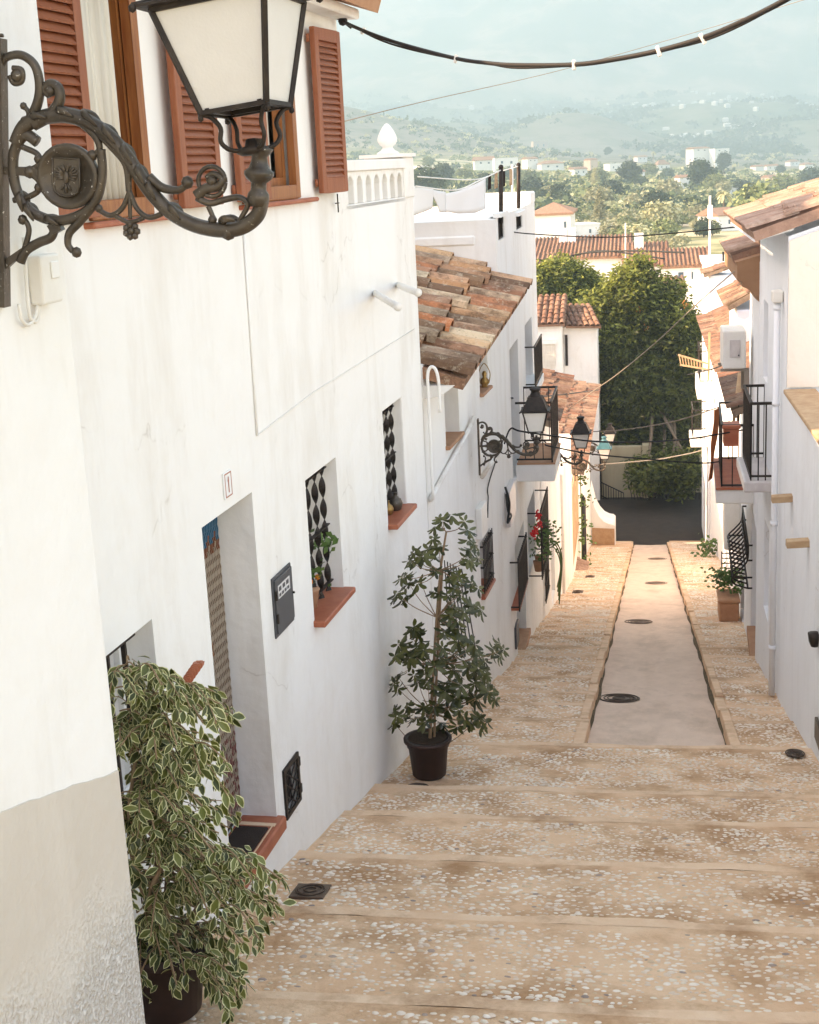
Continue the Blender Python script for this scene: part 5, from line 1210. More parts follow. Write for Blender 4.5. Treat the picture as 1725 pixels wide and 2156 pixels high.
# pot with greenery on the right pavement
pr_ = WR2.hit(1548, 1268); Yp = 22.9; zp = tread_z(Yp)
pp_ = thing('planter', 'terracotta planter with low green leaves against the right wall far down the pavement', 'planter', (1.42, Yp, zp))
b = MB(); b.box(1.26, 1.58, Yp - .12, Yp + .5, zp, zp + .34); b.box(1.24, 1.6, Yp - .14, Yp + .52, zp + .34, zp + .40); b.build('box', M['terrapale'], pp_, bevel=.015)
b = MB(); rr = random.Random(5)
for k in range(7): leafy(b, (1.40 + rr.uniform(-.12, .12), Yp + rr.uniform(0, .4), zp + .55 + rr.uniform(-.08, .15)), 45, .22, .085, rr)
b.build('foliage', M['leafg'], pp_)
b = MB(); h = WR3.pt(24.3, -8, .06)
for k in range(9): leafy(b, WR6.pt(40.5 + rr.uniform(-.4, .4), -11.3 - .2 * k, .18 + .04 * k), 40, .3, .16, rr)
tag(b.build('shrub', M['leafg']), 'dark fern-like shrub against the far right wall near the bottom of the street', 'shrub')
b = MB(); panel(b, WR3, 24.0, 25.6, -6.75, -5.75, .0, .28); tag(b.build('awning_box', M['plastic'], bevel=.02), 'white boxy roller housing on the right wall under the farther balcony', 'roller box')
rk_ = MB()
for k in range(6): rk_.bar(WR3.pt(23.8, -6.75 - .09 * k, 0), WR3.pt(23.8, -6.75 - .09 * k, .32), .016)
rk_.bar(WR3.pt(23.8, -6.72, .32), WR3.pt(23.8, -7.22, .32), .016); rk_.bar(WR3.pt(23.8, -6.72, .0), WR3.pt(23.8, -7.22, .0), .016)
tag(rk_.build('drying_rack', M['iron']), 'small black bar rack jutting from the right wall below the roller housing', 'rack')
# ladder
la = thing('ladder', 'pale wooden ladder leaning between the mossy roof and the farther balcony', 'ladder', seg3(1548, 905, 21.2))
b = MB(); A0, A1, B0, B1 = seg3(1543, 905, 21.2), seg3(1557, 786, 22.0), seg3(1553, 905, 21.2), seg3(1561, 786, 22.0)
b.bar(A0, A1, .04); b.bar(B0, B1, .04); b.build('rail', M['brick'], la)
b = MB()
for k in range(1, 9): b.bar(A0.lerp(A1, k / 9), B0.lerp(B1, k / 9), .025)
b.build('rung', M['brick'], la)
# TV aerial
an = thing('tv_aerial', 'sunlit television aerial sticking out over the street from the right roofs', 'aerial', seg3(1492, 770, 34))
b = MB(); b.bar(seg3(1428, 747, 34), seg3(1492, 766, 34), .04); b.bar(seg3(1432, 768, 34), seg3(1492, 778, 34), .04); b.bar(seg3(1494, 700, 34.2), seg3(1492, 800, 34.2), .05); b.build('boom', M['brick'], an)
b = MB()
for k in range(9): f = k / 8; b.bar(seg3(lerp(1430, 1480, f), lerp(748, 763, f), 34), seg3(lerp(1434, 1480, f), lerp(768, 778, f), 34), .025)
b.build('element', M['brick'], an)
b = MB(); b.bar(seg3(1495, 412, 60), seg3(1494, 560, 60), .09); b.box(seg3(1490, 432, 60).x, seg3(1500, 432, 60).x, 59.6, 60, seg3(1490, 460, 60).z, seg3(1490, 432, 60).z)
tag(b.build('tv_aerial', M['plastic']), 'tall white television mast with a flat panel standing in front of the valley', 'aerial')
for k, (x, y0, y1, Y, lb) in enumerate(((1523, 530, 580, 70, 'short dark mast left of the brown cornice on the right'), (1317, 470, 620, 88, 'thin pale pole in front of the village roofs, left of the tree top'), (1482, 560, 640, 62, 'thin pole on the white roof right of the tree top'))):
    b = MB(); b.bar(seg3(x, y0, Y), seg3(x, y1, Y), .09); tag(b.build('pole', M['iron' if k == 0 else 'plastic']), lb, 'pole')
# ================================================================== OVERHEAD CABLES
def wire(label, pts, r, m='cable', name='cable', cat='overhead cable', seg=8, parent=None):
    b = MB(); b.tube(spline([seg3(*p) for p in pts], seg), r, 6); o = b.build(name, M[m], parent)
    return tag(o, label, cat) if parent is None else o
main = [(640, 0, 10.3), (682, 17, 10.3), (720, 43, 10.25), (750, 58, 10.0), (800, 78, 9.6), (860, 97, 9.2), (960, 123, 8.6), (1030, 133, 8.2), (1090, 137, 7.9), (1210, 136, 7.4), (1300, 124, 7.1), (1390, 106, 6.85), (1480, 80, 6.6), (1560, 47, 6.35), (1650, 2, 6.1), (1760, -65, 5.9), (1900, -170, 5.8)]
mc = thing('cable_bundle', 'thick black cable bundle with pale clips sagging across the top of the picture', 'overhead cable', seg3(*main[2]))
b = MB(); b.tube(spline([seg3(*p) for p in main], 6), .0120, 8); b.build('thick_cable', M['cable'], mc)
th2 = [(x, y + (6 if i in (4, 5, 8, 12, 13) else 1.5), Y) for i, (x, y, Y) in enumerate(main)]
b = MB(); b.tube(spline([seg3(*p) for p in th2], 6), .006, 6); b.build('thin_cable', M['cable'], mc)
for (x, y, Y, a) in ((765, 65, 9.9, .5), (960, 124, 8.6, .25), (1209, 137, 7.4, -.02), (1480, 82, 6.6, -.5), (1387, 108, 6.85, -.35)):
    c = seg3(x, y, Y); b = MB(); d = Vector((math.cos(a), 0, -math.sin(a))); u = Vector((math.sin(a), 0, math.cos(a))); b.obox(c, d * .009, (0, .02, 0), u * .024); b.build('clip', M['plastic'], mc, bevel=.003)
b = MB(); c = seg3(722, 44, 10.25); b.ball(c, .035, 8); b.bar(c, c + Vector((-.03, 0, .1)), .015); b.bar(c, c + Vector((.06, 0, -.05)), .02); b.build('wall_clamp', M['cable'], mc)
wire('thin pale wire crossing the hazy mountain from the shutter to the upper right', [(700, 262, 10.4), (900, 212, 16), (1180, 148, 22), (1450, 72, 24), (1725, -10, 24)], .005, 'cablew')
wire('tan cable slanting down from the brown cornice to the tiled roof on the left', [(1556, 563, 18.3), (1470, 638, 20.5), (1380, 722, 23), (1300, 788, 24.5), (1240, 830, 25.5), (1188, 868, 26.5)], .008, 'cablew')
wire('black cable strung from the second lamp across to the farther right balcony', [(1062, 935, 16.5), (1075, 903, 16.5), (1097, 908, 16.6), (1172, 919, 16.9), (1247, 929, 17.3), (1340, 931, 17.8), (1420, 927, 18.4), (1460, 923, 18.8), (1520, 913, 19.0), (1566, 905, 19.2)], .011)
wire('black cable just above the crossing, ending in a red tip at the right balcony', [(1148, 936, 18.0), (1161, 940, 18.0), (1247, 956, 18.4), (1368, 967, 18.9), (1415, 971, 19.2), (1480, 975, 19.5), (1514, 972, 19.7)], .010)
wire('sunlit cable low before the dark tree, from the lamps to the far right wall', [(1252, 979, 38), (1377, 968, 40), (1420, 961, 41), (1455, 954, 42), (1486, 946, 43)], .016, 'cablew')
wire('thin cable above the two far lamps, rising to the right', [(1247, 909, 40), (1320, 904, 38), (1420, 887, 35), (1515, 857, 30)], .014, 'cable')
wire('short dark cable over the brown tiled roof near the second lamp', [(1055, 838, 18.8), (1063, 838, 19.0), (1110, 838, 21), (1155, 834, 24), (1262, 821, 30)], .012)
wire('black cable with small knots spanning from the terrace grille to the gabled roof', [(1060, 485, 19), (1112, 492, 20), (1240, 499, 20), (1325, 498, 20), (1450, 488, 19), (1567, 476, 18)], .009)
wire('dark cable from the air conditioner running left over the street', [(1448, 789, 27), (1500, 777, 23.5), (1530, 764, 21), (1556, 748, 19.5)], .010)
wire('telephone wire in front of the village roofs, the upper one', [(1122, 562, 80), (1180, 545, 80), (1233, 533, 80), (1330, 528, 78), (1440, 532, 75)], .05)
wire('telephone wire in front of the village roofs, the lower one', [(1122, 545, 84), (1180, 549, 84), (1260, 528, 82), (1400, 545, 80)], .045)

# ================================================================== FOLIAGE
def leaf_mat(name, c1, c2, rough=.5, trans=.25, spec=.3, obj=False):
    m = bpy.data.materials.new(name); m.use_nodes = True; t = m.node_tree; N, L = t.nodes, t.links; p = N['Principled BSDF']; p.inputs['Roughness'].default_value = rough; p.inputs['Specular IOR Level'].default_value = spec
    g = N.new('ShaderNodeNewGeometry'); r = N.new('ShaderNodeValToRGB'); r.color_ramp.elements[0].color = (*c1, 1); r.color_ramp.elements[1].color = (*c2, 1)
    L.new(g.outputs['Random Per Island'], r.inputs[0]); cur = r.outputs[0]
    if obj:
        oi = N.new('ShaderNodeObjectInfo'); hs = N.new('ShaderNodeHueSaturation'); mr = N.new('ShaderNodeMapRange'); mr.inputs[3].default_value = .6; mr.inputs[4].default_value = 1.5
        L.new(oi.outputs['Random'], mr.inputs[0]); L.new(mr.outputs[0], hs.inputs['Value']); L.new(cur, hs.inputs['Color']); cur = hs.outputs[0]
    L.new(cur, p.inputs['Base Color'])
    if trans:
        tr = N.new('ShaderNodeBsdfTranslucent'); L.new(cur, tr.inputs[0]); mx = N.new('ShaderNodeMixShader'); mx.inputs[0].default_value = trans
        L.new(p.outputs[0], mx.inputs[1]); L.new(tr.outputs[0], mx.inputs[2]); L.new(mx.outputs[0], N['Material Output'].inputs[0])
    return m
def rnd_unit(n):
    v = rng.normal(size=(n, 3)); return v / np.linalg.norm(v, axis=1)[:, None]
def leaf_quads(C, S, up=.3, asp=.45, fold=True, droop=0.0, normal=None):
    """numpy cloud of folded leaf diamonds at points C of size S -> verts, faces"""
    n = len(C); d = rnd_unit(n); d[:, 2] = d[:, 2] * .6 - droop; d /= np.linalg.norm(d, axis=1)[:, None]
    w_ = rnd_unit(n) if normal is None else normal + .7 * rnd_unit(n)
    w_[:, 2] += up; x = np.cross(d, w_); x /= np.linalg.norm(x, axis=1)[:, None] + 1e-9; nn = np.cross(x, d)
    S = np.asarray(S).reshape(-1, 1) * np.ones((n, 1))
    a = C; b = C + d * S * .45 + x * S * asp * .5 + nn * S * .08; c = C + d * S; e = C + d * S * .45 - x * S * asp * .5 + nn * S * .08
    V = np.stack([a, b, c, e], 1).reshape(-1, 3); Fi = np.arange(n * 4).reshape(-1, 4); return V, Fi
def np_mesh(name, V, Fi, m, smooth=False):
    me = bpy.data.meshes.new(name); n, k = Fi.shape
    me.vertices.add(len(V)); me.vertices.foreach_set('co', np.ascontiguousarray(V, dtype=np.float32).ravel())
    me.loops.add(n * k); me.loops.foreach_set('vertex_index', Fi.astype(np.int32).ravel())
    me.polygons.add(n); me.polygons.foreach_set('loop_start', np.arange(0, n * k, k, dtype=np.int32))
    me.materials.append(m); me.update(calc_edges=True); me.validate(); return me
def cloud(blobs, dens, shell=.55):
    """points spread through ellipsoid blobs (cx,cy,cz,rx,ry,rz), denser near the outside"""
    P, Nn = [], []
    for (cx, cy, cz, rx, ry, rz) in blobs:
        n = int(dens * rx * rz * 4); d = rnd_unit(n); r = shell + (1 - shell) * rng.random(n) ** .6; r *= 1 + .15 * rng.normal(size=n)
        P.append(np.array([cx, cy, cz]) + d * r[:, None] * np.array([rx, ry, rz])); Nn.append(d)
    return np.concatenate(P), np.concatenate(Nn)
def limbs(mb, base, tips, r, rr, bend=.25):
    for tip in tips:
        a, b = Vector(base), Vector(tip); m_ = a.lerp(b, .5) + Vector((rr.uniform(-1, 1), rr.uniform(-1, 1), rr.uniform(0, .6))) * bend * (b - a).length * .4
        s = spline([a, m_, b], 6); mb.tube(s, [lerp(r, r * .25, i / (len(s) - 1)) for i in range(len(s))], 6)
M['seed'] = mat('orange_seed', (.42, .16, .04), .7)
M['leaftree'] = leaf_mat('bead_tree_leaves', (.026, .038, .009), (.20, .23, .055), .5, .5)
M['leafsuntop'] = leaf_mat('leaves_painted_sunlit', (.15, .18, .035), (.31, .34, .085), .5, .45)  # sunlight on the crown top put into the leaf colour
M['leaftree2'] = leaf_mat('light_tree_leaves', (.06, .09, .02), (.11, .14, .035), .55, .35)
def street_tree(name, label, blobs_px, Y, base, lm, dens, size, trunk_r=.16, depth=1.0):
    t = thing(name, label, 'tree', base); bl = []
    for (x, y, r) in blobs_px:
        c = seg3(x, y, Y if y < 962 else Y - 4.2); rr_ = r / F * Y * 1.0; bl.append((c.x, c.y + random.uniform(-.9, .9) * depth, c.z, rr_, rr_ * 1.15 * depth, rr_ * .95))
    C, Nn = cloud(bl, dens, .62)
    # pinnate sprays: each point carries several leaflets hanging from a short rib
    V, Fi = [], []
    k = 5; n = len(C); rib = rnd_unit(n) * .7 + Nn * .8; rib[:, 2] -= .45; rib /= np.linalg.norm(rib, axis=1)[:, None]
    pts = np.concatenate([C + rib * size * (.35 + .5 * j) for j in range(k)]); nr = np.concatenate([np.cross(rib, rnd_unit(n)) for _ in range(k)])
    V, Fi = leaf_quads(pts, size * (.9 + .5 * rng.random(len(pts))), .5, .42, droop=.25)
    me = np_mesh('crown', V - np.array(base), Fi, M[lm]); o = new_obj('crown', me, t)
    # paler leaves over the upper crown paint in its sunlit top
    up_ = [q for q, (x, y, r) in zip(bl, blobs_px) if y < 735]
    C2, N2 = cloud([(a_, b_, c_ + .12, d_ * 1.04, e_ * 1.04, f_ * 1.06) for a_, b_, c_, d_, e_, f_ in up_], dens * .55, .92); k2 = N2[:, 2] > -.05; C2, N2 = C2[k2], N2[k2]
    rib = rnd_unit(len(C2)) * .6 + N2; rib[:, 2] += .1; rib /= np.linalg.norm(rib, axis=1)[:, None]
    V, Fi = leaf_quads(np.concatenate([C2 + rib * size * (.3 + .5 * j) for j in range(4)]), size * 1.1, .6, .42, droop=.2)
    new_obj('sunlit_top_leaves', np_mesh('sunlit_top_leaves', V - np.array(base), Fi, M['leafsuntop']), t)
    b = MB(); rr_ = random.Random(3); top = Vector((base[0], base[1], base[2] + (bl[-1][2] - base[2]) * .45))
    s = spline([Vector(base), Vector(base) + Vector((.12, 0, (top.z - base[2]) * .5)), top], 5); b.tube(s, [lerp(trunk_r, trunk_r * .7, i / (len(s) - 1)) for i in range(len(s))], 9)
    limbs(b, top, [(q[0], q[1], q[2]) for q in bl], trunk_r * .6, rr_)
    b.build('trunk', M['bark'], t); return t, bl
big = [(1345, 590, 30), (1318, 622, 40), (1388, 640, 42), (1268, 655, 34), (1340, 672, 52), (1420, 690, 40), (1285, 712, 44), (1375, 735, 58), (1440, 760, 34), (1300, 775, 46), (1345, 800, 60), (1425, 820, 48), (1290, 845, 38), (1360, 870, 64), (1440, 885, 34), (1300, 905, 42), (1395, 930, 56), (1340, 955, 46), (1440, 955, 30), (1415, 980, 28), (1310, 940, 22), (1362, 985, 26), (1392, 1005, 20), (1430, 1002, 24), (1455, 975, 22), (1268, 770, 22), (1262, 720, 22), (1455, 700, 20), (1348, 562, 12)]
tt, bl_ = street_tree('bead_tree', 'large dark leafy tree closing the bottom of the street, with a few orange seed clusters', big, 60.5, (.45, 61.0, -14.3), 'leaftree', 215, .21, .2)
b = MB()
for (x, y) in ((1256, 712), (1348, 652), (1445, 640), (1362, 690)):
    c = seg3(x, y, 59.2); b = MB()
    for k in range(9): b.ball(c + Vector((random.gauss(0, .08), random.gauss(0, .1), random.gauss(0, .07))), .04, 5)
    b.build('seed_cluster', M['seed'], tt)
street_tree('broadleaf_tree', 'light green leafy tree left of the big dark tree, its top behind the white house', [(1150, 592, 26), (1182, 578, 26), (1215, 598, 28), (1165, 618, 28), (1205, 628, 28), (1240, 612, 22), (1235, 645, 26)], 66, (-3.3, 66.5, -15), 'leaftree2', 300, .2, .14)

# ---- variegated ficus in the foreground pot
def varieg():
    m = bpy.data.materials.new('variegated_leaf'); m.use_nodes = True; t = m.node_tree; N, L = t.nodes, t.links; p = N['Principled BSDF']
    a = N.new('ShaderNodeAttribute'); a.attribute_name = 'rim'; mr = N.new('ShaderNodeMapRange'); mr.inputs[1].default_value = .66; mr.inputs[2].default_value = .84; L.new(a.outputs['Fac'], mr.inputs[0])
    g = N.new('ShaderNodeNewGeometry'); r = N.new('ShaderNodeValToRGB'); r.color_ramp.elements[0].color = (.038, .050, .008, 1); r.color_ramp.elements[1].color = (.155, .170, .036, 1); L.new(g.outputs['Random Per Island'], r.inputs[0])
    mx = N.new('ShaderNodeMix'); mx.data_type = 'RGBA'; L.new(mr.outputs[0], mx.inputs[0]); L.new(r.outputs[0], mx.inputs[6]); mx.inputs[7].default_value = (.70, .67, .36, 1)
    L.new(mx.outputs[2], p.inputs['Base Color']); p.inputs['Roughness'].default_value = .35; p.inputs['Specular IOR Level'].default_value = .45
    tr = N.new('ShaderNodeBsdfTranslucent'); L.new(mx.outputs[2], tr.inputs[0]); ms = N.new('ShaderNodeMixShader'); ms.inputs[0].default_value = .2
    L.new(p.outputs[0], ms.inputs[1]); L.new(tr.outputs[0], ms.inputs[2]); L.new(ms.outputs[0], N['Material Output'].inputs[0]); return m
M['varieg'] = varieg()
fp = ray(345, 2120); FY = 5.45; fz = gz(FY)
fx = -2.17
fic = thing('variegated_ficus', 'bushy variegated plant with cream edged leaves, potted beside the nearest house corner', 'potted plant', (fx, FY, fz))
b = MB(); b.lathe([(.13, 0), (.15, .02), (.185, .30), (.205, .31), (.205, .36), (.18, .36), (.175, .32), (.001, .32)], 24, (fx, FY, fz + .02)); b.build('pot', M['pot'], fic)
b = MB(); b.lathe([(.001, .305), (.17, .315)], 20, (fx, FY, fz + .02), cap=False); b.build('soil', M['soil'], fic)
RV, RF, RC = [], [], []
def oval_leaf(p, d, n, L_, W_, curl=.25):
    """pointed oval leaf: midrib and two margins, rim attribute 0 at the rib, 1 at the edge"""
    d = Vector(d).normalized(); n = Vector(n); x = d.cross(n); x = x.normalized() if x.length > 1e-4 else d.orthogonal().normalized(); n = x.cross(d)
    base = len(RV); prof = [(0, .0, 0), (.22, .62, .02), (.48, .98, .0), (.76, .62, -.07), (1.0, .0, -.16)]
    for (f, w_, h) in prof:
        c = p + d * (L_ * f) + n * (L_ * curl * h * 2)
        for sd, q in ((-1, 1.0), (-.62, .6), (0, 0.0), (.62, .6), (1, 1.0)):
            RV.append(c + x * (W_ / 2 * w_ * sd) + n * (W_ * .16 * abs(sd) * w_)); RC.append(max(q, abs(f - .45) * 1.75 if f > .9 else 0))
    for i in range(4):
        for k in range(4): a = base + i * 5 + k; RF.append((a, a + 1, a + 6, a + 5))
rf = random.Random(12); twigs = MB()
# sprays: start on a limb, arch outward and hang; leaves in two rows
outline = [(1390, 228, 420), (1430, 228, 505), (1480, 228, 500), (1530, 230, 498), (1580, 232, 505), (1630, 234, 532), (1690, 236, 535), (1740, 240, 505), (1790, 244, 500), (1830, 246, 604), (1870, 248, 618), (1910, 250, 600), (1950, 254, 585), (2000, 258, 545), (2040, 260, 565), (2080, 270, 572), (2110, 290, 500)]
def span(y):
    for (a, b_) in zip(outline, outline[1:]):
        if a[0] <= y <= b_[0]:
            t = (y - a[0]) / (b_[0] - a[0]); return lerp(a[1], b_[1], t), lerp(a[2], b_[2], t)
    return outline[-1][1:] if y > 2110 else outline[0][1:]
core = Vector((fx, FY, fz + .3))
for k in range(6):
    tip = seg3(lerp(300, 430, k / 5), lerp(1520, 1800, (k * 7 % 6) / 5), FY + rf.uniform(-.25, .25)); s = spline([core + Vector((rf.uniform(-.05, .05), rf.uniform(-.05, .05), 0)), core.lerp(tip, .5) + Vector((rf.uniform(-.1, .1), rf.uniform(-.1, .1), .05)), tip], 6)
    twigs.tube(s, [lerp(.016, .006, i / (len(s) - 1)) for i in range(len(s))], 6)
nspray = 285
for k in range(nspray):
    y = 1428 + 692 * ((k + rf.random()) / nspray) ** .97; x0, x1 = span(min(y, 2110)); u = rf.random() ** .85; x = lerp(x0 - 25, x1 - 14, u)
    if y > 1960 and x < 330 and rf.random() < .85: continue
    if 2010 < y and 400 < x < 450 and rf.random() < .7: continue
    if 1880 < y < 2010 and rf.random() < .25: continue
    dpt = FY + rf.uniform(-.42, .32); tip = seg3(x, y, dpt)
    limit = W2.X(tip.y) + .05
    if tip.x < limit: tip.x = limit + rf.uniform(0, .1)
    hub = Vector((fx + rf.uniform(-.16, .14), FY + rf.uniform(-.15, .15), max(tip.z + rf.uniform(-.12, .10), fz + .42)))
    if hub.z - tip.z > .35: hub.z = tip.z + .30
    out = (tip - hub); L_ = out.length
    st = hub.lerp(tip, max(0, 1 - .30 / max(L_, .3)))
    mid = st.lerp(tip, .5) + Vector((0, 0, rf.uniform(.02, .06)))
    s = spline([st, mid, tip + Vector((0, 0, -.03))], 5)
    if rf.random() < .6: twigs.tube(spline([hub, hub.lerp(st, .5) + Vector((0, 0, .03)), st], 4) + s, .0038, 5)
    else: twigs.tube(s, .0022, 4)
    n = len(s)
    for i in range(1, n):
        for sd in (-1, 1):
            if rf.random() < .22: continue
            t = (s[i] - s[i - 1]).normalized(); side = t.cross(Vector((0, 0, 1)));
            side = side.normalized() if side.length > .1 else Vector((1, 0, 0))
            d = t * .55 + side * sd * rf.uniform(.3, .9) + Vector((0, 0, -rf.uniform(.35, 1.1))) + Vector((rf.gauss(0, .38), rf.gauss(0, .38), rf.gauss(0, .28)))
            L2 = rf.uniform(.032, .080)
            nrm = Vector((rf.gauss(.2, .7), rf.gauss(0, .7) - .45, .7)); oval_leaf(s[i] + Vector((rf.gauss(0, .006),) * 3), d, nrm, L2, L2 * rf.uniform(.42, .56), rf.uniform(.1, .5))
me = bpy.data.meshes.new('foliage'); me.from_pydata([v - ORG[fic.name] for v in RV], [], RF); me.polygons.foreach_set('use_smooth', [True] * len(RF)); me.materials.append(M['varieg'])
at_ = me.attributes.new('rim', 'FLOAT', 'POINT'); at_.data.foreach_set('value', RC)
new_obj('foliage', me, fic); twigs.build('branches', M['stem'], fic)
# red spiky broom head sticking up behind it
b = MB(); A, B = seg3(386, 1444, 5.9), seg3(418, 1398, 6.0); ax = (B - A)
for k in range(14):
    c = A + ax * (k / 13)
    for j in range(7): a = 2 * math.pi * j / 7 + (k % 2) * .4; b.obox(c + Vector((math.cos(a) * .018, math.sin(a) * .018, 0)), (.008, 0, 0), (0, .008, 0), Vector((0, 0, .006)) + ax * .03)
tag(b.build('red_reed_roll', M['terra']), 'end of a dark red rolled mat poking out above the variegated bush', 'rolled mat')

# ---- umbrella tree (schefflera) in its pot
SY = 10.62; sz = gz(SY); sx = ray(903, 1600).x / ray(903, 1600).y * SY
sch = thing('umbrella_tree', 'tall umbrella tree with glossy star-shaped leaf clusters in a dark pot against the white wall', 'potted plant', (sx, SY, sz))
b = MB(); b.lathe([(.125, 0), (.14, .015), (.165, .26), (.175, .265), (.18, .30), (.20, .31), (.20, .335), (.17, .335), (.165, .30), (.001, .30)], 28, (sx, SY, sz - .01)); b.build('pot', M['pot'], sch)
b = MB(); b.lathe([(.001, .29), (.16, .295)], 20, (sx, SY, sz + .03), cap=False); b.build('soil', M['soil'], sch)
M['schef'] = leaf_mat('umbrella_tree_leaf', (.026, .032, .005), (.105, .105, .020), .32, .15, .45)
cl = [(330,880),(400,860),(480,900),(500,950),(300,930),(290,1000),(270,1050),(330,1040),(500,1010),(540,1030),(510,1070),(560,1110),(520,1140),(180,1080),(200,1120),(170,1140),(230,1100),(300,1110),(130,1220),(100,1230),(150,1260),(80,1320),(60,1350),(130,1340),(110,1360),(220,1240),(200,1260),(300,1180),(400,1190),(440,1220),(480,1240),(520,1260),(560,1290),(420,1290),(460,1330),(500,1380),(540,1400),(580,1420),(380,1330),(300,1310),(480,1430),(400,1230),(180,1520),(200,1560),(160,1540),(220,1600),(190,1640),(240,1650),(90,1620),(80,1670),(70,1690),(150,1700),(200,1700),(400,1490),(420,1530),(500,1600),(540,1620),(480,1650),(560,1680),(600,1720),(420,1680),(380,1720),(340,1700),(680,1620),(710,1650),(690,1690),(650,1650),(560,1760),(600,1780),(500,1760),(440,1780),(80,1800),(60,1850),(90,1880),(180,1800),(240,1780),(200,1840),(260,1840),(400,1850),(460,1860),(540,1850),(600,1870),(650,1880),(660,1940),(620,1900),(560,1950),(500,1930),(430,1930),(360,1900),(300,1880),(60,2010),(80,2040),(60,2080),(150,2000),(230,1980),(300,1980),(560,2050),(610,2070),(580,2100),(520,2080),(450,2000),(380,2000),(200,2050),(270,2060),(350,1640),(360,1560),(440,1600),(300,1750),(420,1400),(400,1450),(440,1480),(350,2090),(300,2130),(430,2110),(480,2060)]
rs = random.Random(8); V, Fc = [], []; stems = MB()
def px5(c): return ((1250 + c[0] / 1.7967) / 1.5496, (1200 + c[1] / 1.7967) / 1.5496)
def star(p, up, R_, nl):
    up = Vector(up).normalized(); x = up.orthogonal().normalized(); y = up.cross(x); ph = rs.uniform(0, 6.28)
    for k in range(nl):
        a = ph + 2 * math.pi * k / nl + rs.gauss(0, .12); r_ = x * math.cos(a) + y * math.sin(a); dr = rs.uniform(.0, .85); d = (r_ - up * dr).normalized(); sd = up.cross(r_).normalized(); L_ = R_ * rs.uniform(.75, 1.1); W_ = L_ * .36; b0 = len(V); nn = sd.cross(d)
        for (f, w_, h) in ((.12, .25, .02), (.4, .8, .06), (.7, 1.0, .03), (.92, .6, -.04), (1.0, .1, -.07)):
            c = p + d * L_ * f + nn * L_ * h
            for q in (-1, 0, 1): V.append(c + sd * (W_ / 2 * w_ * q) - nn * (W_ * .12 * (1 - abs(q))))
        for i in range(4):
            for q in range(2): aa = b0 + i * 3 + q; Fc.append((aa, aa + 1, aa + 4, aa + 3))
trunkpx = [(905, 1590), (908, 1500), (914, 1400), (920, 1300), (928, 1200), (940, 1120)]
trunk = [seg3(x, y, SY) for x, y in trunkpx]
for i, c in enumerate(cl):
    for rep in range(2 if c[1] > 1500 or i % 3 == 0 else 1):
        x, y = px5(c); dY = rs.uniform(-.30, .22) if y > 1280 else rs.uniform(-.2, .15)
        p = seg3(x + rs.gauss(0, 6) * rep, y + rs.gauss(0, 6) * rep, SY + dY + (.08 * rep))
        if p.x < W2.X(p.y) + .04: p.x = W2.X(p.y) + .05
        j = min(range(len(trunk)), key=lambda q: abs(trunk[q].z - (p.z - .10))); a = trunk[j]
        up = Vector((p.x - a.x, p.y - a.y - .15, .25 + rs.uniform(0, .3)))
        star(p, up, rs.uniform(.072, .108), rs.choice((6, 7, 7, 8)))
        s = spline([a, a.lerp(p, .6) + Vector((0, 0, -.03)), p], 4); stems.tube(s, [lerp(.005, .0022, q / (len(s) - 1)) for q in range(len(s))], 5) if rs.random() < .45 else None
me = bpy.data.meshes.new('foliage'); me.from_pydata([v - ORG[sch.name] for v in V], [], Fc); me.polygons.foreach_set('use_smooth', [True] * len(Fc)); me.materials.append(M['schef']); new_obj('foliage', me, sch)
stems.tube(spline(trunk, 4), [lerp(.016, .008, i / 20) for i in range(21)], 7); stems.tube(spline([t_ + Vector((.035 * (1 - i / 6), .02, 0)) for i, t_ in enumerate(trunk[:5])], 4), .011, 6)
stems.build('stems', M['stem'], sch)
# black comb-like rack leaning on the wall behind it
rk = thing('folding_rack', 'black slatted rack folded against the wall behind the umbrella tree', 'rack', seg3(958, 1340, 11.6))
b = MB()
for k in range(7): b.bar(seg3(936 + k * 6, 1180 + k * 3, 11.9), seg3(948 + k * 9, 1345 + k * 4, 11.5), .010)
b.build('slats', M['iron'], rk); b = MB(); b.bar(seg3(934, 1200, 11.9), seg3(976, 1215, 11.9), .014); b.bar(seg3(940, 1290, 11.6), seg3(990, 1310, 11.6), .014); b.build('cross_rail', M['iron'], rk)
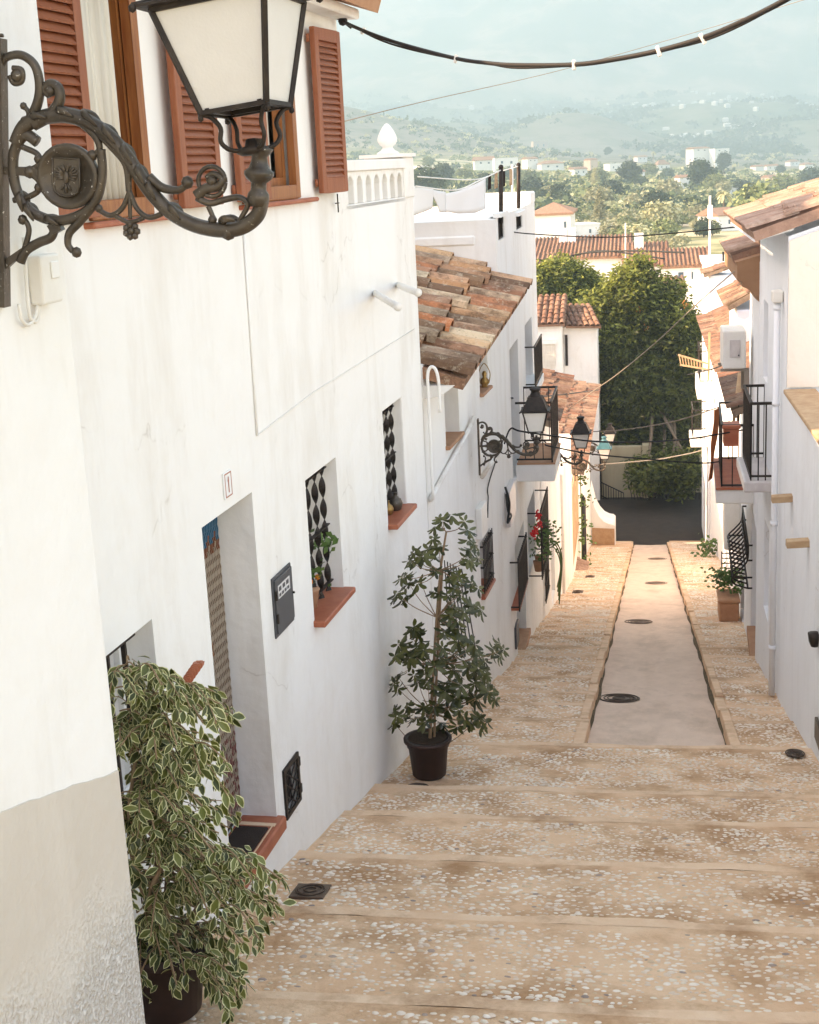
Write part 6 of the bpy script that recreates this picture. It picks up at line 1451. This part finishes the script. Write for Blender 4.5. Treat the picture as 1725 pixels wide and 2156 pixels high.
# ================================================================== TERRAIN
def smooth(a, b, x): t = np.clip((x - a) / (b - a), 0, 1); return t * t * (3 - 2 * t)
def fbm(x, y, oct_=6, seed=0):
    r = np.random.default_rng(seed); s = np.zeros_like(x); amp = 1.0; tot = 0
    for o in range(oct_):
        for _ in range(3):
            a = r.uniform(0, 6.28); f = 2.0 ** o * r.uniform(.8, 1.3); s += amp * np.sin(f * (x * math.cos(a) + y * math.sin(a)) + r.uniform(0, 6.28)); tot += amp
        amp *= .52
    return s / tot * 2.2
VZ = -20.0
def tz(X, Y):
    X = np.asarray(X, float); Y = np.asarray(Y, float)
    near = np.minimum(Z0 - SL * Y - .55, Z0); z = np.where(Y < 52, near, -14.7 + np.interp(Y, [58, 170, 500, 800, 1400, 2200, 3200], [0, 2.0, 2.6, 5.5, 13.5, 27, 36]) - .075 * (X + .055 * Y) * smooth(120, 420, Y) * (1 - .8 * smooth(1600, 3400, Y)))
    z = np.where(Y > 140, z + .5 * fbm(X / 60, Y / 60, 4, 1) * smooth(150, 400, Y), z)
    def bump(x0, y0, h, sx, sy, rough=.25, seed=3):
        e = np.exp(-((X - x0) / sx) ** 2 - ((Y - y0) / sy) ** 2); return h * e * (1 + rough * fbm(X / 90, Y / 90, 5, seed) * (1 - e * .5))
    z = z + bump(-440, 1500, 58, 190, 260) + bump(-245, 1560, 16, 110, 170, seed=4)
    z = z + bump(-95, 2300, 58, 120, 170, .12, 5) + bump(-330, 2500, 40, 160, 200, .2, 6) + bump(330, 2450, 46, 190, 190, .25, 7) + bump(150, 2900, 50, 260, 260, .3, 8)
    fh = smooth(2300, 4300, Y); z = z + fh * (120 + 38 * fbm(X / 420, Y / 420, 6, 9)) + smooth(2300, 3200, Y) * 14 * fbm(X / 150, Y / 150, 5, 12)
    mh = smooth(3900, 6700, Y + 300 * fbm(X / 900, Y / 900, 4, 10)); z = z + mh * (800 + 190 * fbm(X / 1000, Y / 1300, 7, 11)) + smooth(3900, 5000, Y) * 80 * np.abs(fbm(X / 260, Y / 520, 6, 13))
    return z
ys_ = np.concatenate([np.linspace(-12, 60, 13), np.geomspace(62, 8000, 225)]); us_ = np.linspace(-1, 1, 150)
GX = np.array([[u * (12 + (.62 if y > 0 else .1) * abs(y)) - .02 * y for u in us_] for y in ys_]); GY = np.repeat(ys_[:, None], len(us_), 1); GZ = tz(GX, GY)
nr_, nc_ = GX.shape
idx = np.arange(nr_ * nc_).reshape(nr_, nc_); Fi = np.stack([idx[:-1, :-1], idx[:-1, 1:], idx[1:, 1:], idx[1:, :-1]], -1).reshape(-1, 4)
def ground_mat():
    m = bpy.data.materials.new('valley_and_mountain_ground'); m.use_nodes = True; t = m.node_tree; N, L = t.nodes, t.links; p = N['Principled BSDF']; p.inputs['Roughness'].default_value = 1; p.inputs['Specular IOR Level'].default_value = .05
    tc = N.new('ShaderNodeTexCoord'); sx_ = N.new('ShaderNodeSeparateXYZ'); L.new(tc.outputs['Object'], sx_.inputs[0])
    def noise(sc_, det=8, r=.65):
        n = N.new('ShaderNodeTexNoise'); n.inputs['Scale'].default_value = sc_; n.inputs['Detail'].default_value = det; n.inputs['Roughness'].default_value = r; L.new(tc.outputs['Object'], n.inputs['Vector']); return n.outputs['Fac']
    def mr(s, a, b, c=0, d=1):
        q = N.new('ShaderNodeMapRange'); q.inputs[1].default_value = a; q.inputs[2].default_value = b; q.inputs[3].default_value = c; q.inputs[4].default_value = d; L.new(s, q.inputs[0]); return q.outputs[0]
    def mix(f, a, b):
        x = N.new('ShaderNodeMix'); x.data_type = 'RGBA'; L.new(f, x.inputs[0])
        for i, c in ((6, a), (7, b)):
            if isinstance(c, tuple): x.inputs[i].default_value = (*c, 1)
            else: L.new(c, x.inputs[i])
        return x.outputs[2]
    v = N.new('ShaderNodeTexVoronoi'); v.inputs['Scale'].default_value = .016; L.new(tc.outputs['Object'], v.inputs['Vector'])
    cr_ = N.new('ShaderNodeValToRGB'); sp = N.new('ShaderNodeSeparateColor'); L.new(v.outputs['Color'], sp.inputs[0]); L.new(sp.outputs[0], cr_.inputs[0]); cr_.color_ramp.interpolation = 'CONSTANT'
    E = cr_.color_ramp.elements; E[0].color = (.30, .28, .14, 1); E[1].position = .25; E[1].color = (.55, .47, .30, 1)
    for q, c in ((.45, (.20, .22, .10)), (.62, (.42, .38, .22)), (.8, (.62, .55, .40))): e = E.new(q); e.color = (*c, 1)
    flat = mix(mr(noise(.09), .45, .65), cr_.outputs[0], (.11, .13, .05))
    hill = mix(mr(noise(.02), .46, .58), (.22, .20, .17), (.13, .135, .10)); hill = mix(mr(noise(.11), .60, .68), hill, (.06, .075, .035))
    foot = mix(mr(noise(.008), .44, .56), (.06, .085, .04), (.17, .165, .11)); foot = mix(mr(noise(.03), .52, .62), foot, (.05, .07, .03))
    mount = mix(mr(noise(.0028), .46, .58), (.10, .12, .08), (.50, .37, .30)); mount = mix(mr(noise(.012), .5, .6), mount, (.16, .16, .11))
    c1 = mix(mr(sx_.outputs[1], 1100, 1350), flat, hill); c2 = mix(mr(sx_.outputs[1], 2100, 2500), c1, foot); c3 = mix(mr(sx_.outputs[1], 3800, 4600), c2, mount)
    L.new(c3, p.inputs['Base Color']); return m
me = np_mesh('valley_ground', np.stack([GX, GY, GZ], -1).reshape(-1, 3), Fi, ground_mat()); me.polygons.foreach_set('use_smooth', [True] * len(me.polygons))
struct(new_obj('valley_ground_and_mountains', me))

pm_ = mat('pale_dirt_road', (.62, .56, .46), .95, (.52, .46, .36), .2)
for y0, w_ in ((268, 2.2), (455, 3.0), (720, 4.5)):
    V, n = [], 60
    for i in range(n + 1):
        x = lerp(-.32, .24, i / n) * y0
        for s in (-1, 1): yy = y0 + .12 * x + s * w_; V.append((x, yy, float(tz(x, yy)) + .35))
    me = bpy.data.meshes.new('dirt_road'); me.from_pydata(V, [], [(2 * i, 2 * i + 1, 2 * i + 3, 2 * i + 2) for i in range(n)]); me.materials.append(pm_); struct(new_obj('dirt_road', me))

# ================================================================== VILLAGE AND VALLEY HOUSES
M['farwhite'] = mat('sunlit_village_wall', (.78, .78, .77), .9, (.72, .71, .69), .8)
M['farpink'] = mat('pinkish_village_wall', (.60, .45, .36), .9, (.52, .40, .32), .8)
M['farroof'] = mat('brown_tiled_roof_far', (.28, .15, .10), .9, (.36, .21, .14), 1.2, stretch=(6, 1, 1))
M['farglass'] = mat('blue_grey_window', (.06, .10, .13), .3)
CLEAR = []; rhouse = random.Random(3)
def far_house(label, x0, x1, yt, yb, Y=None, roof='hip', rh=10, wins=(), wm='farwhite', rm='farroof', dep=None, group=None, chim=None):
    """house whose near face spans the given pixels; Y None = standing on the valley floor"""
    if Y is None:
        q = ray((x0 + x1) / 2, yb); Y = 300.0
        for _ in range(40):
            zz = float(tz(q.x / q.y * Y, Y)); Y = .5 * Y + .5 * min(max(zz / (q.z / q.y), 80), 2600) if q.z < -1e-3 else 2000
    a, b = seg3(x0, yb, Y), seg3(x1, yb, Y); zt = .5 * (seg3(x0, yt, Y).z + seg3(x1, yt, Y).z); zb = .5 * (a.z + b.z); w_ = b.x - a.x; d = dep or max(6, w_ * .55)
    yt_z = float(tz((a.x + b.x) / 2, Y)); base = min(zb, yt_z) - 1.0
    CLEAR.append(((a.x + b.x) / 2, Y, w_))
    t = thing('house', label, 'house', ((a.x + b.x) / 2, Y, base), 0, group)
    m = MB(); m.box(a.x, b.x, Y, Y + d, base, zt); m.build('wall', M[wm], t)
    u = F / Y; h = rh / u; o = w_ * .03 + .15
    if roof != 'flat':
        r = MB(); X0, X1, Y0, Y1 = a.x - o, b.x + o, Y - o, Y + d + o; zc = zt + h; e = .18
        if roof == 'hip':
            k = min((X1 - X0) / 2 * .98, (Y1 - Y0) / 2); ya, yb_ = (Y0 + Y1) / 2 - .01, (Y0 + Y1) / 2 + .01
            tp = [(X0 + k, ya, zc), (X1 - k, ya, zc), (X1 - k, yb_, zc), (X0 + k, yb_, zc)]
        else: tp = [(X0, (Y0 + Y1) / 2 - .01, zc), (X1, (Y0 + Y1) / 2 - .01, zc), (X1, (Y0 + Y1) / 2 + .01, zc), (X0, (Y0 + Y1) / 2 + .01, zc)]
        bs = [(X0, Y0, zt + .01), (X1, Y0, zt + .01), (X1, Y1, zt + .01), (X0, Y1, zt + .01)]; lo_ = [(x, y, z - e) for x, y, z in bs]
        r.hexa(lo_ + bs); r.hexa([(x, y, z + .001) for x, y, z in bs] + tp)
        if Y < 120:    # tile ribs run down the visible slope
            n = int((X1 - X0) / .26); ym = (Y0 + Y1) / 2
            for i in range(n):
                x = lerp(X0, X1, (i + .5) / n); kk = 1.0 if roof != 'hip' else max(.08, min(1, (x - X0) / (k + .01), (X1 - x) / (k + .01)))
                r.tube([(x, Y0 - .02, zt + .03), (x, lerp(Y0, ym, kk), lerp(zt, zc, kk) + .03)], .085, 5)
        ro = r.build('roof', M[rm] if Y > 120 else M['tilefar'], t)
        if chim:
            for cx_ in chim: q = seg3(cx_, yt, Y + d * .4); c = MB(); c.box(q.x - .3, q.x + .3, Y + d * .35, Y + d * .35 + .6, zt, zc + .7); c.build('chimney', M[wm], ro)
    else:
        r = MB(); r.box(a.x - .1, b.x + .1, Y - .1, Y + d + .1, zt, zt + .25); r.build('parapet', M[wm], t)
    for (wx0, wx1, wy0, wy1) in wins:
        p, q = seg3(wx0, wy0, Y - .02), seg3(wx1, wy1, Y - .02); f = MB(); f.box(p.x, q.x, Y - .05, Y + .1, q.z, p.z); wo_ = f.build('window', M['farwhite'], t)
        g = MB(); i_ = (q.x - p.x) * .1; g.box(p.x + i_, q.x - i_, Y - .07, Y - .05, q.z + i_, p.z - i_); g.build('pane', M['farglass'], wo_)
    if Y > 150: t.rotation_euler = (0, 0, rhouse.uniform(.25, .85))
    return t
# house with the roller blind, left of the tree
h7 = thing('house', 'white house with a closed roller blind just left of the big dark tree', 'house', (-3.6, 56.5, -14.5))
m_ = MB(); m_.box(-9, -3.1, 56, 62, -15, -6.42); m_.box(-3.1, -1.72, 57.0, 62, -15, -6.62); m_.build('wall', M['stucco'], h7, bevel=.03)
tile_roof('roof', M['tilefar'], (-9.2, 55.7, -6.36), (-2.95, 55.7, -6.36), (0, 1, .36), 2.6, h7, pitch=.24, row=.4, seed=41, r=.11)
tile_roof('side_roof', M['tilefar'], (-2.95, 56.6, -6.55), (-1.55, 56.6, -6.60), (-.25, 1, .36), 2.0, h7, pitch=.24, row=.4, seed=42, r=.11)
b = MB()
for k in range(16): b.box(-4.12, -3.36, 55.93, 55.99, -8.16 + k * .062, -8.16 + k * .062 + .055)
b.build('roller_blind', M['curtain'], h7); b = MB(); b.box(-4.2, -3.3, 55.9, 55.985, -8.26, -8.17); b.box(-4.2, -3.3, 55.88, 55.985, -7.16, -7.02); b.build('window_trim', M['stucco'], h7)
b = MB(); b.box(-3.02, -2.92, 56.93, 56.99, -8.2, -6.95); b.build('narrow_window', M['blackbrown'], h7)
far_house('white villa with a pyramid tiled roof behind the terrace, nearest in the fields', 1121, 1203, 449, 520, 128, 'hip', 19, [(1187, 1193, 466, 480)], dep=9)
far_house('long village house with a ribbed brown roof behind the two telephone wires', 1112, 1322, 541, 660, 96, 'gable', 31, [], dep=12, chim=(1188, 1205))
far_house('village house with a brown roof and white chimney behind the big tree top', 1318, 1404, 556, 660, 92, 'gable', 34, [], dep=10, chim=(1346,))
far_house('village house with two blue grey windows to the right of the big tree', 1400, 1492, 558, 680, 90, 'gable', 24, [(1427, 1441, 572, 587), (1456, 1460, 572, 588)], dep=9)
far_house('low village house with a small brown roof directly behind the right side of the tree', 1395, 1438, 607, 680, 78, 'gable', 14, [], dep=6)
far_house('village house whose small roof shows beside the light green tree', 1112, 1160, 562, 640, 84, 'gable', 18, [], dep=7)
far_house('white village house right of the masts with a pale green shutter front', 1488, 1580, 565, 660, 84, 'flat', 4, [(1522, 1556, 570, 584)], dep=8)
far_house('low flat white building in front of the reeds, with a porch', 1211, 1265, 474, 498, None, 'flat', 4, [(1240, 1246, 482, 491)])
far_house('white house with a tall front and one window beside the gabled roof on the right', 1508, 1560, 452, 486, None, 'gable', 14, [(1533, 1540, 462, 472)])
VH = [('white house half hidden behind the balustrade with an arched porch', 720, 763, 312, 331, 'hip', 5), ('white house in steps with a brown red roof left of the washing line', 873, 922, 364, 384, 'gable', 9), ('second storey block rising behind the stepped white house', 884, 906, 350, 366, 'flat', 2),
      ('long white house with a red roof, on the left part of the double one', 1000, 1042, 337, 350, 'gable', 7), ('long white flat roofed house joined to the red roofed one', 1042, 1092, 333, 352, 'flat', 2), ('small white house right of the long double house', 1108, 1136, 334, 343, 'gable', 4), ('white house with a pale roof above the dark round trees', 1139, 1189, 344, 358, 'hip', 6),
      ('tall white block standing alone below the green hill', 1123, 1155, 297, 317, 'flat', 2), ('low white house right of the pale roofed one', 1204, 1243, 355, 370, 'gable', 4), ('flat white house in the pale field', 1112, 1147, 393, 409, 'hip', 4), ('bright white box house in the centre of the valley', 1280, 1314, 345, 361, 'flat', 3), ('long low white house behind the poplar', 1310, 1362, 362, 375, 'gable', 5),
      ('house with a broad pinkish roof left of the pines', 1383, 1414, 346, 358, 'hip', 9), ('two storey house with dark windows left of the big pine', 1431, 1453, 373, 400, 'gable', 5), ('low white house right of the big pine', 1534, 1560, 397, 408, 'flat', 2), ('low house with a pale awning behind the gabled roof', 1564, 1600, 398, 409, 'hip', 3), ('large cream house with a flat roof at the right edge of the valley', 1640, 1668, 374, 402, 'flat', 3), ('cream house wing with a reddish roof at the right edge of the valley', 1617, 1642, 372, 390, 'gable', 4),
      ('small white house left of the far pine', 1588, 1612, 350, 360, 'gable', 3), ('small white house right of the far pine', 1614, 1640, 349, 359, 'gable', 3), ('long white shed in the far haze on the right', 1455, 1500, 312, 321, 'gable', 3), ('second long white shed in the far haze on the right', 1502, 1540, 313, 322, 'flat', 2), ('white house near the foot of the grey hill, by the finial', 790, 812, 326, 336, 'gable', 3), ('little white house under the grey hill, right of the finial', 905, 926, 328, 336, 'gable', 3), ('small house in the trees under the long double house', 1010, 1034, 308, 316, 'gable', 3), ('white cottage between fields left of the pale house', 960, 985, 322, 331, 'gable', 3), ('reddish roofed cottage in the far fields on the right', 1660, 1688, 340, 350, 'hip', 4), ('white cottage farthest right in the valley', 1690, 1720, 346, 358, 'hip', 4), ('white cottage behind the palm trees', 1340, 1366, 330, 339, 'gable', 3), ('cottage with a tan wall left of the pinkish roof', 1240, 1262, 336, 344, 'gable', 3)]
for (lb, a, b_, c, d, rf_, rh) in VH:
    w_ = []
    if b_ - a > 24: w_ = [(lerp(a, b_, f) - (b_ - a) * .06, lerp(a, b_, f) + (b_ - a) * .06, lerp(c, d, .3), lerp(c, d, .62)) for f in (.3, .7)]
    far_house(lb, a, b_, c, d, None, rf_, rh, w_, 'farpink' if 'cream' in lb or 'tan' in lb else 'farwhite')
# tiny villas on the hazy slopes
vm = MB(); vm.box(-5, 5, -4, 4, -6, 5.5); vm.hexa([(-5.4, -4.4, 5.5), (5.4, -4.4, 5.5), (5.4, 4.4, 5.5), (-5.4, 4.4, 5.5), (-3, -.1, 7.6), (3, -.1, 7.6), (3, .1, 7.6), (-3, .1, 7.6)])
v0 = vm.build('villa', M['farwhite']); tag(v0, 'tiny white villa scattered on the hazy slopes at the foot of the mountain', 'villa', 'tiny white villas on the far slopes')
rv = random.Random(77); cnt = 0
while cnt < 150:
    Y = rv.uniform(2450, 4300); x = rv.choice((rv.gauss(1380, 120), rv.gauss(1560, 110), rv.uniform(760, 1720))); q = ray(x, 300); X = q.x / q.y * Y
    if not 720 < x < 1740: continue
    z = float(tz(X, Y)); o = v0 if cnt == 0 else v0.copy()
    if cnt: col.objects.link(o)
    o.location = (X, Y, z); o.rotation_euler = (0, 0, rv.uniform(-.6, .6)); s = rv.uniform(.5, 1.05); o.scale = (s * rv.uniform(.8, 1.6), s, s); ORG[o.name] = Vector((0, 0, 0)); cnt += 1

# ================================================================== VALLEY VEGETATION
M['vleaf'] = leaf_mat('valley_tree_leaves', (.10, .125, .04), (.25, .27, .11), .7, .12, obj=True)
M['vleaf2'] = leaf_mat('dark_valley_tree_leaves', (.022, .038, .016), (.06, .085, .034), .7, .1, obj=True)
M['vleaf3'] = leaf_mat('pale_valley_tree_leaves', (.30, .29, .15), (.46, .43, .25), .7, .2, obj=True)
def proto_crown(blobs, dens, size, m, up=.4):
    C, Nn = cloud(blobs, dens, .6); V, Fi = leaf_quads(C, size * (.7 + .6 * rng.random(len(C))), up, .8, normal=Nn); return np_mesh('crown', V, Fi, m)
PR = {
    'round': proto_crown([(0, 0, 2.6, 2.2, 2.2, 1.9), (-1.1, .3, 2.0, 1.3, 1.3, 1.2), (1.2, -.2, 2.1, 1.3, 1.3, 1.3)], 38, .62, M['vleaf']),
    'dark': proto_crown([(0, 0, 2.6, 2.3, 2.2, 2.0), (-1.2, 0, 2.0, 1.2, 1.3, 1.3), (.9, .4, 2.0, 1.5, 1.3, 1.4)], 42, .6, M['vleaf2']),
    'pale': proto_crown([(0, 0, 2.4, 2.2, 2.0, 1.7), (-.9, .2, 1.8, 1.4, 1.3, 1.2), (1.2, .1, 1.9, 1.2, 1.2, 1.2)], 32, .6, M['vleaf3']),
    'pine': proto_crown([(0, 0, 8.2, 2.6, 2.6, 2.0), (-2.2, .4, 6.4, 2.2, 2, 1.6), (2.0, -.3, 6.2, 2.4, 2.2, 1.8), (.2, 0, 4.6, 2.6, 2.4, 1.6), (-1.8, 0, 3.4, 1.8, 1.8, 1.2)], 24, .85, M['vleaf2']),
    'poplar': proto_crown([(0, 0, 3, 1.1, 1.1, 2.2), (.1, 0, 6, 1.25, 1.2, 2.6), (0, 0, 9, .9, .9, 2.2), (-.05, 0, 11, .5, .5, 1.4)], 42, .6, M['vleaf3']),
    'conifer': proto_crown([(0, 0, 1.2 + k * 1.1, 2.4 - k * .38, 2.4 - k * .38, .42) for k in range(6)], 44, .6, M['vleaf'])}
pm = []
V_, F_ = [], []
for k in range(34):
    a = rng.uniform(0, 6.28); el = rng.uniform(-.5, 1.2); L_ = 2.3; pts = []
    for i in range(5):
        f = i / 4; pts.append(np.array([math.cos(a) * math.cos(el) * L_ * f, math.sin(a) * math.cos(el) * L_ * f, math.sin(el) * L_ * f - 1.5 * f * f]))
    for p0, p1 in zip(pts, pts[1:]):
        sd = np.array([-math.sin(a), math.cos(a), 0]) * .26; b0 = len(V_); V_ += [p0 - sd, p0 + sd, p1 + sd * .8, p1 - sd * .8]; F_.append((b0, b0 + 1, b0 + 2, b0 + 3))
PR['palm'] = np_mesh('crown', np.array(V_), np.array(F_), M['vleaf3'])
def trunk_mesh(h, r):
    b = MB(); b.tube([(0, 0, -.6), (.08, 0, h * .5), (0, 0, h)], [r * 1.2, r, r * .8], 7); me = bpy.data.meshes.new('trunk'); me.from_pydata(b.v, [], b.f); me.materials.append(M['bark']); return me
TR = {'round': trunk_mesh(2, .22), 'dark': trunk_mesh(2, .22), 'pale': trunk_mesh(1.8, .2), 'pine': trunk_mesh(7.5, .3), 'poplar': trunk_mesh(8, .2), 'conifer': trunk_mesh(6, .15), 'palm': trunk_mesh(7, .22)}
HT = {'round': 4.5, 'dark': 4.6, 'pale': 4.1, 'pine': 10.2, 'poplar': 12.3, 'conifer': 7.0, 'palm': 8.6}
def vtree(kind, name, label, x, yb, hpx, Y=None, group=None, wide=1.0):
    q = ray(x, yb)
    if Y is None:
        Y = 300.0
        for _ in range(40): Y = .5 * Y + .5 * min(max(float(tz(q.x / q.y * Y, Y)) / (q.z / q.y), 90), 2400)
    X = q.x / q.y * Y; z = float(tz(X, Y)); s = hpx / F * Y / HT[kind]
    t = thing(name, label, 'tree', (X, Y, z), rv.uniform(0, 6.28), group); t.scale = (s * wide, s * wide, s)
    for nm, me in (('crown', PR[kind]), ('trunk', TR[kind])):
        o = new_obj(nm, me, t, (0, 0, 7.0) if (kind == 'palm' and nm == 'crown') else (0, 0, 0))
    return t
T = [('pine', 'pine_tree', 'biggest dark pine in the middle of the valley, beside the two storey house', 1474, 404, 64, 1.25), ('pine', 'pine_tree', 'dark pine to the right of the biggest one, standing farther back', 1524, 366, 42, 1.1), ('pine', 'pine_tree', 'flat dark pine right behind the biggest pine', 1496, 398, 44, 1.4),
     ('poplar', 'poplar_tree', 'tall pale poplar rising from the orchard in the middle of the valley', 1264, 482, 82, 1.3), ('poplar', 'poplar_tree', 'short pale poplar beside the low porch building', 1254, 400, 44, 1.8), ('dark', 'round_tree', 'round dark tree behind the two washing line posts, left of two', 1184, 438, 34, 1.05), ('dark', 'round_tree', 'round dark tree behind the villa roof, right of two', 1140, 434, 34, 1.1), ('dark', 'round_tree', 'dark round tree beside the foot of the pale poplar', 1290, 414, 28, 1.2),
     ('conifer', 'conifer_tree', 'tiered light conifer seen between the white sheet and the left iron post', 1040, 442, 46, 1.0), ('conifer', 'conifer_tree', 'second tiered conifer just behind the left iron post', 1064, 446, 40, 1.0), ('palm', 'palm_tree', 'tall palm standing just left of the white mast on the valley floor', 1426, 478, 50, 1.0), ('palm', 'palm_tree', 'tallest palm between the mast and the gabled roof', 1524, 474, 76, 1.0), ('palm', 'palm_tree', 'bushy palm close to the right edge of the picture', 1672, 408, 34, 1.3),
     ('palm', 'palm_tree', 'small distant palm on the skyline of the fields, right of two', 1376, 344, 26, .9), ('palm', 'palm_tree', 'small distant palm on the skyline of the fields, left of two', 1328, 348, 22, .9), ('dark', 'round_tree', 'large leafy tree in front of the cream house at the right edge', 1704, 396, 40, 1.1), ('dark', 'round_tree', 'dark spreading tree below the cream house', 1566, 408, 26, 1.6), ('dark', 'round_tree', 'dark tree clump left of the low porch building', 1346, 398, 26, 1.4), ('round', 'round_tree', 'olive green tree left of the pinkish roof', 1368, 372, 26, 1.2), ('round', 'round_tree', 'olive green tree below the red roofed long house', 1062, 378, 24, 1.3), ('dark', 'round_tree', 'dark tree touching the stepped white house', 930, 382, 26, 1.3), ('round', 'round_tree', 'wide olive tree behind the washing line', 976, 382, 26, 1.4), ('round', 'round_tree', 'green tree in front of the low house behind the poplar', 1334, 382, 26, 1.2), ('pale', 'reed_clump', 'pale clump of tall reeds in front of the village roofs, left of two', 1290, 506, 34, 1.7), ('pale', 'reed_clump', 'pale clump of tall reeds in front of the village roofs, right of two', 1340, 512, 38, 1.5), ('round', 'round_tree', 'green bushy tree right of the reeds behind the village roofs', 1400, 508, 44, 1.2), ('dark', 'round_tree', 'dark bush in front of the tall fronted white house', 1482, 500, 40, .9), ('round', 'round_tree', 'light bush just left of the tile tip of the gabled roof', 1500, 496, 30, 1.0)]
for (k, n, lb, x, yb, h, w_) in T: vtree(k, n, lb, x, yb, h, wide=w_)
rv2 = random.Random(15); n_ = 0
while n_ < 46:
    Y = math.exp(rv2.uniform(math.log(260), math.log(1700))); x = rv2.uniform(690, 1725); q = ray(x, 350); X = q.x / q.y * Y
    if fbm(np.array([X / 70]), np.array([Y / 120]), 3, 21)[0] < -.1: continue
    k = rv2.choice(('round', 'round', 'dark', 'pale', 'pine')); t = thing('field_tree', 'single leafy tree scattered among the fields and white houses of the valley', 'tree', (X, Y, float(tz(X, Y))), rv2.uniform(0, 6), 'scattered trees in the valley'); s = rv2.uniform(.8, 1.7) * (.65 if k == 'pine' else 1.0); t.scale = (s * 1.15, s * 1.15, s)
    new_obj('crown', PR[k], t, (0, 0, 0)); n_ += 1
# scrub, orchards and far groves that read as one mass
def scrub(name, label, n, Y0, Y1, mats, rad, nq, seed, qs=.85):
    r = np.random.default_rng(seed); Y = np.exp(r.uniform(math.log(Y0), math.log(Y1), n * 3)); q0, q1 = ray(690, 350), ray(1740, 320); u = r.uniform(0, 1, len(Y)); X = (q0.x / q0.y * (1 - u) + q1.x / q1.y * u) * Y
    den = fbm(X / 55, Y / 95, 4, 31) + .5 * fbm(X / 17, Y / 30, 3, 32); ok = den > r.uniform(-.12, .6, len(Y))
    for y0, dy in ((268, 5), (455, 7), (720, 12)): ok &= np.abs(Y - y0 - .12 * X) > dy
    for (hx, hy, hw) in CLEAR:
        dx = np.abs(X - hx * Y / hy); ok &= ~((dx < hw * .62) & (Y > hy - (14 + hy * .11)) & (Y < hy + 3))
    X, Y = X[ok][:n], Y[ok][:n]
    Z = tz(X, Y); R_ = rad * (.55 + .9 * r.random(len(X))) * (1 + Y / 2600)
    d = r.normal(size=(len(X), nq, 3)); d /= np.linalg.norm(d, axis=2)[..., None]; d[..., 2] = np.abs(d[..., 2]) * .9
    C = np.stack([X, Y, Z + .25 * R_], 1)[:, None, :] + d * R_[:, None, None] * (.75 + .35 * r.random((len(X), nq, 1))) * np.array([1.15, 1.15, .95])
    C = C.reshape(-1, 3); S = np.repeat(R_, nq) * qs
    global rng
    V, Fi = leaf_quads(C, S * (.7 + .6 * r.random(len(C))), .3, .85, normal=d.reshape(-1, 3))
    o = new_obj(name, np_mesh(name, V, Fi, M[mats])); tag(o, label, 'vegetation', kind='stuff')
scrub('orchard_bushes', 'green orchard and hedge bushes massed over the valley floor', 900, 330, 1200, 'vleaf', 1.5, 40, 1, .7)
scrub('orchard_bushes', 'green orchard bushes in the nearest fields below the village roofs', 330, 120, 340, 'vleaf', 1.35, 240, 6, .3)
scrub('dry_scrub', 'pale reeds and scrub in the nearest fields below the village roofs', 260, 115, 340, 'vleaf3', 1.3, 200, 7, .3)
scrub('dark_groves', 'dark green grove bushes between the white houses of the valley', 480, 300, 2000, 'vleaf2', 1.7, 40, 2, .7)
scrub('dry_scrub', 'pale dry scrub and reeds over the valley fields', 1200, 330, 2400, 'vleaf3', 1.3, 34, 3, .7)
scrub('hill_woods', 'distant woods and bushes dotting the hills and foothills', 2600, 2000, 4300, 'vleaf2', 3.2, 12, 4)
scrub('hill_shrubs', 'sparse dark shrubs dotting the grey hill on the left', 260, 1250, 1800, 'vleaf2', 1.5, 14, 5)

# ================================================================== HAZE
hz = MB(); hz.box(-5800, 5800, -60, 8300, float(GZ.min()) - 1, float(GZ.max()) + 15)
hm = bpy.data.materials.new('haze'); hm.use_nodes = True; t = hm.node_tree; t.nodes.clear(); ou = t.nodes.new('ShaderNodeOutputMaterial'); pv = t.nodes.new('ShaderNodeVolumePrincipled')
pv.inputs['Color'].default_value = (.46, .685, .80, 1); pv.inputs['Density'].default_value = 5.2e-4; pv.inputs['Anisotropy'].default_value = .15
t.links.new(pv.outputs[0], ou.inputs['Volume'])
ho = hz.build('haze', hm); tag(ho, 'pale blue summer haze filling the valley', 'haze', kind='stuff'); ho.display_type = 'WIRE'
